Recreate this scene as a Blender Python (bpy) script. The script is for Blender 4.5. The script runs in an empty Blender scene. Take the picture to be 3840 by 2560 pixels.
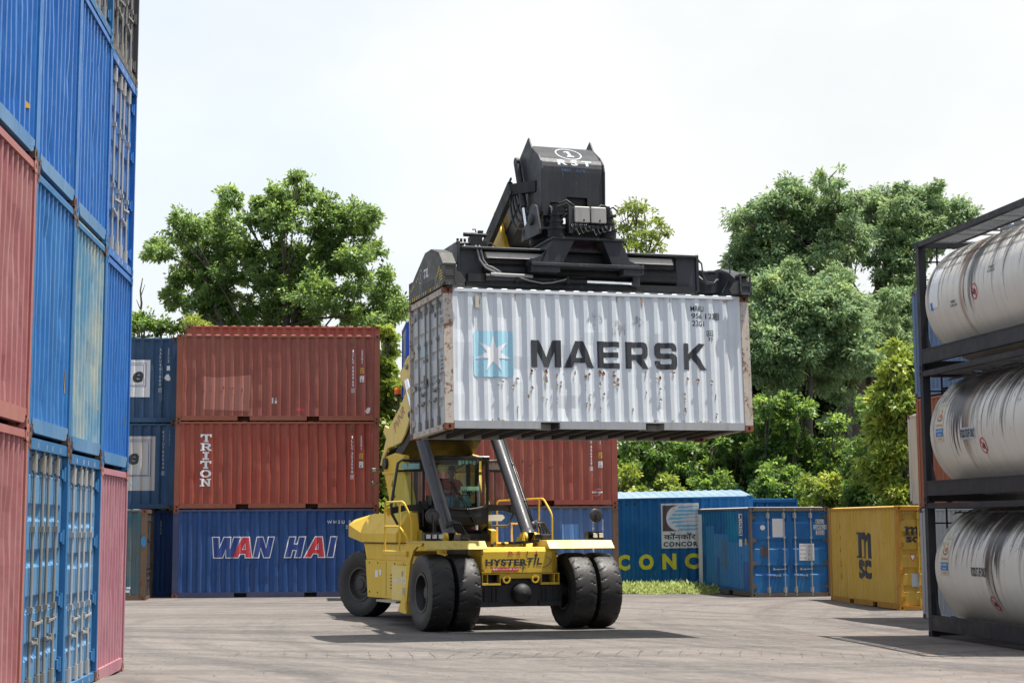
import bpy, bmesh, math, random
import numpy as np
from mathutils import Vector, Matrix, Euler
R = math.radians
PI = math.pi
random.seed(7)
SC = bpy.context.scene
COL = SC.collection

# ------------------------------------------------------------------ helpers
class MB:
    """collects shapes and links them as ONE mesh object"""
    def __init__(s):
        s.v = []; s.f = []; s.m = []; s.M = None; s.mi = 0
    def add(s, vs, fs):
        o = len(s.v)
        if s.M is not None:
            vs = [tuple(s.M @ Vector(p)) for p in vs]
        s.v += [tuple(p) for p in vs]
        for f in fs:
            s.f.append([o + i for i in f]); s.m.append(s.mi)
        return s
    def box(s, x0, x1, y0, y1, z0, z1):
        return s.add([(x0,y0,z0),(x1,y0,z0),(x1,y1,z0),(x0,y1,z0),(x0,y0,z1),(x1,y0,z1),(x1,y1,z1),(x0,y1,z1)],
                     [(0,3,2,1),(4,5,6,7),(0,1,5,4),(1,2,6,5),(2,3,7,6),(3,0,4,7)])
    def hexa(s, p):
        return s.add(p, [(0,3,2,1),(4,5,6,7),(0,1,5,4),(1,2,6,5),(2,3,7,6),(3,0,4,7)])
    def quad(s, a, b, c, d):
        return s.add([a,b,c,d], [(0,1,2,3)])
    def prism(s, pts, vec):
        """polygon of 3D points pushed along vec"""
        n = len(pts); vec = Vector(vec)
        vs = [Vector(p) for p in pts] + [Vector(p) + vec for p in pts]
        return s.add(vs, [list(range(n))[::-1], list(range(n, 2*n))] + [(i, (i+1) % n, n+(i+1) % n, n+i) for i in range(n)])
    def loft(s, secs, caps=True, closed=True):
        n = len(secs[0]); vs = [p for q in secs for p in q]; fs = []
        for k in range(len(secs)-1):
            for i in range(n if closed else n-1):
                j = (i+1) % n
                fs.append((k*n+i, k*n+j, (k+1)*n+j, (k+1)*n+i))
        if caps:
            fs.append(list(range(n))[::-1]); fs.append([(len(secs)-1)*n+i for i in range(n)])
        return s.add(vs, fs)
    def ring(s, c, u, w, r, seg):
        return [tuple(Vector(c) + (math.cos(2*PI*i/seg)*u + math.sin(2*PI*i/seg)*w)*r) for i in range(seg)]
    def tube(s, path, r, seg=8, caps=True):
        path = [Vector(p) for p in path]; rr = r if isinstance(r, (list, tuple)) else [r]*len(path)
        secs = []; u = None
        for i, p in enumerate(path):
            t = (path[min(i+1, len(path)-1)] - path[max(i-1, 0)])
            if t.length < 1e-9: t = Vector((0,0,1))
            t.normalize()
            if u is None:
                a = Vector((0,0,1)) if abs(t.z) < .9 else Vector((1,0,0))
                u = a.cross(t).normalized()
            else:
                u = (u - t*u.dot(t))
                u = u.normalized() if u.length > 1e-6 else t.orthogonal().normalized()
            secs.append(s.ring(p, u, t.cross(u), rr[i], seg))
        return s.loft(secs, caps)
    def cyl(s, a, b, r0, r1=None, seg=16):
        return s.tube([a, b], [r0, r0 if r1 is None else r1], seg)
    def lathe(s, prof, o, ax, seg=24, caps=True):
        """prof: (along axis, radius)"""
        ax = Vector(ax).normalized(); u = ax.orthogonal().normalized(); w = ax.cross(u)
        return s.loft([s.ring(Vector(o) + ax*h, u, w, max(r, 1e-4), seg) for h, r in prof], caps)
    def bar(s, a, b, w, h, up=(0,0,1)):
        """rectangular bar from a to b, w across, h along up"""
        a = Vector(a); b = Vector(b); t = (b-a).normalized(); up = Vector(up)
        sd = t.cross(up).normalized(); up = sd.cross(t).normalized()
        q = lambda c: [tuple(c + sd*i*w/2 + up*j*h/2) for i, j in ((-1,-1),(1,-1),(1,1),(-1,1))]
        return s.loft([q(a), q(b)])
    def mesh(s, name, recalc=True):
        me = bpy.data.meshes.new(name)
        me.from_pydata(s.v, [], s.f)
        me.polygons.foreach_set('material_index', s.m)
        if recalc:
            bm = bmesh.new(); bm.from_mesh(me); bmesh.ops.recalc_face_normals(bm, faces=bm.faces); bm.to_mesh(me); bm.free()
        me.update()
        return me
    def build(s, name, mats, parent=None, smooth=None, bevel=0, seg=1, recalc=True):
        me = s.mesh(name, recalc)
        return link(name, me, mats, parent, smooth, bevel, seg)

def link(name, me, mats, parent=None, smooth=None, bevel=0, seg=1):
    if not isinstance(mats, (list, tuple)): mats = [mats]
    if not me.materials:
        for m in mats: me.materials.append(m)
    if smooth:
        me.polygons.foreach_set('use_smooth', [True]*len(me.polygons))
        if smooth is not True: me.set_sharp_from_angle(angle=R(smooth))
    o = bpy.data.objects.new(name, me); COL.objects.link(o)
    if parent: o.parent = parent
    if bevel:
        b = o.modifiers.new('edge', 'BEVEL'); b.width = bevel; b.segments = seg; b.limit_method = 'ANGLE'; b.angle_limit = R(40)
    return o

def tag(o, label=None, cat=None, group=None, kind=None):
    if label: o['label'] = label
    if cat: o['category'] = cat
    if group: o['group'] = group
    if kind: o['kind'] = kind
    return o

def empty(name, loc, rz=0, label=None, cat=None, group=None):
    o = bpy.data.objects.new(name, None); COL.objects.link(o)
    o.location = loc; o.rotation_euler = (0, 0, rz); o.empty_display_size = .3
    return tag(o, label, cat, group)

# ------------------------------------------------------------------ materials
class NT:
    def __init__(s, name):
        s.mat = bpy.data.materials.new(name); s.mat.use_nodes = True
        s.t = s.mat.node_tree; s.t.nodes.clear()
        s.out = s.n('ShaderNodeOutputMaterial')
    def n(s, typ, **kw):
        x = s.t.nodes.new(typ)
        for k, v in kw.items():
            if k.startswith('i_'):
                x.inputs[int(k[2:])].default_value = v
            else: setattr(x, k, v)
        return x
    def l(s, a, b): s.t.links.new(a, b)
    def coord(s, scale=(1,1,1), rand=False, kind='Object'):
        tc = s.n('ShaderNodeTexCoord'); mp = s.n('ShaderNodeMapping')
        mp.inputs['Scale'].default_value = scale
        s.l(tc.outputs[kind], mp.inputs['Vector'])
        if rand:
            oi = s.n('ShaderNodeObjectInfo'); mu = s.n('ShaderNodeMath', operation='MULTIPLY'); mu.inputs[1].default_value = 37.
            s.l(oi.outputs['Random'], mu.inputs[0]); s.l(mu.outputs[0], mp.inputs['Location'])
        return mp.outputs['Vector']
    def noise(s, vec, scale, detail=5, rough=.6, dist=0):
        x = s.n('ShaderNodeTexNoise'); x.inputs['Scale'].default_value = scale; x.inputs['Detail'].default_value = detail
        x.inputs['Roughness'].default_value = rough; x.inputs['Distortion'].default_value = dist
        s.l(vec, x.inputs['Vector']); return x.outputs['Fac']
    def ramp(s, fac, a, b, lo=0., hi=1.):
        x = s.n('ShaderNodeMapRange'); x.inputs['From Min'].default_value = a; x.inputs['From Max'].default_value = b
        x.inputs['To Min'].default_value = lo; x.inputs['To Max'].default_value = hi; x.clamp = True
        s.l(fac, x.inputs['Value']); return x.outputs['Result']
    def math(s, op, a, b):
        x = s.n('ShaderNodeMath', operation=op)
        for i, q in enumerate((a, b)):
            if isinstance(q, (int, float)): x.inputs[i].default_value = q
            else: s.l(q, x.inputs[i])
        return x.outputs[0]
    def mix(s, fac, a, b, typ='MIX'):
        x = s.n('ShaderNodeMix', data_type='RGBA', blend_type=typ)
        for sock, q in ((x.inputs['Factor'], fac), (x.inputs[6], a), (x.inputs[7], b)):
            if isinstance(q, (int, float)): sock.default_value = q
            elif isinstance(q, tuple): sock.default_value = (*q, 1) if len(q) == 3 else q
            else: s.l(q, sock)
        return x.outputs[2]
    def bsdf(s, color, rough=.5, metal=0, bump=None, bs=.1, bd=.01, spec=.5):
        b = s.n('ShaderNodeBsdfPrincipled')
        if isinstance(color, tuple): b.inputs['Base Color'].default_value = (*color, 1)
        else: s.l(color, b.inputs['Base Color'])
        if isinstance(rough, (int, float)): b.inputs['Roughness'].default_value = rough
        else: s.l(rough, b.inputs['Roughness'])
        b.inputs['Metallic'].default_value = metal
        b.inputs['Specular IOR Level'].default_value = spec
        if bump is not None:
            bn = s.n('ShaderNodeBump'); bn.inputs['Strength'].default_value = bs; bn.inputs['Distance'].default_value = bd
            s.l(bump, bn.inputs['Height']); s.l(bn.outputs['Normal'], b.inputs['Normal'])
        s.l(b.outputs[0], s.out.inputs[0]); s.b = b
        return s.mat

RUST = (.17, .062, .026)
def paint(name, rgb, fade=None, fa=.45, rust=.0, dirt=.25, rough=.5, metal=0, scr=.15, sscale=1., dcol=(.05,.045,.04), spec=.22, rcol=RUST, wob=.35):
    """weathered coat: cloudy fading, run-down streaks, scratches and rust breaking through"""
    t = NT(name)
    v = t.coord(rand=True); vs = t.coord((7*sscale, 7*sscale, .45*sscale), rand=True)
    f = fade or tuple(min(1, c*.75+.1) for c in rgb)
    c = t.mix(t.ramp(t.noise(v, .9*sscale, 6, .65), .38, .72, 0, fa*1.6), rgb, f)
    c = t.mix(t.ramp(t.noise(vs, 1., 6, .7), .5, .78, 0, dirt), c, dcol)
    if scr:
        sv = t.coord((14, 14, 2.2), rand=True)
        c = t.mix(t.ramp(t.noise(sv, 1., 4, .6), .68, .71, 0, scr), c, tuple(min(1, q*.5+.32) for q in rgb))
    n2 = t.noise(v, 3.3*sscale, 10, .72)
    if rust:
        g = t.math('ADD', t.math('MULTIPLY', n2, .65), t.math('MULTIPLY', t.noise(t.coord((2.5*sscale, 2.5*sscale, .8*sscale), rand=True), 1., 8, .7), .35))
        k = .70 - rust*.3
        mask = t.ramp(g, k, k+.045)
        rc = t.mix(t.noise(v, 22, 4, .7), rcol, tuple(q*.35 for q in rcol))
        c = t.mix(mask, c, rc)
    r = t.ramp(n2, .3, .7, rough-.1, rough+.18)
    hb = t.math('ADD', t.math('MULTIPLY', t.noise(v, 2.1, 2, .5), wob), t.math('MULTIPLY', t.noise(v, 30, 3, .6), .06))
    return t.bsdf(c, r, metal, hb, .5, .03, spec)

def plain(name, rgb, rough=.6, metal=0, var=.25, scale=4, bump=.1, spec=.5):
    t = NT(name); v = t.coord(rand=True)
    n = t.noise(v, scale, 8, .68)
    c = t.mix(t.ramp(n, .3, .75), tuple(q*(1-var) for q in rgb), tuple(min(1, q*(1+var)) for q in rgb))
    return t.bsdf(c, t.ramp(n, .3, .7, max(.05, rough-.1), min(1, rough+.12)), metal, t.noise(v, scale*8, 4, .6), bump, .01, spec)

def worn_letter(name, rgb, wear=.3, rough=.6):
    """sign-writing with flaked-off flecks"""
    t = NT(name); v = t.coord((1, 1, .5), rand=True)
    n = t.math('ADD', t.math('MULTIPLY', t.noise(v, 9, 10, .75), .6), t.math('MULTIPLY', t.noise(t.coord((10, 10, 1.2)), 1., 6, .7), .4))
    c = t.mix(t.ramp(t.noise(v, 3, 5, .6), .35, .7, 0, .3), rgb, tuple(q*.6+.12 for q in rgb))
    t.bsdf(c, rough)
    if wear:
        tr = t.n('ShaderNodeBsdfTransparent'); mx = t.n('ShaderNodeMixShader')
        k = .66 - wear*.25
        t.l(t.ramp(n, k, k+.02), mx.inputs[0]); t.l(t.b.outputs[0], mx.inputs[1]); t.l(tr.outputs[0], mx.inputs[2]); t.l(mx.outputs[0], t.out.inputs[0])
    return t.mat

def glass_mat(name, tint=(.75,.9,.88), refl=.12):
    t = NT(name)
    tr = t.n('ShaderNodeBsdfTransparent'); tr.inputs[0].default_value = (*tint, 1)
    gl = t.n('ShaderNodeBsdfGlossy'); gl.inputs['Roughness'].default_value = .03
    fr = t.n('ShaderNodeFresnel'); fr.inputs[0].default_value = 1.5
    mx = t.n('ShaderNodeMixShader')
    t.l(t.math('MULTIPLY', fr.outputs[0], .8), mx.inputs[0]); t.l(tr.outputs[0], mx.inputs[1]); t.l(gl.outputs[0], mx.inputs[2]); t.l(mx.outputs[0], t.out.inputs[0])
    return t.mat

# ------------------------------------------------------------------ lettering: flat outlines laid on a (folded) surface
def text_mesh(s, size=1., bold=0., shear=0., sx=1., spacing=1.):
    cu = bpy.data.curves.new('words', 'FONT'); cu.body = s; cu.size = size; cu.offset = bold; cu.shear = shear
    cu.space_character = spacing; cu.resolution_u = 3; cu.fill_mode = 'FRONT'
    o = bpy.data.objects.new('words', cu)
    me = bpy.data.meshes.new_from_object(o)
    bpy.data.objects.remove(o); bpy.data.curves.remove(cu)
    bm = bmesh.new(); bm.from_mesh(me); bpy.data.meshes.remove(me)
    for v in bm.verts: v.co.x *= sx; v.co.z = 0
    return bm
def poly_mesh(outlines):
    """filled 2D outlines (holes by nesting)"""
    cu = bpy.data.curves.new('outline', 'CURVE'); cu.dimensions = '2D'; cu.fill_mode = 'FRONT'
    for pts in outlines:
        sp = cu.splines.new('POLY'); sp.points.add(len(pts)-1)
        for p, q in zip(sp.points, pts): p.co = (q[0], q[1], 0, 1)
        sp.use_cyclic_u = True
    o = bpy.data.objects.new('outline', cu)
    me = bpy.data.meshes.new_from_object(o)
    bpy.data.objects.remove(o); bpy.data.curves.remove(cu)
    bm = bmesh.new(); bm.from_mesh(me); bpy.data.meshes.remove(me)
    for v in bm.verts: v.co.z = 0
    return bm
def fit(bm, x, y, w=None, h=None, anchor='l'):
    """scale the 2D mesh into a box whose lower left corner is x, y"""
    xs = [v.co.x for v in bm.verts]; ys = [v.co.y for v in bm.verts]
    if not xs: return bm
    x0, x1, y0, y1 = min(xs), max(xs), min(ys), max(ys)
    kx = w/(x1-x0) if w else None; ky = h/(y1-y0) if h else None
    kx = kx or ky or 1; ky = ky or kx
    ox = x - ((x1-x0)*kx/2 if anchor == 'c' else 0)
    for v in bm.verts: v.co.x = ox + (v.co.x-x0)*kx; v.co.y = y + (v.co.y-y0)*ky
    return bm
def lay(bm, fn, name, mat, parent, cuts=()):
    """cut the outlines at the folds of the surface and lay them on it"""
    xs = [v.co.x for v in bm.verts]
    if not xs: bm.free(); return None
    lo, hi = min(xs), max(xs)
    for c in cuts:
        if lo < c < hi:
            bmesh.ops.bisect_plane(bm, geom=bm.verts[:]+bm.edges[:]+bm.faces[:], dist=1e-6, plane_co=(c,0,0), plane_no=(1,0,0))
    for v in bm.verts: v.co = Vector(fn(v.co.x, v.co.y))
    me = bpy.data.meshes.new(name); bm.to_mesh(me); bm.free()
    return link(name, me, mat, parent)
def rect(x0, y0, x1, y1): return [(x0,y0),(x1,y0),(x1,y1),(x0,y1)]
def circ(cx, cy, r, n=24, ry=None): return [(cx+r*math.cos(2*PI*i/n), cy+(ry or r)*math.sin(2*PI*i/n)) for i in range(n)]
# ------------------------------------------------------------------ shipping containers
CL, CW, CH = 6.058, 2.438, 2.591
class Corr:
    """trapezoid folds: flat out, slope in, flat in, slope out"""
    def __init__(s, x0, x1, n, depth, out=.26, sl=.24, m=.05):
        p = (x1-x0-2*m)/n; s.pts = [(x0, 0.), (x0+m, 0.)]
        for k in range(n):
            a = x0+m+k*p; i = 1-out-2*sl
            s.pts += [(a+out*p/2, 0.), (a+(out/2+sl)*p, depth), (a+(out/2+sl+i)*p, depth), (a+(out/2+2*sl+i)*p, 0.)]
        s.pts += [(x1-m, 0.), (x1, 0.)]
        q = [s.pts[0]]
        for a in s.pts[1:]:
            if a[0]-q[-1][0] > 1e-5: q.append(a)
        s.pts = q; s.xs = [a[0] for a in q]; s.ds = [a[1] for a in q]
    def __call__(s, x): return float(np.interp(x, s.xs, s.ds))
MESH = {}
VAR = [0]
def shared(key, make):
    if key not in MESH:
        me = make().mesh('_'.join(str(k) for k in key)); me.materials.append(None); MESH[key] = me
    return MESH[key]
def put(name, me, mat, parent, loc=None):
    o = bpy.data.objects.new(name, me); COL.objects.link(o); o.parent = parent
    o.material_slots[0].link = 'OBJECT'; o.material_slots[0].material = mat
    if loc is not None: o.location = loc
    return o

def casting_mb():
    """corner casting with its oval holes"""
    b = MB(); hx, hy, hz = .089, .081, .059; n = 16
    def face(c, u, w, hu, hw, ru, rw):
        c, u, w = Vector(c), Vector(u), Vector(w); nrm = u.cross(w)
        def sq(t):
            k = max(abs(math.cos(t)), abs(math.sin(t))); return math.cos(t)/k, math.sin(t)/k
        ts = [2*PI*(i+.5)/n for i in range(n)]
        o = [c + u*sq(t)[0]*hu + w*sq(t)[1]*hw for t in ts]
        e = [c + u*math.cos(t)*ru + w*math.sin(t)*rw for t in ts]
        d = [p - nrm*.045 for p in e]
        vs = o+e+d; fs = []
        for i in range(n):
            j = (i+1) % n
            fs += [(i, j, n+j, n+i), (n+i, n+j, 2*n+j, 2*n+i)]
        fs.append([2*n+i for i in range(n)])
        b.add(vs, fs)
        cs = [c+u*hu*i+w*hw*j for i, j in ((1,1),(-1,1),(-1,-1),(1,-1))]
        return cs
    face((0,-hy,0),(1,0,0),(0,0,1),hx,hz,.027,.037); face((0,hy,0),(-1,0,0),(0,0,1),hx,hz,.027,.037)
    face((hx,0,0),(0,1,0),(0,0,1),hy,hz,.027,.037); face((-hx,0,0),(0,-1,0),(0,0,1),hy,hz,.027,.037)
    face((0,0,hz),(1,0,0),(0,1,0),hx,hy,.055,.03); face((0,0,-hz),(1,0,0),(0,-1,0),hx,hy,.055,.03)
    return b

def side_corr(L): return Corr(.17, L-.17, 20 if L < 7 else 42, .045)
END_CORR = Corr(.10, CW-.10, 9, .06, out=.27, sl=.13, m=.02)

def panel_mb(corr, z0, z1, fn, seed=0):
    """folded sheet between two heights, knocked about: shallow inward dents of its own"""
    b = MB(); n = len(corr.pts); rg = random.Random(seed); rows = 10; L = corr.xs[-1]
    hits = [(rg.uniform(corr.xs[0], L), rg.uniform(z0+.1, z1-.3), rg.uniform(.07, .30), rg.uniform(.008, .026)) for _ in range(int(9*L/2.4))]
    bow = [rg.uniform(-.5, .5) for _ in range(4)]
    def dep(x, z):
        e = math.sin(PI*(z-z0)/(z1-z0)); t = 6.3*x/L
        k = .004*e*(1+bow[0]*math.sin(t*1.3+bow[1]*6)+bow[2]*math.sin(t*2.9+bow[3]*6))
        for hx, hz, r, d in hits:
            q = ((x-hx)**2+(z-hz)**2)/r**2
            if q < 4: k += d*math.exp(-q*1.6)
        return k if 0 < e and corr.xs[0]+.04 < x < L-.04 and z0+.01 < z < z1-.01 else 0
    vs = []
    for j in range(rows+1):
        z = z0+(z1-z0)*j/rows
        vs += [fn(x+(rg.uniform(-.003, .003) if 0 < j < rows and 1 < i < n-2 else 0), d+dep(x, z), z) for i, (x, d) in enumerate(corr.pts)]
    b.add(vs, [(j*n+i, j*n+i+1, (j+1)*n+i+1, (j+1)*n+i) for j in range(rows) for i in range(n-1)])
    return b
def door_mb(y0, y1, z0, z1, ribs=5):
    """door leaf with pressed horizontal folds"""
    b = MB(); dz = (z1-z0-.1)/ribs
    ys = [y0, y0+.06, y0+.085, y1-.085, y1-.06, y1]; zs = [(z0, 0)]
    for k in range(ribs):
        a = z0+.05+dz*k
        zs += [(a+dz*.6, 0), (a+dz*.68, 1), (a+dz*.92, 1), (a+dz, 0)]
    zs += [(z1, 0)]
    vs = []
    for z, d in zs:
        for i, y in enumerate(ys):
            vs.append((.062 + (.035 if d and i in (2, 3) else 0), y, z))
    n = len(ys); fs = [(k*n+i, k*n+i+1, (k+1)*n+i+1, (k+1)*n+i) for k in range(len(zs)-1) for i in range(n-1)]
    b.add(vs, fs)
    b.box(.099, .115, y0, y1, z0, z1)
    for a, c in ((y0-.012, y0), (y1, y1+.012)): b.box(.066, .1, a, c, z0, z1)   # rubber seal edge
    return b
def bar_mb(y, H):
    b = MB(); x = .034
    b.cyl((x, y, .05), (x, y, H-.05), .017, seg=10)
    for z in (.2, H-.24):
        b.cyl((x, y, z-.09), (x, y, z+.09), .029, seg=10); b.box(.04, .066, y-.055, y+.055, z-.07, z+.07)
    for z in (.055, H-.075):
        b.cyl((x, y, z-.02), (x, y, z+.035), .036, seg=8); b.box(.02, .07, y-.05, y+.03, z-.012, z+.02)
    for z in (H*.36, H*.66): b.box(.008, .066, y-.032, y+.032, z-.03, z+.03)
    return b
def handle_mb(y, d, z):
    b = MB(); x = .01
    b.box(x-.004, .03, y-.028, y+.028, z-.022, z+.022); b.bar((x, y, z), (x+.012, y+d*.36, z-.015), .014, .022, (0,0,1))
    b.cyl((x-.012, y, z), (x+.02, y, z), .02, seg=8); b.box(x+.004, .062, y+d*.31, y+d*.36, z-.035, z+.03); b.box(x+.012, .062, y+d*.20, y+d*.225, z-.05, z+.012)
    return b
def hinge_mb(y, z, s):
    b = MB(); b.box(.04, .075, min(y, y+s*.13), max(y, y+s*.13), z-.05, z+.05)
    b.cyl((.04, y+s*.012, z-.075), (.04, y+s*.012, z+.075), .022, seg=8)
    return b

def mirror_x(b, L):
    b.v = [(L-p[0], p[1], p[2]) for p in b.v]; return b

def add_end(root, kind, L, H, mat, fm, bar, far, dm=None, ribs=5, sillm=None):
    W = CW; fx = (lambda b: mirror_x(b, L)) if far else (lambda b: b); T = (L, H, far)
    def mk(key, fn, name, m, parent=root): return put(name, shared(key+T, lambda: fx(fn())), m, parent)
    pw = .062 if kind == 'door' else .10
    for s, (a, c) in enumerate(((0., pw), (W-pw, W))):
        mk(('post', kind, s), lambda a=a, c=c: MB().box(0, .165, a, c, .118, H-.118), 'corner_post', fm)
    if kind == 'door':
        mk(('dhead',), lambda: MB().box(.004, .10, .162, W-.162, H-.112, H-.004).box(.06, .14, pw, W-pw, H-.13, H-.112), 'door_header', fm)
        mk(('dsill',), lambda: MB().box(.004, .12, .162, W-.162, .012, .11).box(.06, .14, pw, W-pw, .11, .128), 'door_sill', fm)
        for s, (a, c) in enumerate(((.078, 1.208), (1.230, W-.078))):
            d = mk(('leaf', s, ribs), lambda a=a, c=c: door_mb(a, c, .128, H-.13, ribs), 'door', dm or mat)
            for y in ((.56, 1.05) if s == 0 else (1.388, 1.878)):
                mk(('bar', y), lambda y=y: bar_mb(y, H), 'locking_bar', bar, d)
                sg = (1 if y in (.56, 1.388) else -1)
                mk(('hand', y), lambda y=y, sg=sg: handle_mb(y, sg, .80 if sg > 0 else .62), 'door_handle', bar, d)
            for k in range(4):
                z = .3 + k*(H-.6)/3
                mk(('hinge', s, k), lambda z=z: hinge_mb(.062 if s == 0 else W-.062, z, 1 if s == 0 else -1), 'hinge', fm, d)
    else:
        mk(('ewall', VAR[0] % 4), lambda: panel_mb(END_CORR, .14, H-.085, lambda y, d, z: (.022+d, y, z), VAR[0] % 4), 'end_wall', mat)
        mk(('ehead',), lambda: MB().box(.004, .09, .162, W-.162, H-.088, H-.035), 'end_header', fm)
        def sill():
            p = [(.165, .185), (.165, .125), (.215, .125), (.215, .09), (.25, .062), (.32, .045)]
            p = [(0, y, z) for y, z in p] + [(0, W-y, z) for y, z in reversed(p)]
            return MB().prism(p, (.08, 0, 0))
        mk(('esill',), sill, 'end_sill', sillm or fm)

def container(label, loc, yaw, mat, cm, fm=None, H=CH, L=CL, end0='blind', end1='blind', bar=None, dm=None, group=None, ribs=5, rot=None, rm=None, name='shipping_container', sillm=None):
    W = CW; fm = fm or mat; rm = rm or mat
    r = empty(name, loc, yaw, label, 'shipping container', group); VAR[0] += 1
    if rot is not None: r.rotation_euler = rot
    cme = shared(('casting',), casting_mb)
    for x in (.089, L-.089):
        for y in (.081, W-.081):
            for z in (.059, H-.059): put('corner_casting', cme, cm, r, (x-.004 if x < 1 else x+.004, y-.004 if y < 1 else y+.004, z))
    add_end(r, end0, L, H, mat, fm, bar or cm, False, dm, ribs, sillm); add_end(r, end1, L, H, mat, fm, bar or cm, True, dm, ribs, sillm)
    co = side_corr(L); T = (L, H)
    put('side_wall', shared(('sw0', VAR[0] % 5)+T, lambda: panel_mb(co, .165, H-.06, lambda x, d, z: (x, .012+d, z), 10+VAR[0] % 5)), mat, r)
    put('side_wall', shared(('sw1', VAR[0] % 5)+T, lambda: panel_mb(co, .165, H-.06, lambda x, d, z: (x, W-.012-d, z), 20+VAR[0] % 5)), mat, r)
    a, c = L/2-1.03, L/2+1.03
    for s in (0, 1):
        y0, y1 = (0.0, .06) if s == 0 else (W-.06, W)
        put('top_rail', shared(('tr', s)+T, lambda: MB().box(.176, L-.176, y0, y1, H-.075, H-.018)), fm, r)
        def rail():
            b = MB(); yo, yi = (0.004, .055) if s == 0 else (W-.004, W-.055); lo, hi = min(yo, yi), max(yo, yi)
            for u, w in ((.176, a-.18), (a+.18, c-.18), (c+.18, L-.176)): b.box(u, w, lo, hi, .022, .163)
            for k in (a, c):
                b.box(k-.18, k+.18, lo, hi, .142, .163)
                q = .35 if s == 0 else W-.35
                b.box(k-.18, k+.18, min(q, q+.02), max(q, q+.02), .03, .14); b.box(k-.19, k-.18, min(lo, q), max(hi, q), .03, .14); b.box(k+.18, k+.19, min(lo, q), max(hi, q), .03, .14)
            return b
        put('bottom_rail', shared(('br', s)+T, rail), fm, r)
    def roof():
        rc = Corr(.18, L-.18, 20 if L < 7 else 42, -.026, m=.03)
        b = MB(); n = len(rc.pts)
        rows = [(.03, 0), (.09, 1), (W-.09, 1), (W-.03, 0)]
        vs = [(x, y, H-.017-d*k) for y, k in rows for x, d in rc.pts]
        b.add(vs, [(j*n+i, j*n+i+1, (j+1)*n+i+1, (j+1)*n+i) for j in range(3) for i in range(n-1)])
        b.box(.01, .18, .166, W-.166, H-.05, H-.014); b.box(L-.18, L-.01, .166, W-.166, H-.05, H-.014)
        return b
    put('roof', shared(('roof',)+T, roof), rm, r)
    def under():
        b = MB(); b.box(.12, L-.12, .056, W-.056, .146, .16)
        n = 16 if L < 7 else 34
        for k in range(n):
            x = .35+k*(L-.7)/(n-1)
            b.box(x-.006, x+.006, .06, W-.06, .03, .146); b.box(x, x+.045, .06, W-.06, .03, .036)
        return b
    put('underframe', shared(('under',)+T, under), M['under'], r)
    r['_L'] = L; r['_H'] = H
    return r
def side0(r, off=.004):
    co = side_corr(r['_L']); return (lambda s, z: (s, .012+co(s)-off, z)), co.xs
def sideW(r, off=.004):
    L = r['_L']; co = side_corr(L); return (lambda s, z: (L-s, CW-.012-co(L-s)+off, z)), [L-x for x in co.xs]
def end0(r, off=.004, x=.062): return (lambda s, z: (x-off, CW-s, z)), ()
def write(r, where, s, x, z, w=None, h=None, mat=None, bold=0, shear=0, name='lettering', off=.004, spacing=1., anchor='l', parent=None, **kw):
    fn, cuts = where(r, off, **kw)
    return lay(fit(text_mesh(s, 1, bold, shear, 1, spacing), x, z, w, h, anchor), fn, name, mat, parent or r, cuts)
def mark(r, where, outlines, mat, name='marking', off=.004, parent=None, **kw):
    fn, cuts = where(r, off, **kw)
    return lay(poly_mesh(outlines), fn, name, mat, parent or r, cuts)
def column(r, where, s, x, z, h, mat, pitch=None, name='serial_lettering', w=None, bold=.012):
    """letters written one under the other as one marking"""
    bm = bmesh.new(); pitch = pitch or h*1.22; w = w or h*.55
    for i, ch in enumerate(s):
        if ch == ' ': continue
        t = fit(text_mesh(ch, 1, bold), x, z-i*pitch, w*(.3 if ch in '1I' else 1), h, 'c')
        me = bpy.data.meshes.new('t'); t.to_mesh(me); t.free(); bm.from_mesh(me); bpy.data.meshes.remove(me)
    fn, cuts = where(r)
    return lay(bm, fn, name, mat, r, cuts)
# ------------------------------------------------------------------ camera
cam = bpy.data.cameras.new('camera'); cam_o = bpy.data.objects.new('camera', cam); COL.objects.link(cam_o)
_p, _r = .1482, -.0048
_F = Vector((0, math.cos(_p), math.sin(_p))); _U0 = Vector((0, -math.sin(_p), math.cos(_p))); _R0 = Vector((1, 0, 0))
_R = _R0*math.cos(_r) + _U0*math.sin(_r); _U = -_R0*math.sin(_r) + _U0*math.cos(_r)
mw = Matrix((_R, _U, -_F)).transposed().to_4x4(); mw.translation = (0, 0, 1.9537); cam_o.matrix_world = mw
cam.sensor_width = 36; cam.lens = 7243.76/3840*36; cam.shift_x = 25.2/3840; cam.shift_y = -391.15/3840
cam.clip_start = .1; cam.clip_end = 2000
SC.camera = cam_o
# ------------------------------------------------------------------ daylight
SUN = Vector((.28, -.01, 1)).normalized()
sl = bpy.data.lights.new('sun', 'SUN'); sl.energy = 3.9; sl.angle = R(.5); sl.color = (1, .955, .88)
so = bpy.data.objects.new('sun', sl); COL.objects.link(so); so.rotation_euler = SUN.to_track_quat('Z', 'Y').to_euler(); so.location = (20, 30, 60)
w = bpy.data.worlds.new('World'); SC.world = w; w.use_nodes = True
nt = w.node_tree; nt.nodes.clear()
out = nt.nodes.new('ShaderNodeOutputWorld'); bg = nt.nodes.new('ShaderNodeBackground'); bg.inputs[1].default_value = .1
sky = nt.nodes.new('ShaderNodeTexSky'); sky.sky_type = 'NISHITA'; sky.sun_disc = False
sky.sun_elevation = math.asin(SUN.z); sky.sun_rotation = math.atan2(SUN.x, SUN.y); sky.air_density = 1.2; sky.dust_density = 2.5
tc = nt.nodes.new('ShaderNodeTexCoord'); mp = nt.nodes.new('ShaderNodeMapping'); mp.inputs['Scale'].default_value = (1, 1, 1.5); mp.inputs['Location'].default_value = (.35, 0, .55)
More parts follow.
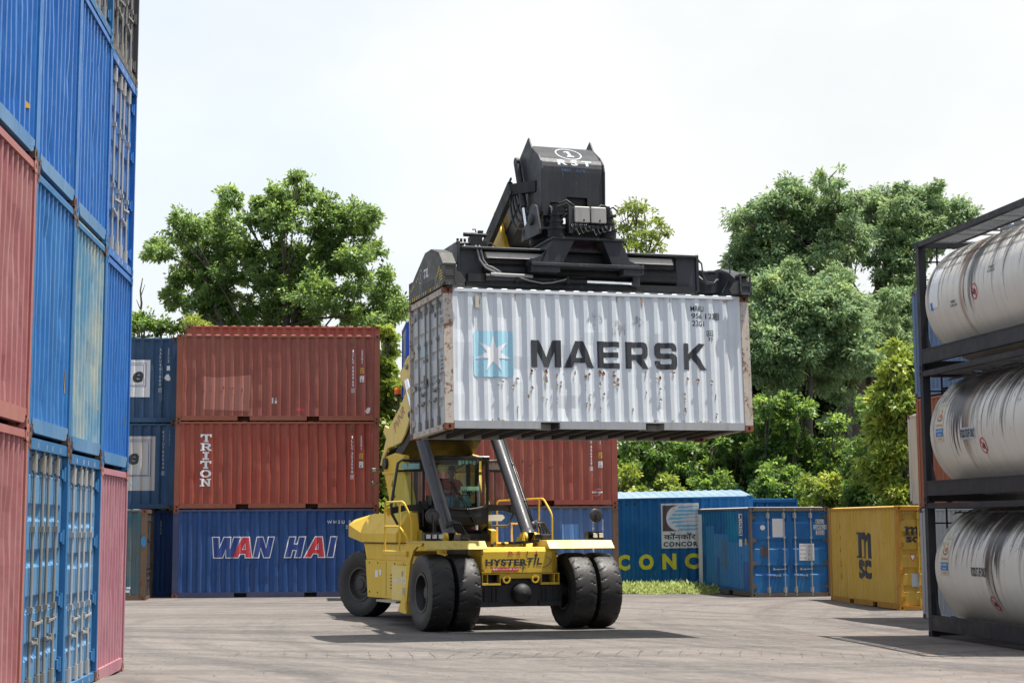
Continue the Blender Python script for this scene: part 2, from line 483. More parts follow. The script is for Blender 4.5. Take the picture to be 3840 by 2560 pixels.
n1 = nt.nodes.new('ShaderNodeTexNoise'); n1.inputs['Scale'].default_value = 2.6; n1.inputs['Detail'].default_value = 9; n1.inputs['Roughness'].default_value = .52
r1 = nt.nodes.new('ShaderNodeMapRange'); r1.inputs[1].default_value = .36; r1.inputs[2].default_value = .56; r1.inputs[3].default_value = .70; r1.inputs[4].default_value = 1.; r1.clamp = True
n2 = nt.nodes.new('ShaderNodeTexNoise'); n2.inputs['Scale'].default_value = 5.5; n2.inputs['Detail'].default_value = 8; n2.inputs['Roughness'].default_value = .5
r2 = nt.nodes.new('ShaderNodeMapRange'); r2.inputs[1].default_value = .35; r2.inputs[2].default_value = .65; r2.inputs[3].default_value = .0; r2.inputs[4].default_value = 1; r2.clamp = True
cm_ = nt.nodes.new('ShaderNodeMix'); cm_.data_type = 'RGBA'; cm_.inputs[6].default_value = (3.84, 3.97, 4.04, 1); cm_.inputs[7].default_value = (4.34, 4.36, 4.36, 1)
mx = nt.nodes.new('ShaderNodeMix'); mx.data_type = 'RGBA'
L_ = nt.links.new
L_(tc.outputs['Generated'], mp.inputs[0]); L_(mp.outputs[0], n1.inputs[0]); L_(mp.outputs[0], n2.inputs[0]); bx_ = nt.nodes.new('ShaderNodeMath'); bx_.operation = 'MULTIPLY_ADD'; bx_.inputs[1].default_value = .55   # thinner cloud towards the left
sx_2 = nt.nodes.new('ShaderNodeSeparateXYZ'); L_(tc.outputs['Generated'], sx_2.inputs[0]); L_(sx_2.outputs[0], bx_.inputs[0]); L_(n1.outputs[0], bx_.inputs[2]); L_(bx_.outputs[0], r1.inputs[0]); L_(n2.outputs[0], r2.inputs[0])
sy_ = nt.nodes.new('ShaderNodeSeparateXYZ'); ry_ = nt.nodes.new('ShaderNodeMapRange'); ry_.interpolation_type = 'SMOOTHSTEP'   # cloud bank ahead, clearer blue sky overhead and behind
ry_.inputs[1].default_value = -.25; ry_.inputs[2].default_value = .55; ry_.inputs[3].default_value = .56; ry_.inputs[4].default_value = 1.
mu_ = nt.nodes.new('ShaderNodeMath'); mu_.operation = 'MULTIPLY'
L_(tc.outputs['Generated'], sy_.inputs[0]); L_(sy_.outputs[1], ry_.inputs[0]); L_(r1.outputs[0], mu_.inputs[0]); L_(ry_.outputs[0], mu_.inputs[1])
L_(r2.outputs[0], cm_.inputs[0]); L_(mu_.outputs[0], mx.inputs[0]); L_(sky.outputs[0], mx.inputs[6]); L_(cm_.outputs[2], mx.inputs[7]); L_(mx.outputs[2], bg.inputs[0]); L_(bg.outputs[0], out.inputs[0])
SC.view_settings.view_transform = 'Standard'; SC.view_settings.look = 'None'; SC.view_settings.gamma = 1; SC.view_settings.exposure = 1.27
SC.render.engine = 'CYCLES'; SC.cycles.max_bounces = 6; SC.cycles.transparent_max_bounces = 12; SC.cycles.use_denoising = True
SC.cycles.caustics_reflective = False; SC.cycles.caustics_refractive = False

# ------------------------------------------------------------------ ground
GP = [(-10,57.6,-.10),(-4,58.3,-.10),(-5.0,26,.10),(-4.9,23.4,.16),(-4.7,21,.23),(-4.5,18.5,.29),(-4.4,15,.36),(8.25,38.5,-.22),(9,33,-.22),(7.1,57.2,-.14),(9.8,49.2,-.19),(-1.7,38.6,-.085),(2.1,40.2,-.095),(-3.4,45,-.07),(-1,46,-.07),(3,55,-.08),(0,30,-.08),(0,22,-.05),(4,28,-.14),(9.8,46,-.25),(-11,70,-.1),(4,64,-.14),(0,12,0)]
def gz(x, y):
    s = t = 0.
    for a, b, z in GP:
        k = 1/((x-a)**2+(y-b)**2+.6)**2; s += k*z; t += k
    return s/t
def ground_mat():
    t = NT('yard_concrete'); v = t.coord()
    big = t.noise(v, .16, 6, .6); mid = t.noise(v, .9, 8, .65); fine = t.noise(v, 14, 9, .8); grit = t.noise(v, 110, 3, .7)
    c = t.mix(t.ramp(big, .3, .7), (.164, .143, .127), (.204, .179, .159))
    c = t.mix(t.ramp(mid, .3, .72, 0, .6), c, (.112, .104, .098))
    # tyre sweeps: arcs round a turning centre, and straight runs across the yard
    def arcs(cx, cy, sx, lo, hi, amt, c):
        g = t.n('ShaderNodeSeparateXYZ'); t.l(v, g.inputs[0])
        dx = t.math('SUBTRACT', g.outputs[0], cx); dy = t.math('SUBTRACT', g.outputs[1], cy)
        r = t.math('POWER', t.math('ADD', t.math('MULTIPLY', dx, dx), t.math('MULTIPLY', dy, dy)), .5)
        cb = t.n('ShaderNodeCombineXYZ'); t.l(t.math('MULTIPLY', r, sx), cb.inputs[0]); t.l(t.math('MULTIPLY', t.math('ARCTAN2', dy, dx), 1.1), cb.inputs[1]); cb.inputs[2].default_value = cx
        n = t.noise(cb.outputs[0], 1., 5, .62)
        return t.mix(t.ramp(n, lo, hi, 0, amt), c, (.045, .042, .042))
    c = arcs(-9, 66, 1.5, .50, .70, .7, c); c = arcs(-14, 20, .9, .48, .68, .75, c); c = arcs(30, 44, 1.1, .50, .70, .7, c); c = arcs(3, 90, .55, .50, .70, .7, c)
    sc = t.noise(t.coord((.5, 1.5, 1)), 1., 8, .75)
    c = t.mix(t.ramp(sc, .52, .74, 0, .42), c, (.07, .065, .062))
    lt = t.noise(t.coord((.8, 1.3, 1)), 1.7, 9, .75)
    c = t.mix(t.ramp(lt, .53, .72, 0, .5), c, (.27, .25, .23))
    ob = t.noise(t.coord((.12, .3, 1)), 1., 3, .5)
    om = t.math('MULTIPLY', t.ramp(ob, .47, .62), t.ramp(t.noise(v, 2.2, 9, .75), .5, .7))
    sx = t.n('ShaderNodeSeparateXYZ'); t.l(v, sx.inputs[0])
    om = t.math('MULTIPLY', om, t.ramp(sx.outputs[0], 2., 7., .04, .75))
    c = t.mix(om, c, (.27, .125, .07))
    # cracks and a few oil spots
    wv = t.n('ShaderNodeVectorMath', operation='ADD'); t.l(v, wv.inputs[0])
    nn = t.n('ShaderNodeTexNoise'); nn.inputs['Scale'].default_value = 1.3; nn.inputs['Detail'].default_value = 5; t.l(v, nn.inputs['Vector']); t.l(nn.outputs['Color'], wv.inputs[1])
    vo = t.n('ShaderNodeTexVoronoi', feature='DISTANCE_TO_EDGE'); vo.inputs['Scale'].default_value = .21; t.l(wv.outputs[0], vo.inputs['Vector'])
    ck = t.math('MULTIPLY', t.ramp(vo.outputs[0], .0, .0045, 1, 0), t.ramp(t.noise(v, .5, 3, .5), .42, .55))
    c = t.mix(t.math('MULTIPLY', ck, .3), c, (.03, .028, .027))
    c = t.mix(t.ramp(t.noise(v, 4.2, 9, .78), .5, .72, 0, .45), c, (.25, .23, .21))
    gr = t.noise(t.coord((8, 2.6, 1)), 1., 9, .8); c = t.mix(t.ramp(gr, .5, .7, 0, .45), c, (.085, .078, .072)); c = t.mix(t.ramp(gr, .32, .46, .35, 0), c, (.25, .225, .20))
    sp = t.ramp(t.noise(v, 7, 3, .5), .71, .75, 0, .8)
    c = t.mix(sp, c, (.035, .033, .033))
    c = t.mix(t.ramp(fine, .35, .65, 0, .5), c, (.085, .078, .074)); c = t.mix(t.ramp(grit, .6, .75, 0, .35), c, (.36, .34, .32))
    h = t.math('ADD', t.math('MULTIPLY', fine, .6), t.math('ADD', t.math('MULTIPLY', grit, .4), t.math('MULTIPLY', ck, -.5)))
    return t.bsdf(c, t.ramp(mid, .3, .7, .78, .95), 0, h, .55, .015, .25)
M = {}
M['ground'] = ground_mat()
def build_ground():
    xs = [-900,-400,-150,-70]+[-40+k*1. for k in range(81)]+[70,150,400,900]
    ys = [-300,-80,-20]+[-8+k*1. for k in range(101)]+[120,200,420,900,1500]
    vs = [(x, y, gz(min(max(x,-16),16), min(max(y,10),72))) for y in ys for x in xs]
    n = len(xs)
    b = MB(); b.add(vs, [(j*n+i, j*n+i+1, (j+1)*n+i+1, (j+1)*n+i) for j in range(len(ys)-1) for i in range(n-1)])
    o = b.build('ground', M['ground'], smooth=True, recalc=False); tag(o, 'grey brown concrete yard with dark tyre sweeps and orange dust', 'ground', kind='structure')
build_ground()

# ------------------------------------------------------------------ paints
M['under'] = plain('underframe_black', (.028, .025, .024), .8)
M['rubber'] = plain('rubber', (.016, .015, .0155), .75, 0, .3, 6)
def MP(k, *a, **kw): M[k] = paint(k, *a, **kw)
MP('red_oxide', (0.272,0.069,0.052), (0.320,0.112,0.079), .55, rust=.12, dirt=.35, rcol=(.22,.09,.05))
MP('red_brown', (.24,.072,.055), (.29,.11,.08), .5, rust=.15, dirt=.55, rcol=(.22,.09,.05))
MP('red_shiny', (.29,.062,.042), (.32,.10,.066), .4, rust=.13, dirt=.5, rough=.42, rcol=(.22,.09,.05))
MP('red_post', (0.232,0.074,0.045), (0.264,0.106,0.065), .5, rust=.28, dirt=.3)
MP('navy', (.022,.066,.20), (.04,.09,.23), .5, rust=.12, dirt=.5)
MP('navy_post', (0.048,0.060,0.128), (0.080,0.080,0.136), .6, rust=.3, dirt=.3)
MP('slate_blue', (0.026,0.065,0.136), (0.056,0.102,0.168), .6, rust=.05, dirt=.4)
MP('blue', (.022,.135,.37), (.06,.20,.43), .5, rust=.13, dirt=.45, rough=.42, scr=.3)
MP('bright_blue', (.016,.115,.38), (.04,.17,.43), .4, rust=.11, dirt=.4, rough=.4, scr=.3)
MP('faded_blue', (.10,.25,.38), (.33,.37,.33), .9, rust=.18, dirt=.3, rcol=(.25,.16,.09))
MP('blue_sill', (.06,.17,.33), (.13,.23,.35), .6, rust=.25, dirt=.45)
MP('door_blue', (.075,.20,.37), (.14,.27,.42), .5, rust=.09, dirt=.4, rough=.4)
MP('post_blue', (.022,.12,.28), (.05,.17,.32), .5, rust=.06, dirt=.3)
MP('royal_blue', (0.008,0.050,0.336), (0.027,0.085,0.384), .4, rust=.03, dirt=.25, rough=.4)
MP('pink', (.30,.108,.115), (.36,.19,.18), .6, rust=.24, dirt=.5, rcol=(.36,.15,.08))
MP('pink_pale', (.33,.14,.175), (.39,.22,.24), .5, rust=.14, dirt=.4, rcol=(.36,.15,.08))
MP('pink_post', (0.320,0.121,0.112), (0.336,0.153,0.120), .6, rust=.35, dirt=.3, rcol=(.33,.15,.07))
MP('grey_brown', (0.060,0.056,0.060), (0.104,0.096,0.096), .6, rust=.15, dirt=.4)
MP('dark_door', (0.040,0.048,0.080), (0.080,0.080,0.096), .6, rust=.1, dirt=.4)
MP('galv', (0.320,0.328,0.328), (0.400,0.400,0.392), .6, rust=.08, dirt=.3, rough=.45, metal=.25, scr=.1, wob=.05)
MP('galv_dull', (0.216,0.212,0.192), (0.272,0.264,0.240), .6, rust=.10, dirt=.35, rough=.5, metal=.2, wob=.05)
MP('white_side', (.56,.60,.635), (.59,.62,.64), .5, rust=.12, dirt=.22, rough=.45, dcol=(.28,.24,.2), rcol=(.34,.17,.085), scr=.1)
MP('white_door', (.44,.46,.48), (.50,.51,.52), .6, rust=.08, dirt=.35, rcol=(.25,.13,.07))
MP('white_rust', (.44,.41,.37), (.46,.39,.31), .7, rust=.58, dirt=.5, dcol=(.28,.15,.08), sscale=3.2, rcol=(.29,.15,.085))
MP('cast_rust', (0.160,0.056,0.031), (0.208,0.092,0.059), .6, rust=.3, dirt=.3)
MP('cast_dark', (0.080,0.048,0.040), (0.128,0.080,0.064), .6, rust=.35, dirt=.3)
MP('grey_rail', (0.288,0.304,0.320), (0.352,0.352,0.352), .6, rust=.12, dirt=.35)
MP('msc_yellow', (.47,.30,.045), (.52,.35,.09), .5, rust=.12, dirt=.35, rough=.45, rcol=(.26,.12,.04))
MP('msc_post', (0.368,0.169,0.019), (0.400,0.209,0.043), .6, rust=.35, dirt=.3, rcol=(.25,.09,.03))
MP('yard_blue', (.016,.11,.33), (.035,.17,.37), .7, rust=.10, dirt=.35, rough=.45, dcol=(.03,.05,.09), rcol=(.10,.07,.055))
MP('yard_blue_side', (0.009,0.082,0.256), (0.012,0.203,0.336), .8, rust=.14, dirt=.35, rough=.5, dcol=(.03,.05,.08), rcol=(.12,.075,.055))
MP('yard_post', (0.104,0.092,0.080), (0.136,0.104,0.080), .6, rust=.45, dirt=.3)
MP('rail_blue', (0.004,0.097,0.288), (0.021,0.145,0.336), .6, rust=.06, dirt=.4)
MP('rail_roof', (.15,.23,.30), (.24,.30,.33), .6, rust=.08, dirt=.3)
MP('ecm_blue', (0.052,0.114,0.272), (0.097,0.155,0.288), .6, rust=.12, dirt=.4, rcol=(.22,.12,.08))
MP('teal_old', (0.040,0.111,0.152), (0.104,0.128,0.120), .8, rust=.3, dirt=.45, rcol=(.14,.085,.05))
MP('rust_post', (0.128,0.080,0.052), (0.160,0.102,0.060), .6, rust=.5, dirt=.3)
MP('grey_cont', (0.288,0.304,0.320), (0.336,0.352,0.368), .5, rust=.05, dirt=.3)
MP('orange_cont', (.27,.085,.045), (.30,.12,.07), .5, rust=.12, dirt=.3)
MP('steel_blue', (0.090,0.148,0.256), (0.130,0.188,0.288), .5, rust=.06, dirt=.3)
MP('ivory', (0.440,0.408,0.352), (0.480,0.448,0.400), .5, rust=.2, dirt=.35, rcol=(.33,.17,.09))
M['ink'] = worn_letter('sign_black', (.014, .016, .022), .28)
M['ink_clean'] = worn_letter('sign_black_fresh', (.012, .013, .016), .0)
M['white_ink'] = worn_letter('sign_white', (.66, .67, .68), .22)
M['white_clean'] = worn_letter('sign_white_fresh', (.72, .73, .74), .05)
M['grey_ink'] = worn_letter('sign_grey', (.40, .44, .48), .25)
M['cyan_ink'] = worn_letter('sign_cyan', (.33, .58, .69), .18)
M['red_ink'] = worn_letter('sign_red', (.55, .025, .045), .03)
M['navy_ink'] = worn_letter('sign_navy', (.012, .045, .22), .03)
M['yellow_ink'] = worn_letter('sign_yellow', (.60, .56, .02), .2)
M['amber_ink'] = worn_letter('sticker_amber', (.62, .33, .02), .05)
M['brown_ink'] = worn_letter('sign_brown', (.075, .05, .055), .12)
M['sky_ink'] = worn_letter('sign_sky', (.16, .45, .68), .12)
M['ghost_ink'] = worn_letter('old_placard_grey', (.30, .31, .32), .75)
M['patch_teal'] = worn_letter('repaint_teal', (.014, .17, .37), .3)
M['patch_navy'] = worn_letter('repaint_navy', (.02, .09, .27), .35)
M['patch_red'] = worn_letter('repaint_red', (.34, .12, .085), .1)
M['pale_blue_patch'] = worn_letter('repaint_pale', (.10, .24, .50), .1)

# ------------------------------------------------------------------ the wall of container ends on the left
LX, LY, LA, LPITCH = -5.0201, 25.8211, 1.6338, 2.4367
GRP = 'stacked shipping containers of the yard'
def lwall(k, r, label, mat, cm, fm=None, **kw):
    x = LX - math.cos(LA)*LPITCH*k; y = LY - math.sin(LA)*LPITCH*k
    return container(label, (x, y, .0971 + .0669*k + r*CH), LA+PI/2, mat, cm, fm, group='container ends stacked as a wall', **kw)
lw = {}
lw[0,0] = lwall(0, 0, 'pale pink container end at ground level, beside the blue locking-bar doors', M['pink_pale'], M['pink_post'], M['pink_pale'])
lw[1,0] = lwall(1, 0, 'light blue double doors with locking bars next to the pale pink end', M['door_blue'], M['cast_dark'], M['post_blue'], end0='door', bar=M['galv'], dm=M['door_blue'])
lw[2,0] = lwall(2, 0, 'light blue double doors with dull bars between pink end and other blue doors', M['door_blue'], M['cast_dark'], M['post_blue'], end0='door', bar=M['galv_dull'], dm=M['door_blue'])
lw[3,0] = lwall(3, 0, 'dusty pink ribbed container end at bottom left picture corner', M['pink'], M['pink_post'], M['pink_post'])
lw[0,1] = lwall(0, 1, 'bright blue ribbed end standing on the pale pink container', M['bright_blue'], M['post_blue'], M['bright_blue'], sillm=M['blue_sill'])
lw[1,1] = lwall(1, 1, 'faded blue and rust-yellowed ribbed end in the second layer', M['faded_blue'], M['cast_dark'], M['post_blue'], sillm=M['blue_sill'])
lw[2,1] = lwall(2, 1, 'blue ribbed end between the pink end and the yellowed end', M['blue'], M['cast_dark'], M['post_blue'], sillm=M['blue_sill'])
lw[3,1] = lwall(3, 1, 'pink ribbed end with a rust scab, standing on the bottom pink one', M['pink'], M['pink_post'], M['pink_post'], sillm=M['pink_post'])
lw[0,2] = lwall(0, 2, 'blue container with pale locking bars and wide post in the third layer', M['bright_blue'], M['post_blue'], M['bright_blue'], end0='door', bar=M['galv'], dm=M['bright_blue'])
lw[1,2] = lwall(1, 2, 'blue ribbed end directly beside the third-layer locking bars', M['bright_blue'], M['post_blue'], M['bright_blue'], sillm=M['blue_sill'])
lw[2,2] = lwall(2, 2, 'blue ribbed end with orange corner flash, middle of the third layer', M['bright_blue'], M['cast_dark'], M['blue'], sillm=M['blue_sill'])
lw[3,2] = lwall(3, 2, 'blue ribbed end over the pink end with the rust scab', M['bright_blue'], M['cast_dark'], M['blue'], sillm=M['blue_sill'])
lw[0,3] = lwall(0, 3, 'grey brown container with grimy locking bars at the very top', M['grey_brown'], M['cast_dark'], M['grey_brown'], end0='door', bar=M['galv_dull'], dm=M['dark_door'])
lw[1,3] = lwall(1, 3, 'dark blue doors cut off by the top edge of the picture', M['dark_door'], M['post_blue'], M['post_blue'], end0='door', bar=M['galv_dull'], dm=M['dark_door'])
def eflash(r, s, z):   # orange warning corner half hidden in the folds
    fn = lambda a, q: (.022+END_CORR(CW-a)-.004, CW-a, q)
    lay(poly_mesh([[(s, z), (s+.16, z), (s+.02, z+.26)]]), fn, 'warning_flash', M['amber_ink'], r, [CW-x for x in END_CORR.xs])
for k, s, z in (((2,2),2.1,.45), ((3,2),1.9,.45), ((2,1),2.08,.55), ((1,1),2.12,.6), ((0,1),2.1,.6)): eflash(lw[k], s, z)

# ------------------------------------------------------------------ back row: blue / red / red stack
WX, WY, WA = -9.8505, 57.649, .1031
cW = container('navy blue container with large outlined letters, under the two red ones', (WX, WY, -.1045), WA, M['navy'], M['cast_rust'], M['navy_post'], group=GRP)
cT = container('bright red brown container with vertical white slab letters', (WX+.01, WY, -.1045+CH), WA, M['red_shiny'], M['cast_rust'], M['red_post'], group=GRP, name='shipping_container')
cC = container('matt red brown container with a repainted patch, top front of its stack', (WX+.02, WY, -.1045+2*CH), WA, M['red_brown'], M['cast_rust'], M['red_post'], group=GRP)
bx, by = WX+.12-math.sin(WA)*2.8, WY+math.cos(WA)*2.8
container('navy container at the bottom behind the navy lettered one', (bx, by, -.16), WA, M['navy'], M['cast_rust'], M['navy_post'], group=GRP)
container('red container in the middle behind the slab-lettered red one', (bx, by, -.16+CH), WA, M['red_oxide'], M['cast_rust'], M['red_post'], H=2.896, group=GRP)
cB = container('red container whose top edge shows behind the repainted red one', (bx, by, -.16+CH+2.896), WA, M['red_oxide'], M['cast_rust'], M['red_post'], H=2.896, group=GRP)

# stack left of it: three slate blue ones, and a small-looking weathered one in front
def at_right(x, y, yaw): return (x-math.cos(yaw)*CL, y-math.sin(yaw)*CL)
ex, ey = at_right(-10.02, 58.75, .1)
e0 = container('shaded blue container at ground level behind the rusty post', (ex-.02, ey+.45, -.12), .1, M['navy'], M['cast_dark'], M['navy'], group=GRP)
e1 = container('slate blue container with a large cream panel reaching low', (ex, ey, -.1+CH), .1, M['slate_blue'], M['cast_dark'], M['slate_blue'], group=GRP)
e2 = container('slate blue container with white square panel, top of its stack', (ex+.02, ey, -.1+2*CH), .1, M['slate_blue'], M['cast_dark'], M['slate_blue'], group=GRP)
fx_, fy_ = at_right(-10.32, 56.05, .1)
e3 = container('weathered teal container with rusty corner post, in front of the slate stack', (fx_, fy_, -.12), .1, M['teal_old'], M['cast_rust'], M['rust_post'], end1='door', bar=M['grey_brown'], dm=M['grey_brown'], group=GRP)

# stack behind the machine
sx_, sy_ = at_right(3.16, 55.3, .1)
k0 = container('dull blue container at ground level behind the yellow machine', (sx_, sy_, -.08), .1, M['ecm_blue'], M['cast_rust'], M['rust_post'], group=GRP)
k1 = container('dark red container behind the cab with a small white emblem', (sx_, sy_, -.08+CH), .1, M['red_oxide'], M['cast_rust'], M['red_oxide'], group=GRP)
k2 = container('royal blue container end peeping out behind the held white container', (sx_+.03, sy_, -.08+2*CH), .1, M['royal_blue'], M['royal_blue'], M['royal_blue'], end0='door', bar=M['galv'], dm=M['royal_blue'], group=GRP)

# right group
rx, ry = 7.1234+math.cos(.1931)*CW, 57.1558+math.sin(.1931)*CW
cE = container('scuffed blue container with four silver locking bars facing the yard', (rx, ry, -.1359), .1931+PI/2, M['yard_blue_side'], M['yard_post'], M['yard_post'], end0='door', bar=M['galv'], dm=M['yard_blue'], ribs=3, group=GRP, rm=M['grey_rail'])
mx_, my_ = 9.8199+math.cos(.1178)*CW, 49.1935+math.sin(.1178)*CW
cM = container('yellow container with black ornate letters', (mx_, my_, -.1894), .1178+PI/2, M['msc_yellow'], M['msc_post'], M['msc_post'], end0='door', bar=M['msc_yellow'], dm=M['msc_yellow'], group=GRP)
cR = container('blue container with tilted pale roof and yellow capitals, behind the grass', (1.86, 62.35, -.10), 0, M['rail_blue'], M['rail_blue'], M['rail_blue'], rot=(R(5.5), R(-.9), R(2.5)), rm=M['rail_roof'], group=GRP, H=2.896)
container('blue container end just visible behind the scuffed blue one', (9.85, 66, .22), R(95), M['rail_blue'], M['rail_blue'], M['rail_blue'], end0='door', bar=M['rail_blue'], group=GRP)
TX, TY, TA = 8.2489, 38.5269, -1.4348
g0 = container('pale grey container behind the lowest tank', (9.84, 46.5, -.26), TA, M['grey_cont'], M['cast_dark'], M['grey_cont'], group=GRP)
g1_ = container('orange container behind the middle tank', (9.84, 46.5, -.26+CH), TA, M['orange_cont'], M['orange_cont'], M['orange_cont'], group=GRP)
g2_ = container('steel blue container behind the upper tank', (9.84, 46.5, -.26+2*CH), TA, M['steel_blue'], M['cast_dark'], M['steel_blue'], group=GRP)
container('ivory container hidden low behind the yellow one', (11.72, 56.5, -.1), TA, M['ivory'], M['cast_rust'], M['ivory'], group=GRP)
container('ivory container with rusty edge above the yellow container', (11.70, 56.5, -.1+CH), TA, M['ivory'], M['cast_rust'], M['ivory'], group=GRP)

# ------------------------------------------------------------------ the white container in the grab
cK = container('white container with black capitals and blue star square, hanging from the lifting machine', (-1.0922, 34.7983, 3.6707), .3107, M['white_side'], M['cast_rust'], M['white_rust'], end0='door', bar=M['galv_dull'], dm=M['white_door'], ribs=5)
cK.rotation_euler = (Matrix.Rotation(.3107, 3, 'Z') @ Matrix.Rotation(-.0403, 3, 'X') @ Matrix.Rotation(-.0026, 3, 'Y')).to_euler()
for o in cK.children:
    if o.name.startswith(('top_rail',)): o.material_slots[0].material = M['white_side']
    if o.name.startswith(('bottom_rail',)): o.material_slots[0].material = M['grey_rail']
# ------------------------------------------------------------------ the yellow reach stacker; x to the right, y to the rear, z up
SO = (.18, 39.35, 0.); SY = .375
M['cat_yellow'] = paint('machine_yellow', (.64, .415, .035), (.67, .47, .09), .45, rust=.06, dirt=.3, rough=.4, rcol=(.2,.1,.04), wob=.05)
M['lip_yellow'] = paint('scuffed_yellow', (.55, .40, .07), (.50, .42, .16), .8, rust=.10, dirt=.65, rough=.5, rcol=(.12,.09,.05), wob=.05)
M['pale_yellow'] = paint('sun_bleached_yellow', (.70, .52, .14), (.70, .57, .25), .6, rust=.05, dirt=.3, rough=.45, rcol=(.2,.1,.04), wob=.05)
M['grab'] = paint('grab_grey', (.022, .024, .029), (.038, .040, .045), .6, rust=.05, dirt=.3, rough=.42, scr=.2, rcol=(.10,.07,.05), dcol=(.09,.085,.08), wob=.06)
M['grab_dark'] = paint('grab_black', (.008, .008, .0095), (.016, .016, .018), .6, rust=.04, dirt=.25, rough=.5, scr=.15, rcol=(.07,.05,.035), dcol=(.06,.055,.05), wob=.06)
M['grab_lid'] = paint('grab_grey_scuffed', (.045, .045, .048), (.075, .075, .075), .6, rust=.1, dirt=.35, rough=.45, scr=.3, rcol=(.16,.13,.1), wob=.06)
M['wear_plate'] = paint('worn_bright_plate', (.42, .39, .35), (.5, .47, .42), .6, rust=.15, dirt=.3, rough=.4, rcol=(.22,.15,.1), wob=.05)
M['frame_black'] = plain('frame_black', (.009, .009, .010), .38, 0, .3, 5)
M['tyre'] = plain('tyre_rubber', (.0115, .0105, .0102), .58, 0, .5, 3, .3)
M['tyre_dust'] = M['tyre']
M['rim'] = plain('rim_black', (.022, .021, .0205), .5, 0, .3, 5)
M['axle'] = plain('axle_black', (.010, .010, .011), .6, 0, .3, 5)
M['chrome'] = plain('chrome_rod', (.78, .79, .80), .16, 1, .06, 3, .02)
M['steel_box'] = paint('steel_box', (.30, .29, .27), (.38, .37, .34), .6, rust=.15, dirt=.45, rough=.4, metal=.45, rcol=(.13,.11,.09), wob=.05)
M['cyl_grey'] = paint('cylinder_grey', (.050, .051, .057), (.07, .07, .076), .5, rust=.03, dirt=.3, rough=.34, scr=.15, rcol=(.15,.1,.07), wob=.02)
M['hose'] = plain('hose', (.018, .018, .019), .5, 0, .2, 6)
M['hose_grey'] = plain('hose_sleeve', (.16, .155, .15), .5, 0, .2, 6)
M['glass'] = glass_mat('cab_glass', (.70, .84, .82))
M['mirror_black'] = plain('mirror_back', (.03, .029, .029), .35, 0, .2, 5)
M['lamp_glass'] = plain('lamp_glass', (.62, .60, .55), .15, 0, .15, 20)
M['beacon_orange'] = plain('beacon_orange', (.85, .16, .01), .25, 0, .1, 5)
M['exhaust'] = paint('exhaust_pipe', (.45, .40, .30), (.5, .46, .38), .5, rust=.3, dirt=.3, rough=.4, metal=.4, rcol=(.3,.16,.05))
M['seat'] = plain('seat_fabric', (.02, .02, .022), .85)
M['console'] = plain('console_green', (.10, .20, .18), .45)
M['tread_plate'] = plain('tread_plate', (.34, .33, .31), .4, .6, .25, 14, .4)
M['fringe'] = plain('fringe_cloth', (.42, .62, .42), .8)
M['garland'] = plain('garland_cyan', (.30, .62, .58), .7)
M['cream'] = plain('cream_plastic', (.55, .50, .33), .6)
RS = empty('reach_stacker', SO, SY, 'yellow reach stacker on twin tyres holding up the white container', 'reach stacker')
GZ = -.09
YL = M['cat_yellow']

def tyre_mb():
    """worn lug tyre, axis along x, centred at the origin"""
    b = MB(); Rr, hw = .75, .255; ns, nl = 160, 21
    prof = []
    for i in range(nl):
        u = -1+2*i/(nl-1); prof.append((u*hw, Rr-.055*abs(u)**5))
    side = [(.92, .69), (1.0, .60), (.97, .50), (.80, .385), (.62, .36)]
    full = [(-hw*k, r) for k, r in reversed(side)] + prof[1:-1] + [(hw*k, r) for k, r in side]
    secs = []
    for j in range(ns):
        t = 2*PI*j/ns; row = []
        for x, r in full:
            u = x/hw; d = 0
            if r > .66:
                for s in (-1, 1):
                    q = u*s
                    if q > .12:
                        ph = (t*22/(2*PI) + s*.25 + q*.55) % 1
                        if ph < .11 and q > .22: d = .019*min(1, (q-.22)/.2)
                    pass
            row.append((x, (r-d)*math.sin(t), (r-d)*math.cos(t)))
        secs.append(row)
    n = len(full)
    b.add([p for q in secs for p in q], [(j*n+i, j*n+i+1, ((j+1) % ns)*n+i+1, ((j+1) % ns)*n+i) for j in range(ns) for i in range(n-1)])
    return b
def rim_mb(s, deep=.10):
    """wheel disc seen from side s, with a bolt circle"""
    b = MB(); o = .255*s
    prof = [(o*.62, .37), (o*.86, .385), (o*.86, .345), (o*.62-s*deep, .31), (o*.62-s*deep, .20), (o*.62-s*(deep-.03), .19), (o*.62-s*(deep-.05), .12), (o*.62-s*(deep-.07), .11), (o*.62-s*(deep-.07), .0)]
    b.lathe(prof, (0,0,0), (1,0,0), 32, False)
    for k in range(20):
        t = 2*PI*k/20; r = .275; p = Vector((o*.62-s*deep, r*math.sin(t), r*math.cos(t)))
        b.cyl(p, p+Vector((s*.025, 0, 0)), .014, seg=6)
    return b
TY_ME = tyre_mb().mesh('tyre')
def wheel(x, y, s, spin, deep):
    w = link('wheel', rim_mb(s, deep).mesh('rim'), M['rim'], RS, 35)
    w.location = (x, y, GZ+.748); w.rotation_euler = (spin, 0, 0)
    t = bpy.data.objects.new('tyre', TY_ME); COL.objects.link(t); t.parent = w
    return w
TY_ME.materials.append(M['tyre']); TY_ME.polygons.foreach_set('use_smooth', [True]*len(TY_ME.polygons)); TY_ME.set_sharp_from_angle(angle=R(28))
for s in (-1, 1):
    wheel(s*1.79, 0, s, .1*s, .10); wheel(s*1.235, 0, -s, .35, .10)
    wheel(s*1.12, 6.4, s, .6, .02).rotation_euler = (0, 0, R(25))

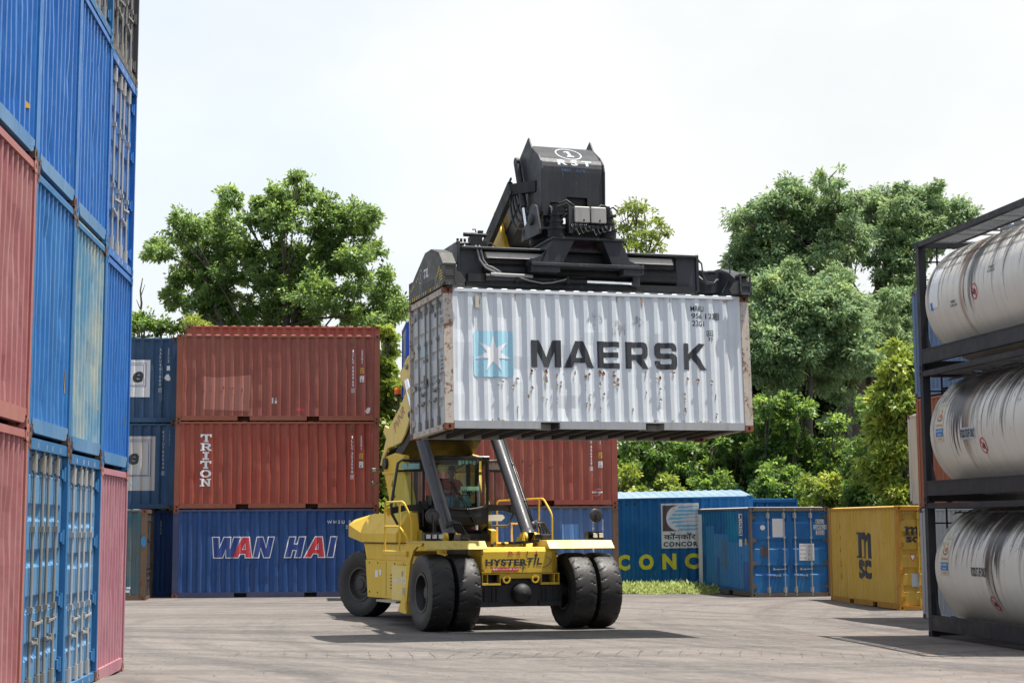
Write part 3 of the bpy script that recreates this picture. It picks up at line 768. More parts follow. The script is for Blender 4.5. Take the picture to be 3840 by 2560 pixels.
# front cross member with the lettering
b = MB()
pl = [(-.92, .10), (-.82, -.22), (.69, -.22), (.90, .0), (.90, .30), (-.92, .30)]
b.loft([[(x, y, 1.02) for x, y in pl], [(x, y, 1.44) for x, y in pl], [(x*.985, y+(.05 if y < 0 else .02), 1.53) for x, y in pl]])
plate = b.build('front_crossmember', YL, RS, bevel=.012)
b = MB()
for x0, x1 in ((-.80, -.40), (.46, .87)):
    b.box(x0, x1, -.20, .1, .785, .83); b.box(x0, x1, -.20, .1, .995, 1.018)
    for x in (x0+.012, x0+(.12 if x0 < 0 else .30), x1-.012): b.box(x-.012, x+.012, -.19, .09, .83, .995)
b.box(-.40, .46, -.19, -.1, .915, 1.018)
for x in (-.28, .34):
    b.lathe([(0, .05), (0, .085), (.06, .085), (.06, .05), (0, .05)], (x, -.215, .90), (0, 1, 0), 16, False)
b.build('bumper_frame', YL, RS, bevel=.006)
b = MB(); b.box(-.97, .97, .02, .5, .42, .86); b.box(-.95, .95, .08, .6, .36, 1.3); b.box(-.94, .96, -.10, .4, .37, .80); b.box(-.45, .5, -.06, .1, .36, .99); b.cyl((-1.5, .1, GZ+.75), (1.5, .1, GZ+.75), .15)
for x0, x1 in ((-.88,-.66), (-.62,-.40), (.46,.66), (.70,.92)):
    b.box(x0, x1, -.11, .05, .38, .80); b.box(x0-.02, x1+.02, -.14, .0, .36, .46)
    for k in (.3, .7): b.cyl((x0+(x1-x0)*k, -.13, .46), (x0+(x1-x0)*k, -.13, .74), .014, seg=8)
b.build('front_axle', M['axle'], RS, bevel=.01)
b = MB(); b.lathe([(.2, .195), (-.03, .195), (-.09, .165), (-.14, .10), (-.155, .03), (-.175, .025), (-.18, 0)], (.045, -.20, .62), (0, 1, 0), 32); b.build('hub_dome', M['axle'], RS, 40)
# frame rails and undertray
b = MB()
for s in (-1, 1): b.prism([(s*.62, .2, .62), (s*.62, 6.9, .72), (s*.62, 6.9, 1.45), (s*.62, .2, 1.50)], (-s*.12, 0, 0))
b.build('frame_rail', YL, RS, bevel=.01)
b = MB(); b.box(-.9, .9, .3, 1.6, 1.02, 1.50); b.box(-.85, .85, 2.2, 6.6, .45, .95); b.box(-1.0, 1.0, 6.2, 6.6, .45, .85)
for k in range(5): b.bar((-.55+.25*k, -.1, 1.57+.02*k), (.1+.16*k, 1.4, 1.6), .05, .05)
b.build('undertray', M['axle'], RS)
# mudguards
for s in (-1, 1):
    b = MB(); xo, xi = s*2.02, s*.74
    sec = lambda x, d: [(x, -.36, 1.50), (x, -.20, 1.655), (x, .95, 1.655), (x, .95, 1.63), (x, -.19, 1.63), (x, -.34, 1.49)]
    b.loft([sec(xi if s > 0 else xo, 0), sec(xo if s > 0 else xi, 0)])
    if s > 0: b.prism([(xi, -.36, 1.50), (xi, -.2, 1.655), (xi, .3, 1.655), (xi, .25, 1.5)], (-.14, .02, 0))
    m = b.build('mudguard', M['lip_yellow'] if s < 0 else M['pale_yellow'], RS)
    if s < 0:
        arch = [(-.10, 1.63), (.95, 1.63), (.95, 1.1), (1.02, .28), (.98, .28), (.82, .85), (.70, 1.25), (.52, 1.46), (.30, 1.55), (.05, 1.56)]
        MB().prism([(-2.0, y, z) for y, z in arch], (.05, 0, 0)).build('mudguard_arch', YL, RS)
        MB().prism([(-2.0, .94, .42), (-2.0, 1.1, .62), (-2.0, 1.5, .25), (-2.0, 1.1, .22), (-2.0, .94, .22)], (.5, 0, 0)).build('mud_flap', YL, RS)
# rear body: tail weight, side panels, lower box
b = MB()
def ts(y, w, wt, z0, z1, z2, r=None, rt=None, rz=None): r = r or w; rt = rt or wt; return [(-w, y, z0), (r, y, z0), (r, y, rz or z1), (rt, y, rz or z2), (-wt, y, z2), (-w, y, z1)]
b.loft([ts(3.45, 1.40, 1.12, 1.60, 1.80, 2.24, -.85, -.9), ts(5.0, 1.40, 1.12, 1.60, 1.80, 2.24, -.85, -.9)])
b.loft([ts(5.0, 1.40, 1.12, 1.60, 1.80, 2.24, 1.36, .5, 1.92), ts(5.75, 1.40, 1.12, 1.60, 1.80, 2.24, 1.36, .5, 1.92), ts(5.95, 1.40, 1.12, 1.60, 1.80, 2.24, 1.36, .9, 2.24), ts(8.2, 1.02, .86, 1.71, 2.0, 2.12)])
b.build('counterweight', YL, RS, bevel=.02, seg=2)
b = MB()
for s in (-1, 1):
    b.prism([(s*1.37, .95, 1.30), (s*1.37, 2.2, 1.58), (s*1.37, 5.85, 1.58), (s*1.37, 5.62, 1.22), (s*1.37, .95, 1.22)], (-s*.4, 0, 0))
    b.prism([(s*1.40, .95, 1.22), (s*1.40, 5.62, 1.22), (s*1.40, 5.45, .40), (s*1.40, .95, .42)], (-s*.45, 0, 0))
b.build('side_panel', YL, RS, bevel=.01)
b = MB(); b.box(-1.95, -1.41, .90, 2.05, .45, 1.17); bx_ = b.build('step_box', M['pale_yellow'], RS, bevel=.015)
fnl = lambda y0, zf: (lambda s, z: (-1.954, y0-s, z))
lay(fit(text_mesh('46-33CH', 1, .02), .2, .80, .85, .13), fnl(2.05, 0), 'model_lettering', M['white_ink'], bx_)
MB().box(-1.957, -1.95, 1.05, 1.32, .5, .72).box(-1.957, -1.95, 1.3, 1.38, .95, 1.05).build('latch_plate', M['steel_box'], bx_)
MB().box(-1.7, -1.41, 2.15, 2.75, .42, .82).build('step_riser', M['tread_plate'], RS)
MB().box(-1.85, -1.41, 2.05, 3.4, .38, .42).build('lower_step', M['tread_plate'], RS)
# platform and hand rails
for s in (-1, 1):
    if s < 0: MB().box(-2.05, -1.38, .82, 2.35, 1.36, 1.46).build('platform', YL, RS, bevel=.01)
    else: MB().box(1.38, 2.05, 3.1, 5.4, 1.5, 1.58).build('platform', YL, RS, bevel=.01)
    b = MB(); x0, x1 = s*2.03, s*1.52; q = .021
    def rnd(pts, r=.09):
        out = []
        for i, p in enumerate(pts):
            p = Vector(p)
            if i in (0, len(pts)-1): out.append(p); continue
            a = Vector(pts[i-1]); c = Vector(pts[i+1])
            u = p+(a-p).normalized()*r; w_ = p+(c-p).normalized()*r
            out += [u, p*.5+(u+w_)*.25, w_]
        return out
    if s > 0:
        b.tube(rnd([(1.62, 5.2, 1.5), (1.62, 5.2, 2.52), (1.98, 3.3, 2.55), (2.04, 2.95, 2.2), (2.04, 2.95, 1.5)]), q, 8); b.tube([(1.96, 3.5, 1.55), (1.96, 3.5, 2.54)], q, 8); b.tube([(1.74, 4.6, 1.55), (1.74, 4.6, 2.0), (1.96, 3.5, 2.0)], q, 8)
        b.build('hand_rail', YL, RS, 40); continue
    b.tube(rnd([(x0, 2.25, 1.46), (x0, 2.25, 2.45), (x0, 1.05, 2.45), (x0*.93, .95, 2.1), (x0*.93, .95, 1.46)]), q, 8)
    b.tube(rnd([(x0, 1.3, 1.46), (x0, 1.3, 2.44)]), q, 8)
    b.tube(rnd([(x0, 2.25, 1.95), (x0, 1.3, 1.95), (x0*.95, 1.05, 1.7), (x0*.95, 1.05, 1.46)]), q, 8)
    b.build('hand_rail', YL, RS, 40)
# boom pedestal: two upright cheeks either side of the cab
for s in (-1, 1):
    pts = [(5.78, 3.20), (5.62, 3.52), (5.0, 3.58), (4.35, 3.50), (4.30, 3.15), (3.95, 2.6), (3.78, 2.25), (3.72, 1.9), (3.45, 1.86), (3.45, 1.5), (5.3, 1.5), (5.15, 2.2)]
    b = MB(); b.prism([(s*.93, y, z) for y, z in pts], (-s*.14, 0, 0))
    b.box(min(s*.96, s*.76), max(s*.96, s*.76), 4.25, 5.80, 3.12, 3.18)
    tw = b.build('boom_pedestal', YL, RS, bevel=.012)
    MB().lathe([(0, .0), (0, .13), (.07, .13), (.07, .0)], (s*.93, 5.55, 3.36), (s, 0, 0), 20).build('pivot_pin', M['frame_black'], tw, 40)
    if s < 0:
        fn = lambda a, z: (-.935, 5.45-a*.62-(2.9-z)*.0, z)
        bm = bmesh.new()
        for i, ch in enumerate('HYSTER'):
            t = fit(text_mesh(ch, 1, .02), -.09, -.11, .2, .2)
            mt = Matrix.Translation((.55+i*.19, 2.86-i*.235, 0)) @ Matrix.Rotation(R(-50), 4, 'Z'); bmesh.ops.transform(t, matrix=mt, verts=t.verts)
            me = bpy.data.meshes.new('t'); t.to_mesh(me); t.free(); bm.from_mesh(me); bpy.data.meshes.remove(me)
        lay(bm, fn, 'pedestal_lettering', M['ink_clean'], tw)

# ---------------- boom
def on(a, b_, t): return Vector(a).lerp(Vector(b_), t)
BA, BB = Vector((0, 5.1, 4.0)), Vector((0, -.62, 7.80))
bd = (BB-BA).normalized(); bu = Vector((1, 0, 0)).cross(bd)*-1
if bu.z < 0: bu = -bu
def bsec(c, w, h, o=0): return [tuple(c + Vector((i*w/2, 0, 0)) + bu*(j*h/2+o)) for i, j in ((-1,-1),(1,-1),(1,1),(-1,1))]
b = MB(); b.loft([bsec(BA+bd*.45, 1.05, .9), bsec(BB-bd*.35, 1.05, .95)]); b.loft([bsec(BB-bd*.35, 1.14, 1.04), bsec(BB, 1.14, 1.04)])
for s in (-1, 1):
    b.prism([tuple(BB-bd*.42+bu*.3+Vector((s*.58, 0, 0))), tuple(BB+bd*.05+bu*.55+Vector((s*.58, 0, 0))), tuple(BB+bd*.12-bu*.1+Vector((s*.58, 0, 0))), tuple(BB-bu*.62+Vector((s*.58, 0, 0))), tuple(BB-bd*.35-bu*.5+Vector((s*.58, 0, 0)))], (-s*.06, 0, 0))
ob = b.build('outer_boom', YL, RS, bevel=.02)
for s in (-1, 1):   # flared cheeks at the foot of the boom
    x = s*.90
    pts = [(6.17, 3.33), (5.49, 4.2), (4.67, 4.62), (4.27, 4.93), (3.9, 5.05), (3.7, 4.9), (4.0, 4.32), (4.35, 3.98), (4.66, 3.8), (5.2, 3.74), (5.57, 3.72)]
    b = MB(); b.prism([(x, y, z) for y, z in pts], (-s*.05, 0, 0))
    fl = [(6.17, 3.33), (5.57, 3.70), (5.2, 3.72), (4.66, 3.78), (4.35, 3.96), (4.0, 4.30), (3.7, 4.88)]
    fb = MB(); fb.loft([[(x-s*.06, y, z), (x-s*.50, y+.0, z-.03), (x-s*.50, y, z-.06), (x-s*.06, y, z-.02)] for y, z in fl]); fb.build('boom_flange', M['axle'], RS)  # flange coloured black for the shade and dirt below the boom
    b.prism([(x*.98, 5.98, 4.10), (x*.98, 5.86, 4.24), (x*.98, 5.55, 4.16), (x*.98, 5.7, 3.9)], (-s*.05, 0, 0))
    MB().prism([(x-s*.052, y*.99+.05, z+.02) for y, z in pts[1:]], (-s*.012, 0, 0)).build('cheek_shade_sheet', M['axle'], RS)  # added black sheet, painting in the shade and grease inside the cheek
    ck = b.build('boom_cheek', YL if s > 0 else M['pale_yellow'], RS, bevel=.01)
    if s < 0:
        fn = lambda a, z: (-.905, 5.05-a, z)
        bm = text_mesh('PVNR', 1, .0); fit(bm, 0, 0, .8, .24)
        bmesh.ops.transform(bm, matrix=Matrix.Translation((.05, 4.02, 0)) @ Matrix.Rotation(R(32), 4, 'Z'), verts=bm.verts)
        lay(bm, fn, 'red_scrawl', M['patch_red'], ck)
b = MB(); b.loft([[( -.84, 6.0, 3.20), (.84, 6.0, 3.20), (.84, 5.9, 3.4), (-.84, 5.9, 3.4)], [(-.84, 5.2, 3.30), (.84, 5.2, 3.30), (.84, 5.2, 3.6), (-.84, 5.2, 3.6)], [(-.84, 4.2, 3.82), (.84, 4.2, 3.82), (.84, 4.2, 4.2), (-.84, 4.2, 4.2)], [(-.56, 2.4, 5.08), (.56, 2.4, 5.08), (.56, 2.4, 5.35), (-.56, 2.4, 5.35)], [(-.56, .2, 6.52), (.56, .2, 6.52), (.56, .2, 6.75), (-.56, .2, 6.75)]])
b.build('boom_shade_plate', M['axle'], RS)  # added black plate: shaded, dirty boom underside put into its colour
for s in (-1, 1):   # folded cover higher up the boom
    b = MB(); p = [(5.13, 5.38), (4.61, 5.72), (4.2, 5.80), (4.1, 5.30), (4.45, 5.22), (4.72, 5.2), (5.06, 5.18)]
    b.prism([(s*.76, y, z) for y, z in p], (-s*.04, 0, 0)); b.prism([(s*.76, 5.06, 5.18), (s*.76, 4.1, 5.30), (s*.55, 4.2, 4.9), (s*.55, 4.9, 4.7)], (-s*.03, 0, 0.02))
    b.prism([(s*.76, 5.13, 5.38), (s*.76, 4.2, 5.80), (s*.5, 4.2, 5.85), (s*.5, 5.1, 5.42)], (0, 0, .03))
    cv = b.build('hose_cover', M['pale_yellow'], RS)
    MB().lathe([(0, .0), (0, .07), (.05, .07), (.05, 0)], (s*.76, 4.6, 5.5), (s, 0, 0), 14).build('cover_bolt', M['steel_box'], cv)
HB = Vector((.05, -2.35, 8.55))
b = MB(); b.loft([bsec(BB-bd*1.5, .86, .76), bsec(BB+bd*1.9, .86, .76)])
for s in (-1, 1): b.loft([[tuple(Vector(p)+Vector((s*.435, 0, 0))+bu*.0) for p in bsec(BB+bd*.0, .03, .10)], [tuple(Vector(p)+Vector((s*.435, 0, 0))) for p in bsec(BB+bd*1.85, .03, .10)]])
ib = b.build('inner_boom', M['grab'], RS, bevel=.015)
# cable trough beside the boom, bent over towards the head
b = MB(); tb = Vector((-.82, -.58, 7.55)); tt = Vector((-.82, -1.95, 8.50))
b.bar(tb-(tt-tb)*.5, tt, .10, .30, bu); b.bar((-.82, -1.88, 8.45), (-.60, -2.75, 8.40), .12, .22)
b.build('cable_trough', M['grab_dark'], RS, bevel=.008)
b = MB(); b.bar(tb+Vector((-.02, -.1, .2)), tt+Vector((-.02, -.02, .17)), .03, .04, bu); b.build('trough_edge', M['grab'], RS)
for k in range(4):   # looping hoses between trough and head
    b = MB(); pts = []
    for i in range(13):
        t = i/12; p = Vector((-.86+.03*k, -1.93-.03*k, 8.52)).lerp(Vector((-.62+.05*k, -2.75, 7.75+.1*k)), t)
        p += Vector((0, .38*math.sin(PI*t)*(1-.14*k), -.42*math.sin(PI*t)*(1-.12*k))); pts.append(p)
    b.tube(pts, .022, 7); b.build('hose', M['hose'], RS, True)

# head: gooseneck hood with two cheeks
def hd(x): return [(x, -2.36, 9.42), (x, -1.82, 9.02), (x, -2.10, 8.66), (x, -2.58, 7.94), (x, -2.80, 7.70), (x, -3.02, 7.86), (x, -3.03, 8.70), (x, -2.98, 8.86), (x, -2.86, 8.99), (x, -2.52, 9.20)]
for s, x in ((-1, -.60), (1, .665)):
    MB().prism(hd(x), (s*.035, 0, 0)).build('head_cheek', M['grab'], RS, bevel=.006)
b = MB()
fr = [(-2.46, 9.24), (-2.70, 9.08), (-2.83, 8.98), (-2.90, 8.93), (-2.955, 8.85), (-2.985, 8.76), (-2.99, 8.66), (-2.99, 8.18)]
for (y0, z0), (y1, z1) in zip(fr, fr[1:]): b.quad((-.60, y0, z0), (.665, y0, z0), (.665, y1, z1), (-.60, y1, z1))
# lower edge cut round the gearboxes
b.quad((-.60, -2.99, 8.18), (-.10, -2.99, 8.18), (-.10, -2.99, 8.06), (-.60, -2.99, 8.06)); b.quad((.33, -2.99, 8.18), (.665, -2.99, 8.18), (.665, -2.99, 8.0), (.33, -2.99, 8.0))
b.quad((-.60, -2.99, 8.06), (-.45, -2.99, 8.06), (-.45, -2.99, 7.80), (-.60, -2.99, 7.80))
b.quad((-.60, -2.46, 9.24), (.665, -2.46, 9.24), (.665, -1.85, 8.98), (-.60, -1.85, 8.98)); b.quad((-.6, -1.85, 8.98), (.665, -1.85, 8.98), (.665, -2.1, 8.6), (-.6, -2.1, 8.6))
hood = b.build('head_hood', M['grab'], RS, 50, recalc=False)
MB().box(-.58, .64, -2.9, -2.2, 7.9, 8.5).build('head_inner', M['axle'], RS)
def hfn(s, q):   # distance down the hood from its top edge
    d = -q; 
    for (y0, z0), (y1, z1) in zip(fr, fr[1:]):
        l = math.hypot(y1-y0, z1-z0)
        if d <= l: break
        d -= l
    t = d/l; n = Vector((0, (z1-z0), -(y1-y0))).normalized()
    if n.y > 0: n = -n
    return (s, y0+(y1-y0)*t + n.y*.004, z0+(z1-z0)*t + n.z*.004)
def hl(bm, mat, name):
    for c in np.cumsum([math.hypot(y1-y0, z1-z0) for (y0, z0), (y1, z1) in zip(fr, fr[1:])]):
        bmesh.ops.bisect_plane(bm, geom=bm.verts[:]+bm.edges[:]+bm.faces[:], dist=1e-6, plane_co=(0, -c, 0), plane_no=(0, 1, 0))
    lay(bm, hfn, name, mat, hood)
hl(poly_mesh([circ(.06, -.30, .27, 40, .24), circ(.06, -.30, .245, 40, .215)]), M['grey_ink'], 'circle_emblem')
hl(poly_mesh([[(.0,-.42),(.0,-.38),(.045,-.38),(.045,-.22),(-.01,-.235),(-.01,-.20),(.05,-.17),(.105,-.17),(.105,-.38),(.15,-.38),(.15,-.42)]]), M['grey_ink'], 'number_one')
hl(fit(text_mesh('R S T', 1, .035), -.27, -.69, .72, .125), M['grey_ink'], 'head_lettering')
hl(fit(text_mesh('FIRST 1 PUMPS', 1, .0), -.2, -.82, .55, .055), worn_letter('faded_blue_ink', (.03, .12, .26), .6), 'head_small_lettering')
# tilt cylinders and hinge lugs
for s, x in ((-1, -.72), (1, .78)):
    c = MB(); c.cyl((x, -2.0, 8.93), (x, -2.33, 8.05), .068, seg=16); c.lathe([(0, .085), (.07, .085)], (x-.035, -1.97, 9.0), (1, 0, 0), 14)
    t = c.build('tilt_cylinder', M['grab'], RS, 40)
    c = MB(); c.cyl((x, -2.3, 8.1), (x, -2.46, 7.62), .034, seg=12); c.build('rod', M['chrome'], t, 40)
    c = MB(); c.lathe([(0, .0), (0, .075), (.1, .075), (.1, 0)], (x-.05, -2.44, 7.53), (1, 0, 0), 14); c.build('rod_eye', M['grab_dark'], t, 40)
    for dx in (0, .30*-s):
        lug = MB(); pts = [(-2.30, 7.36), (-2.36, 7.60), (-2.62, 7.72), (-2.78, 8.0), (-2.92, 8.04), (-3.05, 7.95), (-3.22, 7.50), (-3.22, 7.40)]
        lug.prism([(x+dx*1., y, z) for y, z in pts], (s*.05, 0, 0)); lg = lug.build('hinge_lug', M['grab'], RS, bevel=.008)
        MB().lathe([(0, 0), (0, .11), (.04, .10), (.06, .05), (.06, 0)], (x+dx+s*.05, -2.84, 7.72), (s, 0, 0), 20).build('hinge_pin', M['grab_lid'], lg, 40)

# hoses hanging by the boom foot, seams, bolts and vents of the bodywork
b = MB()
for k in range(3): b.tube([(-.70+.05*k, 4.0, 5.0), (-.80+.05*k, 4.25, 4.55-.05*k), (-.82+.05*k, 4.45, 4.15), (-.74, 4.1, 4.02+.06*k), (-.6, 3.4, 4.45), (-.5, 2.6, 5.0)], .032, 8)
b.build('hose', M['hose'], RS, True)
b = MB()
for y in (2.9, 4.1): b.box(-1.405, -1.40, y, y+.012, .46, 1.2)
b.box(-1.405, -1.375, .96, 5.8, 1.583, 1.60)
for y in (1.1, 2.3, 3.5, 4.7, 5.3):
    for z in (.52, 1.16): b.cyl((-1.40, y, z), (-1.412, y, z), .018, seg=8)
for k in range(5): b.box(-1.405, -1.40, 3.2, 3.8, .62+.07*k, .65+.07*k)
for x in (-.85, .74):
    for z in (1.08, 1.4): b.cyl((x+.04, -.22, z), (x+.04, -.232, z), .014, seg=8)
b.build('panel_seam', M['axle'], RS)
lay(poly_mesh([rect(.3, .85, .52, 1.0), rect(.6, .9, .75, 1.02)]), lambda s, z: (-1.404, 5.2-s, z), 'decal', M['white_ink'], RS)
# ---------------- grab (spreader): measured in the held container's own axes: a along it, b across, z up
RSW = Matrix.Translation(SO) @ Matrix.Rotation(SY, 4, 'Z')
MW = Matrix.Translation((-1.0922, 34.7983, 6.26)) @ Matrix.Rotation(.3107, 4, 'Z') @ Matrix.Rotation(-.0403, 4, 'X') @ Matrix.Translation((0, 0, -6.26))
G2S = RSW.inverted() @ MW
def GB():
    b = MB(); b.M = G2S; return b
G_, GD = M['grab'], M['grab_dark']
b = GB(); b.box(.50, 5.26, .80, 1.64, 6.46, 7.12); b.box(.44, .50, .70, 1.74, 6.44, 7.24); b.box(5.26, 5.32, .70, 1.74, 6.44, 7.16)
b.box(.50, .95, .74, .80, 6.46, 7.10); b.box(4.85, 5.26, .74, .80, 6.46, 7.10)
b.box(.5, 5.26, .60, .86, 7.09, 7.13)
sp = b.build('spreader_beam', G_, RS, bevel=.01)
b = GB(); b.cyl((.95, .84, 6.70), (4.85, .84, 6.70), .16, seg=24); b.box(.6, 5.2, .66, .78, 6.40, 6.52)
b.build('beam_tube', GD, sp, 40)
for x0, x1 in ((.98, 2.15), (3.65, 4.75)):
    b = GB(); b.hexa([(x0+.02, .62, 6.93), (x1, .62, 6.93), (x1, .80, 6.95), (x0+.02, .80, 6.95), (x0, .70, 7.05), (x1, .70, 7.05), (x1, .80, 7.06), (x0, .80, 7.06)])
    b.build('wear_strip', M['wear_plate'], sp)
E2 = [(2.45, 6.53), (2.44, 6.28), (-.02, 6.28), (-.02, 6.63), (.30, 6.93), (.81, 7.08), (1.25, 7.08), (1.93, 6.78)]
M['hazard_grey'] = paint('hazard_grey', (.05, .05, .048), (.08, .077, .066), .6, rust=.15, dirt=.45, scr=.3, rcol=(.16,.12,.08), wob=.05)
for side in (0, 1):
    fa = (lambda a: a) if side == 0 else (lambda a: 6.05-a)
    if side: E2 = [(2.45, 6.45), (2.44, 6.28), (-.02, 6.28), (-.02, 6.52), (.5, 6.80), (.9, 6.93), (1.3, 6.95), (1.9, 6.72)]
    b = GB(); b.prism([(fa(-.03), y, z) for y, z in E2], (.03 if side == 0 else -.03, 0, 0))
    b.prism([(fa(.19), y, z) for y, z in E2], (.03 if side == 0 else -.03, 0, 0))
    for (y0, z0), (y1, z1) in zip(E2, E2[1:]+E2[:1]):
        d = Vector((0, y1-y0, z1-z0)).normalized()*.0
        b.add([(fa(0), y0, z0), (fa(.19), y0, z0), (fa(.19), y1, z1), (fa(0), y1, z1)], [(0, 1, 2, 3)])
    b.box(min(fa(.2), fa(.56)), max(fa(.2), fa(.56)), .86, 1.58, 6.45, 6.86)
    eb = b.build('end_beam', M['hazard_grey'] if side == 0 else M['grab'], sp)
    for y0 in (0., 2.24):     # open corner boxes over the container corners
        b = GB(); x0 = fa(.18) if side else fa(0.)
        for z0, z1 in ((6.28, 6.33), (6.45, 6.475), (6.64, 6.68)): b.box(x0-.03, x0+.20, y0-.03, y0+.2, z0, z1)
        for cx in (x0-.03, x0+.17):
            for cy in (y0-.03, y0+.17): b.box(cx, cx+.03, cy, cy+.03, 6.28, 6.68)
        b.box(x0+.0, x0+.18, y0+.12, y0+.15, 6.3, 6.66)
        b.cyl((x0+.09, y0+.07, 6.24), (x0+.09, y0+.07, 6.42), .04, seg=10); b.cyl((x0+.09, y0+.07, 6.46), (x0+.09, y0+.07, 6.6), .055, seg=10)
        s = 1 if side == 0 else -1
        q = x0+.2 if side == 0 else x0-.03
        b.prism([(q, y0+.0, 6.3), (q, y0+.0, 6.56), (q+s*.10, y0+.0, 6.52), (q+s*.19, y0+.0, 6.38), (q+s*.15, y0+.0, 6.3)], (0, .03, 0))
        b.build('corner_box', M['grab_lid'], sp)
    if side == 0:
        fe = lambda s, z: tuple(G2S @ Vector((-.034, s, z)))
        fe = lambda s, z: tuple(G2S @ Vector((-.034, 2.43-s, z)))
        lay(poly_mesh([rect(.94, 6.37, 1.77, 6.50)]), fe, 'slot_shade', M['axle'], eb)  # flat black patch painting the dark inside the slot opening
        hz = []
        for k in range(15):
            u = .06+k*.158; hz.append([(u, 6.29), (u+.055, 6.29), (u+.095, 6.355), (u+.04, 6.355)])
        for k in range(7):
            u = .04+k*.10; zt = 6.50+.034*k; hz.append([(u, zt-.05), (u+.045, zt-.06), (u+.045, zt-.01), (u, zt)])
        for k in range(5): hz.append([(1.9+.05*k, 6.42+.05*k), (1.95+.05*k, 6.41+.05*k), (2.0+.05*k, 6.50+.04*k), (1.95+.05*k, 6.50+.04*k)])
        for k in range(4): hz.append([(2.16+.0*k, 6.38+.055*k), (2.36, 6.40+.055*k), (2.36, 6.43+.055*k), (2.16, 6.41+.055*k)])
        lay(poly_mesh(hz), fe, 'hazard_stripes', worn_letter('hazard_yellow', (.58, .40, .05), .6), eb)
        lay(poly_mesh([circ(.86, 6.68, .135), circ(.86, 6.68, .12)]), fe, 'circle_emblem', M['grey_ink'], eb)
        lay(fit(text_mesh('1', 1, .03), .83, 6.61, None, .14), fe, 'number_one', M['grey_ink'], eb)
        lay(fit(text_mesh('TIL', 1, .03, .25), 1.08, 6.60, .34, .17), fe, 'letters', M['white_ink'], eb)
# carriage
b = GB(); b.box(2.20, 3.62, .34, 2.15, 7.285, 7.335)
b.prism([(2.22, .38, 7.285), (2.66, .38, 7.285), (2.40, .38, 6.82), (2.00, .38, 6.82)], (0, .05, 0)); b.prism([(3.22, .38, 7.285), (3.60, .38, 7.285), (3.80, .38, 6.82), (3.40, .38, 6.82)], (0, .05, 0))
b.prism([(2.22, .43, 7.285), (2.27, .43, 7.285), (2.05, .43, 6.82), (2.0, .43, 6.82)], (0, 1.5, 0)); b.prism([(3.55, .43, 7.285), (3.60, .43, 7.285), (3.80, .43, 6.82), (3.75, .43, 6.82)], (0, 1.5, 0))
b.prism([(2.62, .43, 7.285), (2.66, .43, 7.285), (2.40, .43, 6.82), (2.36, .43, 6.82)], (0, .3, 0)); b.prism([(3.22, .43, 7.285), (3.26, .43, 7.285), (3.44, .43, 6.82), (3.40, .43, 6.82)], (0, .3, 0))
b.prism([(2.22, .45, 7.28), (2.12, .45, 7.10), (2.0, .45, 6.98), (1.80, .45, 6.90), (1.77, .45, 6.80), (2.02, .45, 6.80)], (0, .04, 0)); b.prism([(3.60, .45, 7.28), (3.66, .45, 7.10), (3.75, .45, 6.95), (3.98, .45, 6.86), (4.02, .45, 6.78), (3.78, .45, 6.80)], (0, .04, 0))
b.box(1.77, 4.02, .30, .80, 6.765, 6.82); b.box(1.77, 2.35, .36, .80, 6.66, 6.765); b.box(3.62, 4.02, .36, .80, 6.66, 6.765); b.box(1.77, 1.80, .34, .8, 6.66, 6.90); b.box(3.99, 4.02, .34, .8, 6.66, 6.88)
b.box(1.9, 3.9, 1.66, 2.1, 6.7, 6.82)
for x in (1.86, 1.95, 2.04, 3.72, 3.82, 3.92): b.cyl((x, .42, 6.85), (x, .45, 6.85), .022, seg=8)
ca = b.build('carriage', G_, sp, bevel=.006)
b = GB(); b.lathe([(7.335, .74), (7.38, .78), (7.50, .78), (7.52, .70), (7.60, .70)], (2.9, 1.35, 0), (0, 0, 1), 40); b.box(2.35, 3.5, .55, .9, 7.34, 7.62); b.box(2.5, 3.25, .45, .5, 7.36, 7.46)
for x in (2.55, 2.62, 2.85, 3.1, 3.2): b.cyl((x, .43, 7.41), (x, .46, 7.41), .02, seg=8)
b.build('turntable', GD, sp, 40)
for x in (2.33, 3.36):
    b = GB(); b.lathe([(7.335, .165), (7.48, .165), (7.48, .185), (7.52, .185), (7.52, .125), (7.62, .125), (7.62, .14), (7.66, .14), (7.66, .105), (7.74, .10), (7.74, .12), (7.77, .12), (7.77, .085), (7.86, .08), (7.86, .065), (7.97, .06)], (x, .48, 0), (0, 0, 1), 20)
    b.box(x-.02, x+.14, .36, .42, 7.76, 7.80); b.tube([(x, .4, 7.9), (x+.08, .36, 7.94), (x+.18, .4, 7.88)], .016, 6)
    b.build('slew_motor', GD, sp, 40)
b = GB()
for x0, x1 in ((2.62, 2.925), (2.945, 3.255)): b.box(x0, x1, .24, .45, 7.60, 7.905)
bx2 = b.build('valve_box', M['steel_box'], sp, bevel=.012)
for x in (2.80, 3.12): GB().box(x-.012, x+.012, .225, .24, 7.625, 7.66).build('latch', M['grab_dark'], bx2)
b = GB(); b.box(2.52, 2.60, .3, .5, 7.4, 7.92); b.box(2.6, 3.3, .30, .42, 7.50, 7.56)
for k in range(9):
    x = 2.55+.085*k; d = .05+.03*((k*7) % 4)
    b.tube([(x, .33, 7.60), (x+.01, .27, 7.55-d*.4), (x+.06, .25, 7.50-d), (x+.11, .27, 7.50-d*.6), (x+.14, .33, 7.57)], .014, 6)
b.tube([(2.38, .44, 7.98), (2.5, .36, 8.04), (2.65, .4, 7.96), (2.72, .4, 7.9)], .016, 6); b.tube([(2.36, .44, 7.93), (2.5, .34, 7.98), (2.62, .4, 7.88)], .016, 6); b.tube([(3.1, .4, 7.9), (3.2, .36, 7.97), (3.33, .44, 7.97)], .016, 6)
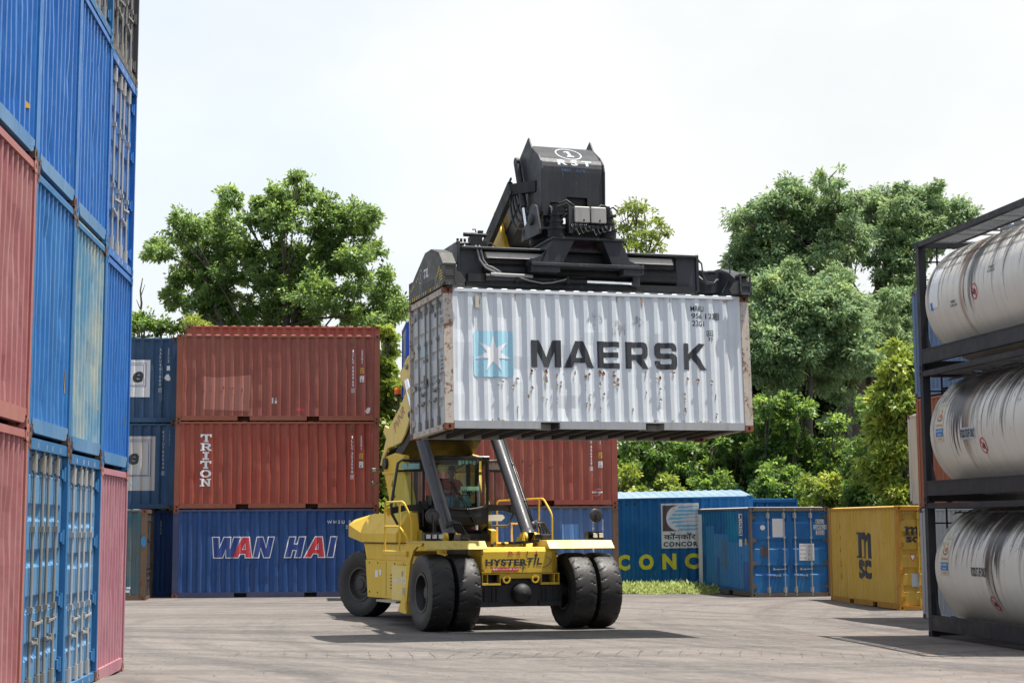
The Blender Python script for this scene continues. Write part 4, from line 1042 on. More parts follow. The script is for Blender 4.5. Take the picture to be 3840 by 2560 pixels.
b.tube([(2.42, .40, 7.83), (2.52, .36, 7.86), (2.6, .36, 7.82)], .02, 6); b.tube([(2.42, .40, 7.72), (2.5, .36, 7.78), (2.6, .36, 7.8)], .02, 6)
b.build('hose_bundle', M['hose'], sp, 60)
# telescope cylinder
b = GB(); b.cyl((1.05, .60, 6.545), (2.95, .60, 6.535), .058, seg=16); b.box(.62, .95, .62, .75, 6.47, 6.62); b.cyl((.95, .6, 6.55), (1.1, .6, 6.55), .075, seg=12)
for x in (1.55, 2.56): b.box(x-.025, x+.025, .53, .67, 6.47, 6.61)
b.cyl((2.62, .55, 6.6), (2.92, .55, 6.6), .014, seg=8)
c = b.build('telescope_cylinder', M['grab_dark'], sp, 40)
b = GB(); b.cyl((2.95, .60, 6.535), (3.86, .60, 6.53), .042, seg=16); b.build('rod', M['chrome'], c, 40)
b = GB(); b.cyl((3.86, .60, 6.53), (3.94, .60, 6.53), .06, seg=12); b.prism([(3.88, .55, 6.66), (4.02, .55, 6.66), (4.02, .55, 6.50), (3.97, .55, 6.45), (3.90, .55, 6.48)], (0, .1, 0)); b.build('rod_bracket', G_, c)
b = GB(); b.cyl((1.04, .55, 6.60), (1.86, .55, 6.59), .035, seg=12); b.build('sleeve', M['hose_grey'], c, 40)
# hanging hoses on the beam and the valve block on top
b = GB()
for dx in (0, .07): b.tube([(.80+dx, .70, 7.16), (.82+dx, .64, 7.05), (.86+dx, .64, 6.88), (.95+dx, .60, 6.74), (1.15+dx, .55, 6.62), (1.32+dx, .55, 6.585)], .019, 8)
b.tube([(.90, .62, 6.80), (1.08, .57, 6.74), (1.22, .55, 6.66), (1.28, .55, 6.60)], .014, 8)
b.tube([(1.60, .53, 6.56), (1.80, .52, 6.50), (2.05, .51, 6.46), (2.25, .52, 6.48), (2.5, .54, 6.55), (2.56, .55, 6.58)], .014, 8)
b.build('hose', M['hose_grey'], sp, True)
b = GB(); b.box(.74, .96, .78, 1.0, 7.24, 7.36); b.cyl((.62, .88, 7.40), (1.06, .86, 7.39), .04, seg=12); b.box(.5, .62, .85, 1.05, 7.13, 7.24); b.box(.7, 1.02, .70, 1.05, 7.12, 7.24)
for k in range(3): b.cyl((.48+.07*k, .8, 7.24), (.48+.07*k, .8, 7.30), .025, seg=8); b.cyl((.42+.03*k, .76, 7.2), (.74, .76, 7.21), .018, seg=6)
b.tube([(.86, .86, 7.44), (.84, .84, 7.5), (.78, .84, 7.49)], .012, 6); b.box(.9, 1.0, .84, .9, 7.44, 7.48)
b.tube([(1.0, .75, 7.2), (1.1, .7, 7.22), (1.25, .7, 7.12)], .012, 6)
b.build('valve_block', GD, sp, 50)
b = GB()
for k in range(3): b.tube([(5.3, .74, 7.1-.02*k), (5.36, .66, 6.98), (5.38, .66, 6.75), (5.45, .64, 6.62-.02*k), (5.6, .64, 6.60), (5.66+.02*k, .66, 6.68)], .016, 7)
b.tube([(5.62, .5, 6.98), (5.76, .46, 7.02), (5.86, .44, 6.9), (5.84, .44, 6.66), (5.7, .5, 6.4)], .016, 7); b.bar((5.32, .8, 6.84), (5.7, .8, 6.84), .06, .06); b.bar((5.32, .9, 6.8), (5.72, .9, 6.5), .06, .05)
b.build('hose', M['hose'], sp, True)
# ---------------- cab with both doors swung open
FB = M['frame_black']
def cx(a): return 3.0+.16*(a/.6)**2     # the front is bowed
b = MB(); N = 9; As = [-.62+1.24*i/(N-1) for i in range(N)]
low = lambda a: 2.30+.09*(abs(a)/.6)**2
secs = [[(a, cx(a)+o, z if z is not None else low(a)) for a in As] for o, z in ((.10, 1.80), (-.01, 1.98), (-.03, 2.15), (0, None))]
for q0, q1 in zip(secs, secs[1:]): b.add(q0+q1, [(i, i+1, N+i+1, N+i) for i in range(N-1)])
for s in (-1, 1): b.prism([(s*.62, 3.16, 1.80), (s*.62, 3.14, 2.39), (s*.62, 4.45, 2.39), (s*.62, 4.45, 1.80)], (-s*.04, 0, 0))
b.box(-.6, .6, 3.2, 4.45, 1.78, 1.84); b.box(-.7, .6, 3.0, 4.2, 1.62, 1.78); b.box(-.6, .6, 4.40, 4.45, 1.8, 2.5)
cab = b.build('cab_body', FB, RS, 50, recalc=False)
b = MB()
for s in (-1, 1):
    b.tube([(s*.60, 3.15, 2.36), (s*.60, 3.14, 3.30), (s*.55, 3.14, 3.40)], .034, 8); b.bar((s*.62, 4.42, 1.8), (s*.62, 4.42, 3.40), .08, .08, (0, 1, 0)); b.bar((s*.61, 3.14, 3.40), (s*.61, 4.42, 3.40), .06, .06)
b.tube([(-.56, 3.13, 3.40)]+[(a, cx(a)-.0, 3.41) for a in As[1:-1]]+[(.56, 3.13, 3.40)], .036, 8)
b.tube([(a, cx(a)-.012, low(a)) for a in As], .026, 8)
b.build('cab_frame', FB, RS, 50)
b = MB(); b.box(-.66, .64, 3.06, 4.5, 3.415, 3.46); b.box(-.5, .5, 4.2, 4.45, 3.30, 3.41); b.build('cab_roof', FB, RS, bevel=.02)
b = MB(); b.add([(a, cx(a), low(a)) for a in As]+[(a, cx(a), 3.39) for a in As], [(i, i+1, N+i+1, N+i) for i in range(N-1)]); b.build('windscreen', M['glass'], RS, True)
b = MB(); b.add([(-.58, 4.42, 2.5), (.58, 4.42, 2.5), (.58, 4.42, 3.3), (-.58, 4.42, 3.3)], [(0, 1, 2, 3)]); b.build('rear_window', M['glass'], RS)
for s in (-1, 1):
    Y = 3.66; P = [(.70, 3.36), (1.20, 3.38), (1.29, 3.31), (1.44, 2.40), (1.42, 2.22), (1.27, 1.96), (.70, 1.94)]
    P = [(s*a, Y, z) for a, z in P]
    b = MB(); b.tube(P+[P[0]], .033, 8); b.bar((s*.70, Y, 3.16), (s*1.3, Y, 3.14), .03, .05); b.bar((s*.97, Y, 2.4), (s*.97, Y, 3.14), .022, .022, (0, 1, 0))
    b.prism([(s*.70, Y-.02, 2.26), (s*.70, Y-.02, 2.43), (s*1.1, Y-.02, 2.41), (s*1.43, Y-.02, 2.36), (s*1.40, Y-.02, 2.22), (s*1.1, Y-.02, 2.29)], (0, .05, 0))
    b.prism([(s*.70, Y-.015, 3.14), (s*.70, Y-.015, 3.36), (s*.78, Y-.015, 3.33), (s*.78, Y-.015, 3.18)], (0, .03, 0))
    for k in range(2): b.box(min(s*1.3, s*1.36), max(s*1.3, s*1.36), Y-.05, Y-.02, 2.29+.05*k, 2.32+.05*k)
    d = b.build('cab_door', FB, RS, 50)
    b = MB(); b.add([(s*.72, Y, 1.97), (s*1.26, Y, 1.99), (s*1.41, Y, 2.24), (s*1.41, Y, 2.4), (s*1.28, Y, 3.28), (s*1.2, Y, 3.35), (s*.72, Y, 3.34)], [(0, 1, 2, 3, 4, 5, 6)]); b.build('door_glass', M['glass'], d)
    if s < 0:
        b = MB(); b.box(-1.22, -.80, Y-.012, Y-.006, 3.19, 3.31); b.build('sunshade', worn_letter('shade_cyan', (.30, .58, .60), .45), d)
    else:
        b = MB(); b.box(.76, 1.2, Y-.012, Y-.006, 3.19, 3.30); b.build('sunshade', worn_letter('shade_grey', (.35, .33, .30), .5), d)
        b = MB(); b.prism([(.72, Y-.01, 2.06), (1.12, Y-.01, 2.06), (1.20, Y-.01, 2.13), (1.16, Y-.01, 2.2), (.72, Y-.01, 2.2)], (0, .005, 0)); b.build('white_panel', M['white_clean'], d)
b = MB()
for k in range(2):
    o = .05*k; b.bar((-.30+o, 2.965, 2.86), (.20+o, 2.95, 2.08), .016, .02, (0, 1, 0)); b.bar((.17+o, 2.94, 2.13), (.24+o, 2.94, 2.0), .032, .04, (0, 1, 0))
b.bar((-.38, 2.95, 2.90), (-.22, 2.95, 2.86), .03, .02); b.bar((-.27, 2.965, 2.92), (-.33, 2.97, 2.4), .014, .014, (0, 1, 0)); b.build('wiper', FB, RS)
MB().box(.25, .31, 2.965, 2.975, 1.87, 1.97).build('warning_sticker', M['white_ink'], RS)
b = MB(); b.lathe([(0, .045), (.03, .04), (.04, 0)], (.2, 2.97, 1.9), (0, -1, 0), 12); b.build('tail_lamp', plain('lamp_red', (.18, .03, .03), .3), RS, 40)
b = MB(); b.box(-.28, .28, 3.8, 4.3, 2.28, 2.42); b.box(-.26, .26, 4.2, 4.34, 2.4, 3.0); b.box(-.7, -.5, 3.5, 4.2, 2.3, 2.5); b.build('seat', M['seat'], RS, bevel=.04, seg=2)
b = MB(); b.loft([[(.02, 3.2, 2.36), (.26, 3.2, 2.36), (.26, 3.36, 2.36), (.02, 3.36, 2.36)], [(.03, 3.2, 2.48), (.25, 3.2, 2.48), (.24, 3.36, 2.5), (.04, 3.36, 2.5)], [(.08, 3.24, 2.62), (.20, 3.24, 2.62), (.19, 3.36, 2.66), (.09, 3.36, 2.66)]])
b.build('steering_console', M['console'], RS, bevel=.02, seg=2)
b = MB(); t = [(.14+.2*math.cos(2*PI*i/24), 3.42+.17*math.sin(2*PI*i/24), 2.68+.07*math.sin(2*PI*i/24)) for i in range(25)]; b.tube(t, .017, 8, False); b.bar((.14, 3.3, 2.6), (.14, 3.42, 2.67), .03, .03); b.build('steering_wheel', FB, RS, True)
b = MB(); n = 10
for k in range(n):
    x = -.06+.044*k; y = cx(x)+.05; b.prism([(x, y, 2.80), (x+.044, y, 2.80), (x+.044, y, 2.735), (x+.022, y-.004, 2.695), (x, y, 2.735)], (0, .006, 0))
tag(b.build('dashboard_fringe', M['fringe'], RS))
b = MB()
for k, (x, wd, h) in enumerate(((-.12, .08, .11), (-.03, .05, .075), (.04, .075, .09), (.14, .055, .075), (.22, .07, .10))):
    y = cx(x)+.03; p = [(x, y, 3.36), (x+wd, y, 3.36), (x+wd*.95, y, 3.36-h*.8), (x+wd*.5, y, 3.36-h), (x+wd*.05, y, 3.36-h*.8)]; b.prism(p, (0, .004, 0))
b.build('garland', M['garland'], RS)
b = MB(); b.box(-.66, -.58, 3.25, 3.6, 2.4, 2.62); b.box(.42, .5, 3.4, 3.46, 2.4, 3.38); b.box(.52, .58, 3.3, 4.4, 2.35, 2.45); b.build('cab_fittings', FB, RS)
# ---------------- lifting cylinders
for s in (-1, 1):
    p0, p1, p2 = Vector((s*.88, 1.45, 1.72)), Vector((s*.87, 3.75, 4.36)), Vector((s*.80, 4.45, 5.15))
    b = MB(); b.cyl(p0, p1, .135, seg=28); b.lathe([(0, .135), (0, .15), (.12, .15), (.14, .135)], p0, p1-p0, 28); b.cyl(p1, p1+(p1-p0).normalized()*.06, .15, seg=24)
    c = b.build('lift_cylinder', M['cyl_grey'], RS, 40)
    b = MB(); b.cyl(p1, p2, .085, seg=20); b.build('rod', M['chrome'], c, 40)
    b = MB()
    for dx in (-.12, .10): b.lathe([(0, .0), (0, .12), (.05, .12), (.05, 0)], (s*.88+dx-.02, 1.40, 1.70), (1, 0, 0), 20)
    b.box(s*.88-.22, s*.88-.17, 1.3, 1.6, 1.5, 1.72); b.prism([(s*.88-.18, 1.25, 1.5), (s*.88-.18, 1.6, 1.5), (s*.88-.18, 1.5, 1.8), (s*.88-.18, 1.33, 1.8)], (.05, 0, 0)); b.prism([(s*.88+.13, 1.25, 1.5), (s*.88+.13, 1.6, 1.5), (s*.88+.13, 1.5, 1.8), (s*.88+.13, 1.33, 1.8)], (.06, 0, 0))
    b.build('cylinder_bracket', YL, c, 40)
    d = (p1-p0); o = Vector((.15, -.06, 0)) if s > 0 else Vector((-.02, -.16, 0))
    b = MB(); b.tube([p0+d*.08+o, p0+d*.3+o*1.05, p0+d*.55+o*1.0, p0+d*.95+o], .02, 8); b.tube([p0+d*.1+o*1.2, p0+d*.5+o*1.25, p0+d*.9+o*1.15], .012, 6)
    for k in (.28, .58): q = p0+d*k+o; b.box(q.x-.03, q.x+.03, q.y-.03, q.y+.06, q.z-.04, q.z+.04)
    b.build('pipe', M['cyl_grey'] if s < 0 else FB, c, True)
    b = MB(); q = p0+d*.09+o
    b.box(q.x-.06, q.x+.06, q.y-.04, q.y+.1, q.z-.08, q.z+.08)
    for k in range(4):
        e = Vector((q.x+.06+.05*k, q.y+.05, q.z+.06-.02*k)); b.tube([q+Vector((.02*k-.03, 0, .04)), e+Vector((.06, 0, .05)), e+Vector((.14+.02*k, .02, -.16)), e+Vector((.13+.04*k, .05, -.40))], .020, 7)
    b.build('hose_cluster', M['hose'], c, True)
# ---------------- mirrors, lamps, beacon, exhaust
for s in (-1, 1):
    b = MB(); c = Vector((s*1.775, .0, 2.15)); b.lathe([(.022, 0), (.018, .09), (.012, .13), (0, .145), (-.014, .145), (-.014, .128), (-.004, .12), (-.004, 0)], c, (s*.1, -1, .05), 28)
    b.cyl(c+Vector((0, -.05, .03)), c+Vector((0, -.06, -.40)), .011, seg=8); b.box(c.x-.02, c.x+.02, -.07, -.02, 2.10, 2.17)
    b.build('mirror', M['mirror_black'], RS, 40)
    b = MB(); x0 = 1.58 if s > 0 else -1.95; b.box(x0, x0+.38, -.05, .12, 1.665, 1.69); b.box(x0, x0+.38, .08, .12, 1.69, 1.83); b.box(x0, x0+.012, -.02, .12, 1.69, 1.83)
    lb = b.build('lamp_bracket', FB, RS)
    for k in range(2 if s > 0 else 3):
        x = x0+.15+.13*k if s > 0 else x0+.07+.13*k
        q = MB(); q.box(x-.055, x+.055, -.06, .06, 1.70, 1.80); h = q.build('headlight', FB, RS, bevel=.012)
        MB().box(x-.045, x+.045, -.068, -.06, 1.71, 1.79).build('lens', M['lamp_glass'], h)
bc = MB(); bc.lathe([(0, .06), (.02, .085), (.06, .09), (.07, .07)], (-.86, 5.0, 4.83), (0, 0, 1), 18); bc.cyl((-.86, 5, 4.45), (-.84, 5, 4.83), .02, seg=8); be = bc.build('beacon', M['frame_black'], RS, 40)
MB().lathe([(0, .068), (.045, .072), (.05, .066), (.06, .072), (.12, .070), (.145, .05), (.15, 0)], (-.86, 5.0, 4.90), (0, 0, 1), 20).build('beacon_lens', M['beacon_orange'], be, 40)
b = MB(); b.cyl((.99, 6.5, 2.2), (.99, 6.5, 4.6), .06, seg=16); b.build('exhaust_pipe', M['exhaust'], RS, 40)
for z in (3.22, 2.92):
    b = MB(); b.box(-1.22, -1.12, 5.74, 5.84, z-.045, z+.045); b.cyl((-1.14, 5.78, z), (-.95, 5.78, z), .015, seg=6); wl = b.build('work_lamp', FB, RS, bevel=.015)
    MB().box(-1.21, -1.13, 5.73, 5.74, z-.035, z+.035).build('lens', M['steel_box'], wl)
for s in (-1, 1):
    b = MB(); b.box(min(s*.78, s*1.0), max(s*.78, s*1.0), .5, .9, 1.66, 1.78); b.build('battery_box', FB, RS, bevel=.03, seg=2)
b = MB(); b.lathe([(0, .04), (0, .07), (.03, .07), (.03, .04)], (-1.15, 4.7, 2.30), (0, 1, 0), 14); b.box(-1.2, -1.1, 4.68, 4.75, 2.2, 2.28); b.build('lifting_eye', YL, RS, 40)
# plate writing
pf = lambda s, z: (s, -.226, z)
lay(fit(text_mesh('HYSTER', 1, .05, .0, 1, 1.1), -.74, 1.165, .90, .135), pf, 'maker_lettering', M['ink_clean'], plate)
T = lambda L: [[(x+.22*(y-1.16), y) for x, y in p] for p in L]
lay(poly_mesh(T([[(.17,1.18),(.215,1.18),(.215,1.285),(.26,1.285),(.26,1.32),(.12,1.32),(.12,1.285),(.17,1.285)], [(.285,1.18),(.325,1.18),(.325,1.36),(.35,1.35),(.31,1.41),(.25,1.355),(.285,1.36)], [(.35,1.18),(.47,1.18),(.47,1.215),(.39,1.215),(.39,1.32),(.35,1.32)]])), pf, 'emblem_letters', M['ink_clean'], plate)
def arc(cx_, cy_, rx, ry, a0, a1, w0, w1, n=18):
    o = []; i = []
    for k in range(n+1):
        t = R(a0+(a1-a0)*k/n); w_ = w0+(w1-w0)*k/n
        o.append((cx_+rx*math.cos(t), cy_+ry*math.sin(t))); i.append((cx_+(rx-w_)*math.cos(t), cy_+(ry-w_)*math.sin(t)))
    return o+i[::-1]
lay(poly_mesh([arc(.40, 1.255, .285, .10, 60, 2, .004, .02), arc(.40, 1.27, .285, .16, -4, -100, .022, .003)]), pf, 'emblem_swoosh', M['ink_clean'], plate)
lay(poly_mesh([rect(-.60, 1.06, -.03, 1.135)]), pf, 'red_number_plate', worn_letter('plate_red', (.50, .03, .03), .12), plate)
lay(fit(text_mesh('प्रदेश २-०३-००१क २४२१', 1, .015), -.585, 1.068, .54, .06), lambda s, z: (s, -.230, z), 'number_plate_lettering', M['white_clean'], plate)
lay(fit(text_mesh('R S  I  1', 1, .02), -.25, 1.375, .62, .075), pf, 'red_scrawl', worn_letter('scrawl_red', (.55, .04, .02), .45), plate)
lay(poly_mesh([[(.06,1.075),(.085,1.075),(.075,1.18),(.05,1.18)]]), pf, 'blue_mark', M['navy_ink'], plate)
for x in (-.80, .62): lay(poly_mesh([rect(x, 1.10, x+.055, 1.26)]), pf, 'sticker', M['amber_ink'], plate)

# ---------------- the driver
def skin_body(name, joints, edges, mat, parent, sub=2):
    """one continuous body grown round a skeleton of joints with radii"""
    me = bpy.data.meshes.new(name); me.from_pydata([j[0] for j in joints], edges, [])
    o = bpy.data.objects.new(name, me); COL.objects.link(o)
    sk = o.modifiers.new('skin', 'SKIN'); ss = o.modifiers.new('sub', 'SUBSURF'); ss.levels = ss.render_levels = sub
    bm = bmesh.new(); bm.from_mesh(me); ly = bm.verts.layers.skin.verify(); bm.verts.ensure_lookup_table()
    for v, j in zip(bm.verts, joints): v[ly].radius = j[1] if isinstance(j[1], tuple) else (j[1], j[1])
    bm.verts[0][ly].use_root = True; bm.to_mesh(me); bm.free()
    dg = bpy.context.evaluated_depsgraph_get(); dg.update()
    m2 = bpy.data.meshes.new_from_object(o.evaluated_get(dg)); bpy.data.objects.remove(o); bpy.data.meshes.remove(me)
    m2.polygons.foreach_set('use_smooth', [True]*len(m2.polygons))
    return link(name, m2, mat, parent)
M['skin'] = plain('skin', (.115, .06, .04), .55, 0, .12, 8); M['hair'] = plain('hair', (.008, .007, .007), .6); M['shirt'] = plain('red_shirt', (.32, .022, .025), .8, 0, .2, 6); M['jeans'] = plain('blue_jeans', (.05, .16, .26), .85, 0, .25, 9)
PD = empty('person', tuple(RSW @ Vector((.03, 4.0, 2.42))), SY, 'person in red shirt and blue jeans sitting at the wheel inside the cab', 'person')
J = [((0,0,.09),(.15,.12)), ((0,-.03,.28),(.14,.105)), ((0,-.08,.46),(.16,.10)), ((0,-.11,.545),(.055,.055)), ((0,-.15,.60),(.052,.055)), ((0,-.17,.70),(.078,.095)), ((0,-.17,.79),(.06,.075))]
E_ = [(0,1),(1,2),(2,3),(3,4),(4,5),(5,6)]
for s in (-1, 1):
    n = len(J)
    J += [((s*.18,-.08,.48),.062), ((s*.25,-.20,.30),.046), ((s*.17,-.42,.26),.036), ((s*.14,-.50,.275),.030)]
    E_ += [(2,n),(n,n+1),(n+1,n+2),(n+2,n+3)]
    h = n+3
    for k, (dx, dz) in enumerate(((-.022,.008),(-.008,.016),(.008,.014),(.022,.006))):
        m = len(J); J += [((s*.14+dx,-.55,.285+dz*.5),.010), ((s*.14+dx,-.575,.262),.009)]; E_ += [(h,m),(m,m+1)]
    m = len(J); J += [((s*.14-s*.035,-.52,.27),.011), ((s*.14-s*.045,-.55,.262),.009)]; E_ += [(h,m),(m,m+1)]
    n = len(J); J += [((s*.10,-.02,.06),.095), ((s*.15,-.46,.10),.072), ((s*.16,-.50,-.26),.05), ((s*.16,-.56,-.36),.042), ((s*.16,-.68,-.375),.036)]; E_ += [(0,n),(n,n+1),(n+1,n+2),(n+2,n+3),(n+3,n+4)]
skin_body('body', J, E_, M['skin'], PD)
JS = [((0,0,.10),(.175,.14)), ((0,-.03,.28),(.165,.13)), ((0,-.08,.45),(.185,.12)), ((0,-.11,.53),(.085,.08))]; ES = [(0,1),(1,2),(2,3)]
for s in (-1, 1):
    n = len(JS); JS += [((s*.185,-.08,.47),.082), ((s*.235,-.165,.36),.068)]; ES += [(2,n),(n,n+1)]
skin_body('shirt', JS, ES, M['shirt'], PD)
JT = [((0,0,.05),(.17,.13))]; ET = []
for s in (-1, 1):
    n = len(JT); JT += [((s*.11,-.06,.07),.108), ((s*.15,-.45,.105),.085), ((s*.16,-.50,-.22),.064)]; ET += [(0,n),(n,n+1),(n+1,n+2)]
skin_body('trousers', JT, ET, M['jeans'], PD)
b = MB()
for i in range(1):
    secs = []
    for k in range(9):
        t = PI/2*k/8; r = math.cos(t*.98)
        secs.append([(.098*r*math.cos(a), -.155+.118*r*math.sin(a), .735+.125*math.sin(t)) for a in [2*PI*j/18 for j in range(18)]])
    b.loft(secs)
b.build('hair', M['hair'], PD, True)
b = MB(); b.lathe([(0,.012),(.02,.018),(.035,.012)], (0,-.255,.69), (0,-1,-.2), 10)
for s in (-1, 1): b.lathe([(0,.0),(.0,.022),(.018,.028),(.03,.0)], (s*.082,-.165,.695), (s,0,0), 12)
b.build('nose_and_ears', M['skin'], PD, True)
b = MB()
for s in (-1, 1): b.lathe([(0,.013),(.008,.009),(.01,0)], (s*.032,-.250,.725), (0,-1,0), 10)
b.box(-.025, .025, -.262, -.25, .640, .648); b.build('eyes_and_mouth', M['hair'], PD, True)
# ------------------------------------------------------------------ three tank containers, one on the other
M['tank_frame'] = paint('tank_frame_grey', (.022, .023, .027), (.036, .036, .04), .6, rust=.04, dirt=.3, rough=.5, scr=.12, rcol=(.12,.07,.05), wob=.05)
def tank_mat(name, seed, soot, bands):
    """white cladding with soot running down round the barrel and a few heavier spills"""
    t = NT(name)
    tc = t.n('ShaderNodeTexCoord'); sx = t.n('ShaderNodeSeparateXYZ'); t.l(tc.outputs['Object'], sx.inputs[0])
    X, Y, Zc = sx.outputs
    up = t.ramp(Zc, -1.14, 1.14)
    ang = t.math('ARCTAN2', Zc, t.math('MULTIPLY', Y, -1.))
    def run(kx, ka, sd, det=6, ro=.7):
        cb = t.n('ShaderNodeCombineXYZ'); t.l(t.math('MULTIPLY', X, kx), cb.inputs[0]); t.l(t.math('MULTIPLY', ang, ka), cb.inputs[1]); cb.inputs[2].default_value = sd
        return t.noise(cb.outputs[0], 1., det, ro)
    fine = run(9, .7, seed+.3); mid = run(4.5, .5, seed+7.1); wide = run(.9, .4, seed+3.7, 3, .5); blot = run(9, 4., seed+5.)
    c = t.mix(t.ramp(mid, .45, .8, 0, .45), (.63, .595, .535), (.48, .44, .375))
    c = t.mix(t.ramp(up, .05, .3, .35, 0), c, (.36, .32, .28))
    k = t.math('ADD', fine, t.math('ADD', t.math('MULTIPLY', t.math('SUBTRACT', up, .5), soot), t.math('MULTIPLY', t.math('SUBTRACT', wide, .5), .5)))
    c = t.mix(t.ramp(k, .55, .70, 0, .95), c, (.04, .035, .033))
    c = t.mix(t.ramp(t.math('ADD', blot, t.math('MULTIPLY', t.math('SUBTRACT', up, .6), .28)), .61, .67, 0, .85), c, (.03, .027, .027))
    for x0, w_, amt, col, bl in bands:
        d = t.math('ABSOLUTE', t.math('SUBTRACT', t.math('ADD', X, t.math('MULTIPLY', t.math('SUBTRACT', mid, .5), .12)), x0), 0.)
        m = t.math('MULTIPLY', t.ramp(d, 0., w_, 1, 0), t.ramp(t.math('ADD', t.math('MULTIPLY', t.math('SUBTRACT', fine, .5), 1.7), up), bl, bl+.3))
        c = t.mix(t.math('MULTIPLY', m, amt), c, col)
    sm = t.math('ABSOLUTE', t.math('SUBTRACT', X, 2.62), 0.)
    return t.bsdf(c, t.ramp(mid, .3, .7, .28, .5), 0, t.math('ADD', t.math('MULTIPLY', t.noise(tc.outputs['Object'], 1.3, 2, .5), .5), t.math('MULTIPLY', mid, .03)), .15, .03)
SOOT, RB = (.03, .026, .026), (.24, .115, .04)
TM = [tank_mat('tank_white_low', 1., .48, [(3.05, .16, 1.8, (.07,.05,.035), .25), (3.4, .3, 2.4, SOOT, .35), (2.0, 2.4, 1.2, SOOT, .66)]),
      tank_mat('tank_white_mid', 23., .40, [(1.85, .62, 4., SOOT, .40), (2.25, .22, .9, (.20,.12,.06), .1), (2.9, 1.6, .9, SOOT, .78)]),
      tank_mat('tank_white_top', 51., .40, [(2.3, .40, 2.4, (.04,.035,.033), .50), (2.28, .13, .9, RB, .1), (2.85, .22, 2.6, SOOT, .42), (.45, .3, .8, (.06,.05,.045), .5)])]
TLAB = ['white tank in grey frame at ground level, FOOD STUFF ONLY low on its barrel', 'white tank with a wide black soot streak, middle of the stack', 'white tank with bare white sticker and rust streak, topmost, under a grating walkway']
RT = 1.185
def tank_profile():
    p = [(.07, 0.)]
    for k in range(1, 13):
        t = PI/2*k/12; p.append((.07+.34*(1-math.cos(t)), RT*math.sin(t)**.8))
    q = [(CL-x, r) for x, r in reversed(p)]
    return p+[(2.60, RT), (2.605, RT+.006), (2.64, RT+.006), (2.645, RT)]+q
TCZ, TCY = 1.335, CW/2
for r in range(3):
    W, L, H = CW, CL, CH; F = M['tank_frame']
    root = empty('tank_container', (TX, TY, -.2249+r*CH), TA, TLAB[r], 'tank container', 'tank containers in one stack')
    cme = shared(('casting',), casting_mb)
    for x in (.089, L-.089):
        for y in (.081, W-.081):
            for z in (.059, H-.059): put('corner_casting', cme, F, root, (x-.004 if x < 1 else x+.004, y-.004 if y < 1 else y+.004, z))
            b = MB(); b.box(x-.085, x+.085, y-.075, y+.075, .118, H-.118)
            b.build('corner_post', F, root)
    for y0 in (0, W-.11):
        b = MB(); b.box(.178, L-.178, y0, y0+.11, H-.115, H-.012); b.build('top_rail', F, root)
        b = MB(); yo = y0 if y0 == 0 else y0+.075; b.box(.178, L-.178, yo+.01, yo+.025, .15, .40); b.box(.178, L-.178, y0, y0+.11, .395, .42); b.box(.178, L-.178, y0, y0+.11, .13, .155)
        b.build('bottom_rail', F, root)
    for x0 in (.02, L-.14):
        MB().box(x0, x0+.12, .162, W-.162, .02, .2).build('end_sill', F, root); b = MB(); b.box(x0, x0+.12, .162, W-.162, H-.12, H-.01)
        for s in (0, 1):
            y = .1 if s == 0 else W-.1; yy = .75 if s == 0 else W-.75
            b.bar((x0+.06, yy*.5+y*.5, H-.75), (x0+.06, yy*.5+y*.5, H-.1), .03, .03, (1, 0, 0)); b.bar((x0+.06, y, H-.4), (x0+.06, yy, H-.4), .03, .03)
        b.build('end_header', F, root)
    for x0, s in ((.1, 1), (L-.1, -1)):
        for y in (.09, W-.09):
            MB().prism([(x0+s*.06, y, .42), (x0+s*.06, y, .95), (x0+s*.35, y, .42)], (0, .012, 0)).build('gusset', F, root)
    b = MB(); b.lathe([(x, rr) for x, rr in tank_profile()], (0, 0, 0), (1, 0, 0), 64)
    tk = b.build('tank_shell', TM[r], root, 30); tk.location = (0, TCY, TCZ)
    b = MB()
    b.bar((.62, .40, H-.20), (L-.62, .40, H-.20), .03, .03)
    for k in range(10): x = .8+k*(L-1.6)/9; b.bar((x, .28, H-.24), (x, .46, H-.16), .012, .03, (1, 0, 0))
    b.build('drip_rail', M['grab_lid'], root)
    # walkway of open grating beside the top rail
    wk = MB()
    for (xa, xb) in ((.55, 2.0), (2.15, 3.7), (3.85, L-.55)):
        y0, y1, z = .20, .78, H-.045
        for y in (y0, y1): wk.bar((xa, y, z), (xb, y, z), .03, .04)
        n = int((xb-xa)/.11)
        for k in range(n+1): x = xa+(xb-xa)*k/n; wk.bar((x, y0, z), (x, y1, z), .016, .03)
        for k in range(1, 7): y = y0+(y1-y0)*k/7; wk.bar((xa, y, z), (xb, y, z), .012, .028)
        for x in (xa+.2, xb-.2): wk.bar((x, .06, z-.045), (x, 1.0, z-.045), .05, .03); wk.bar((x, .95, z-.06), (x, .95, z-.12), .05, .05)
    wk.build('walkway', M['galv'], root)
    if r == 2:
        b = MB(); b.lathe([(0, .34), (.16, .34), (.18, .30), (.18, 0)], (3.0, TCY, H-.19), (0, 0, 1), 24); b.box(2.3, 2.7, TCY-.35, TCY+.2, H-.2, H-.02); b.build('manlid', M['grey_cont'], root, 40)
    # stickers and writing, bent round the barrel (s along x, q arc height above the axle)
    def bf(s, q, off=.006): t = q/RT; return (s, -(RT+off)*math.cos(t), (RT+off)*math.sin(t))
    def wrap(bm, name, mat, off=.006, par=tk):
        ys = [v.co.y for v in bm.verts]
        c = math.floor(min(ys)*12)/12
        while c < max(ys):
            bmesh.ops.bisect_plane(bm, geom=bm.verts[:]+bm.edges[:]+bm.faces[:], dist=1e-6, plane_co=(0, c, 0), plane_no=(0, 1, 0)); c += 1/12
        return lay(bm, lambda s, q: bf(s, q, off), name, mat, par)
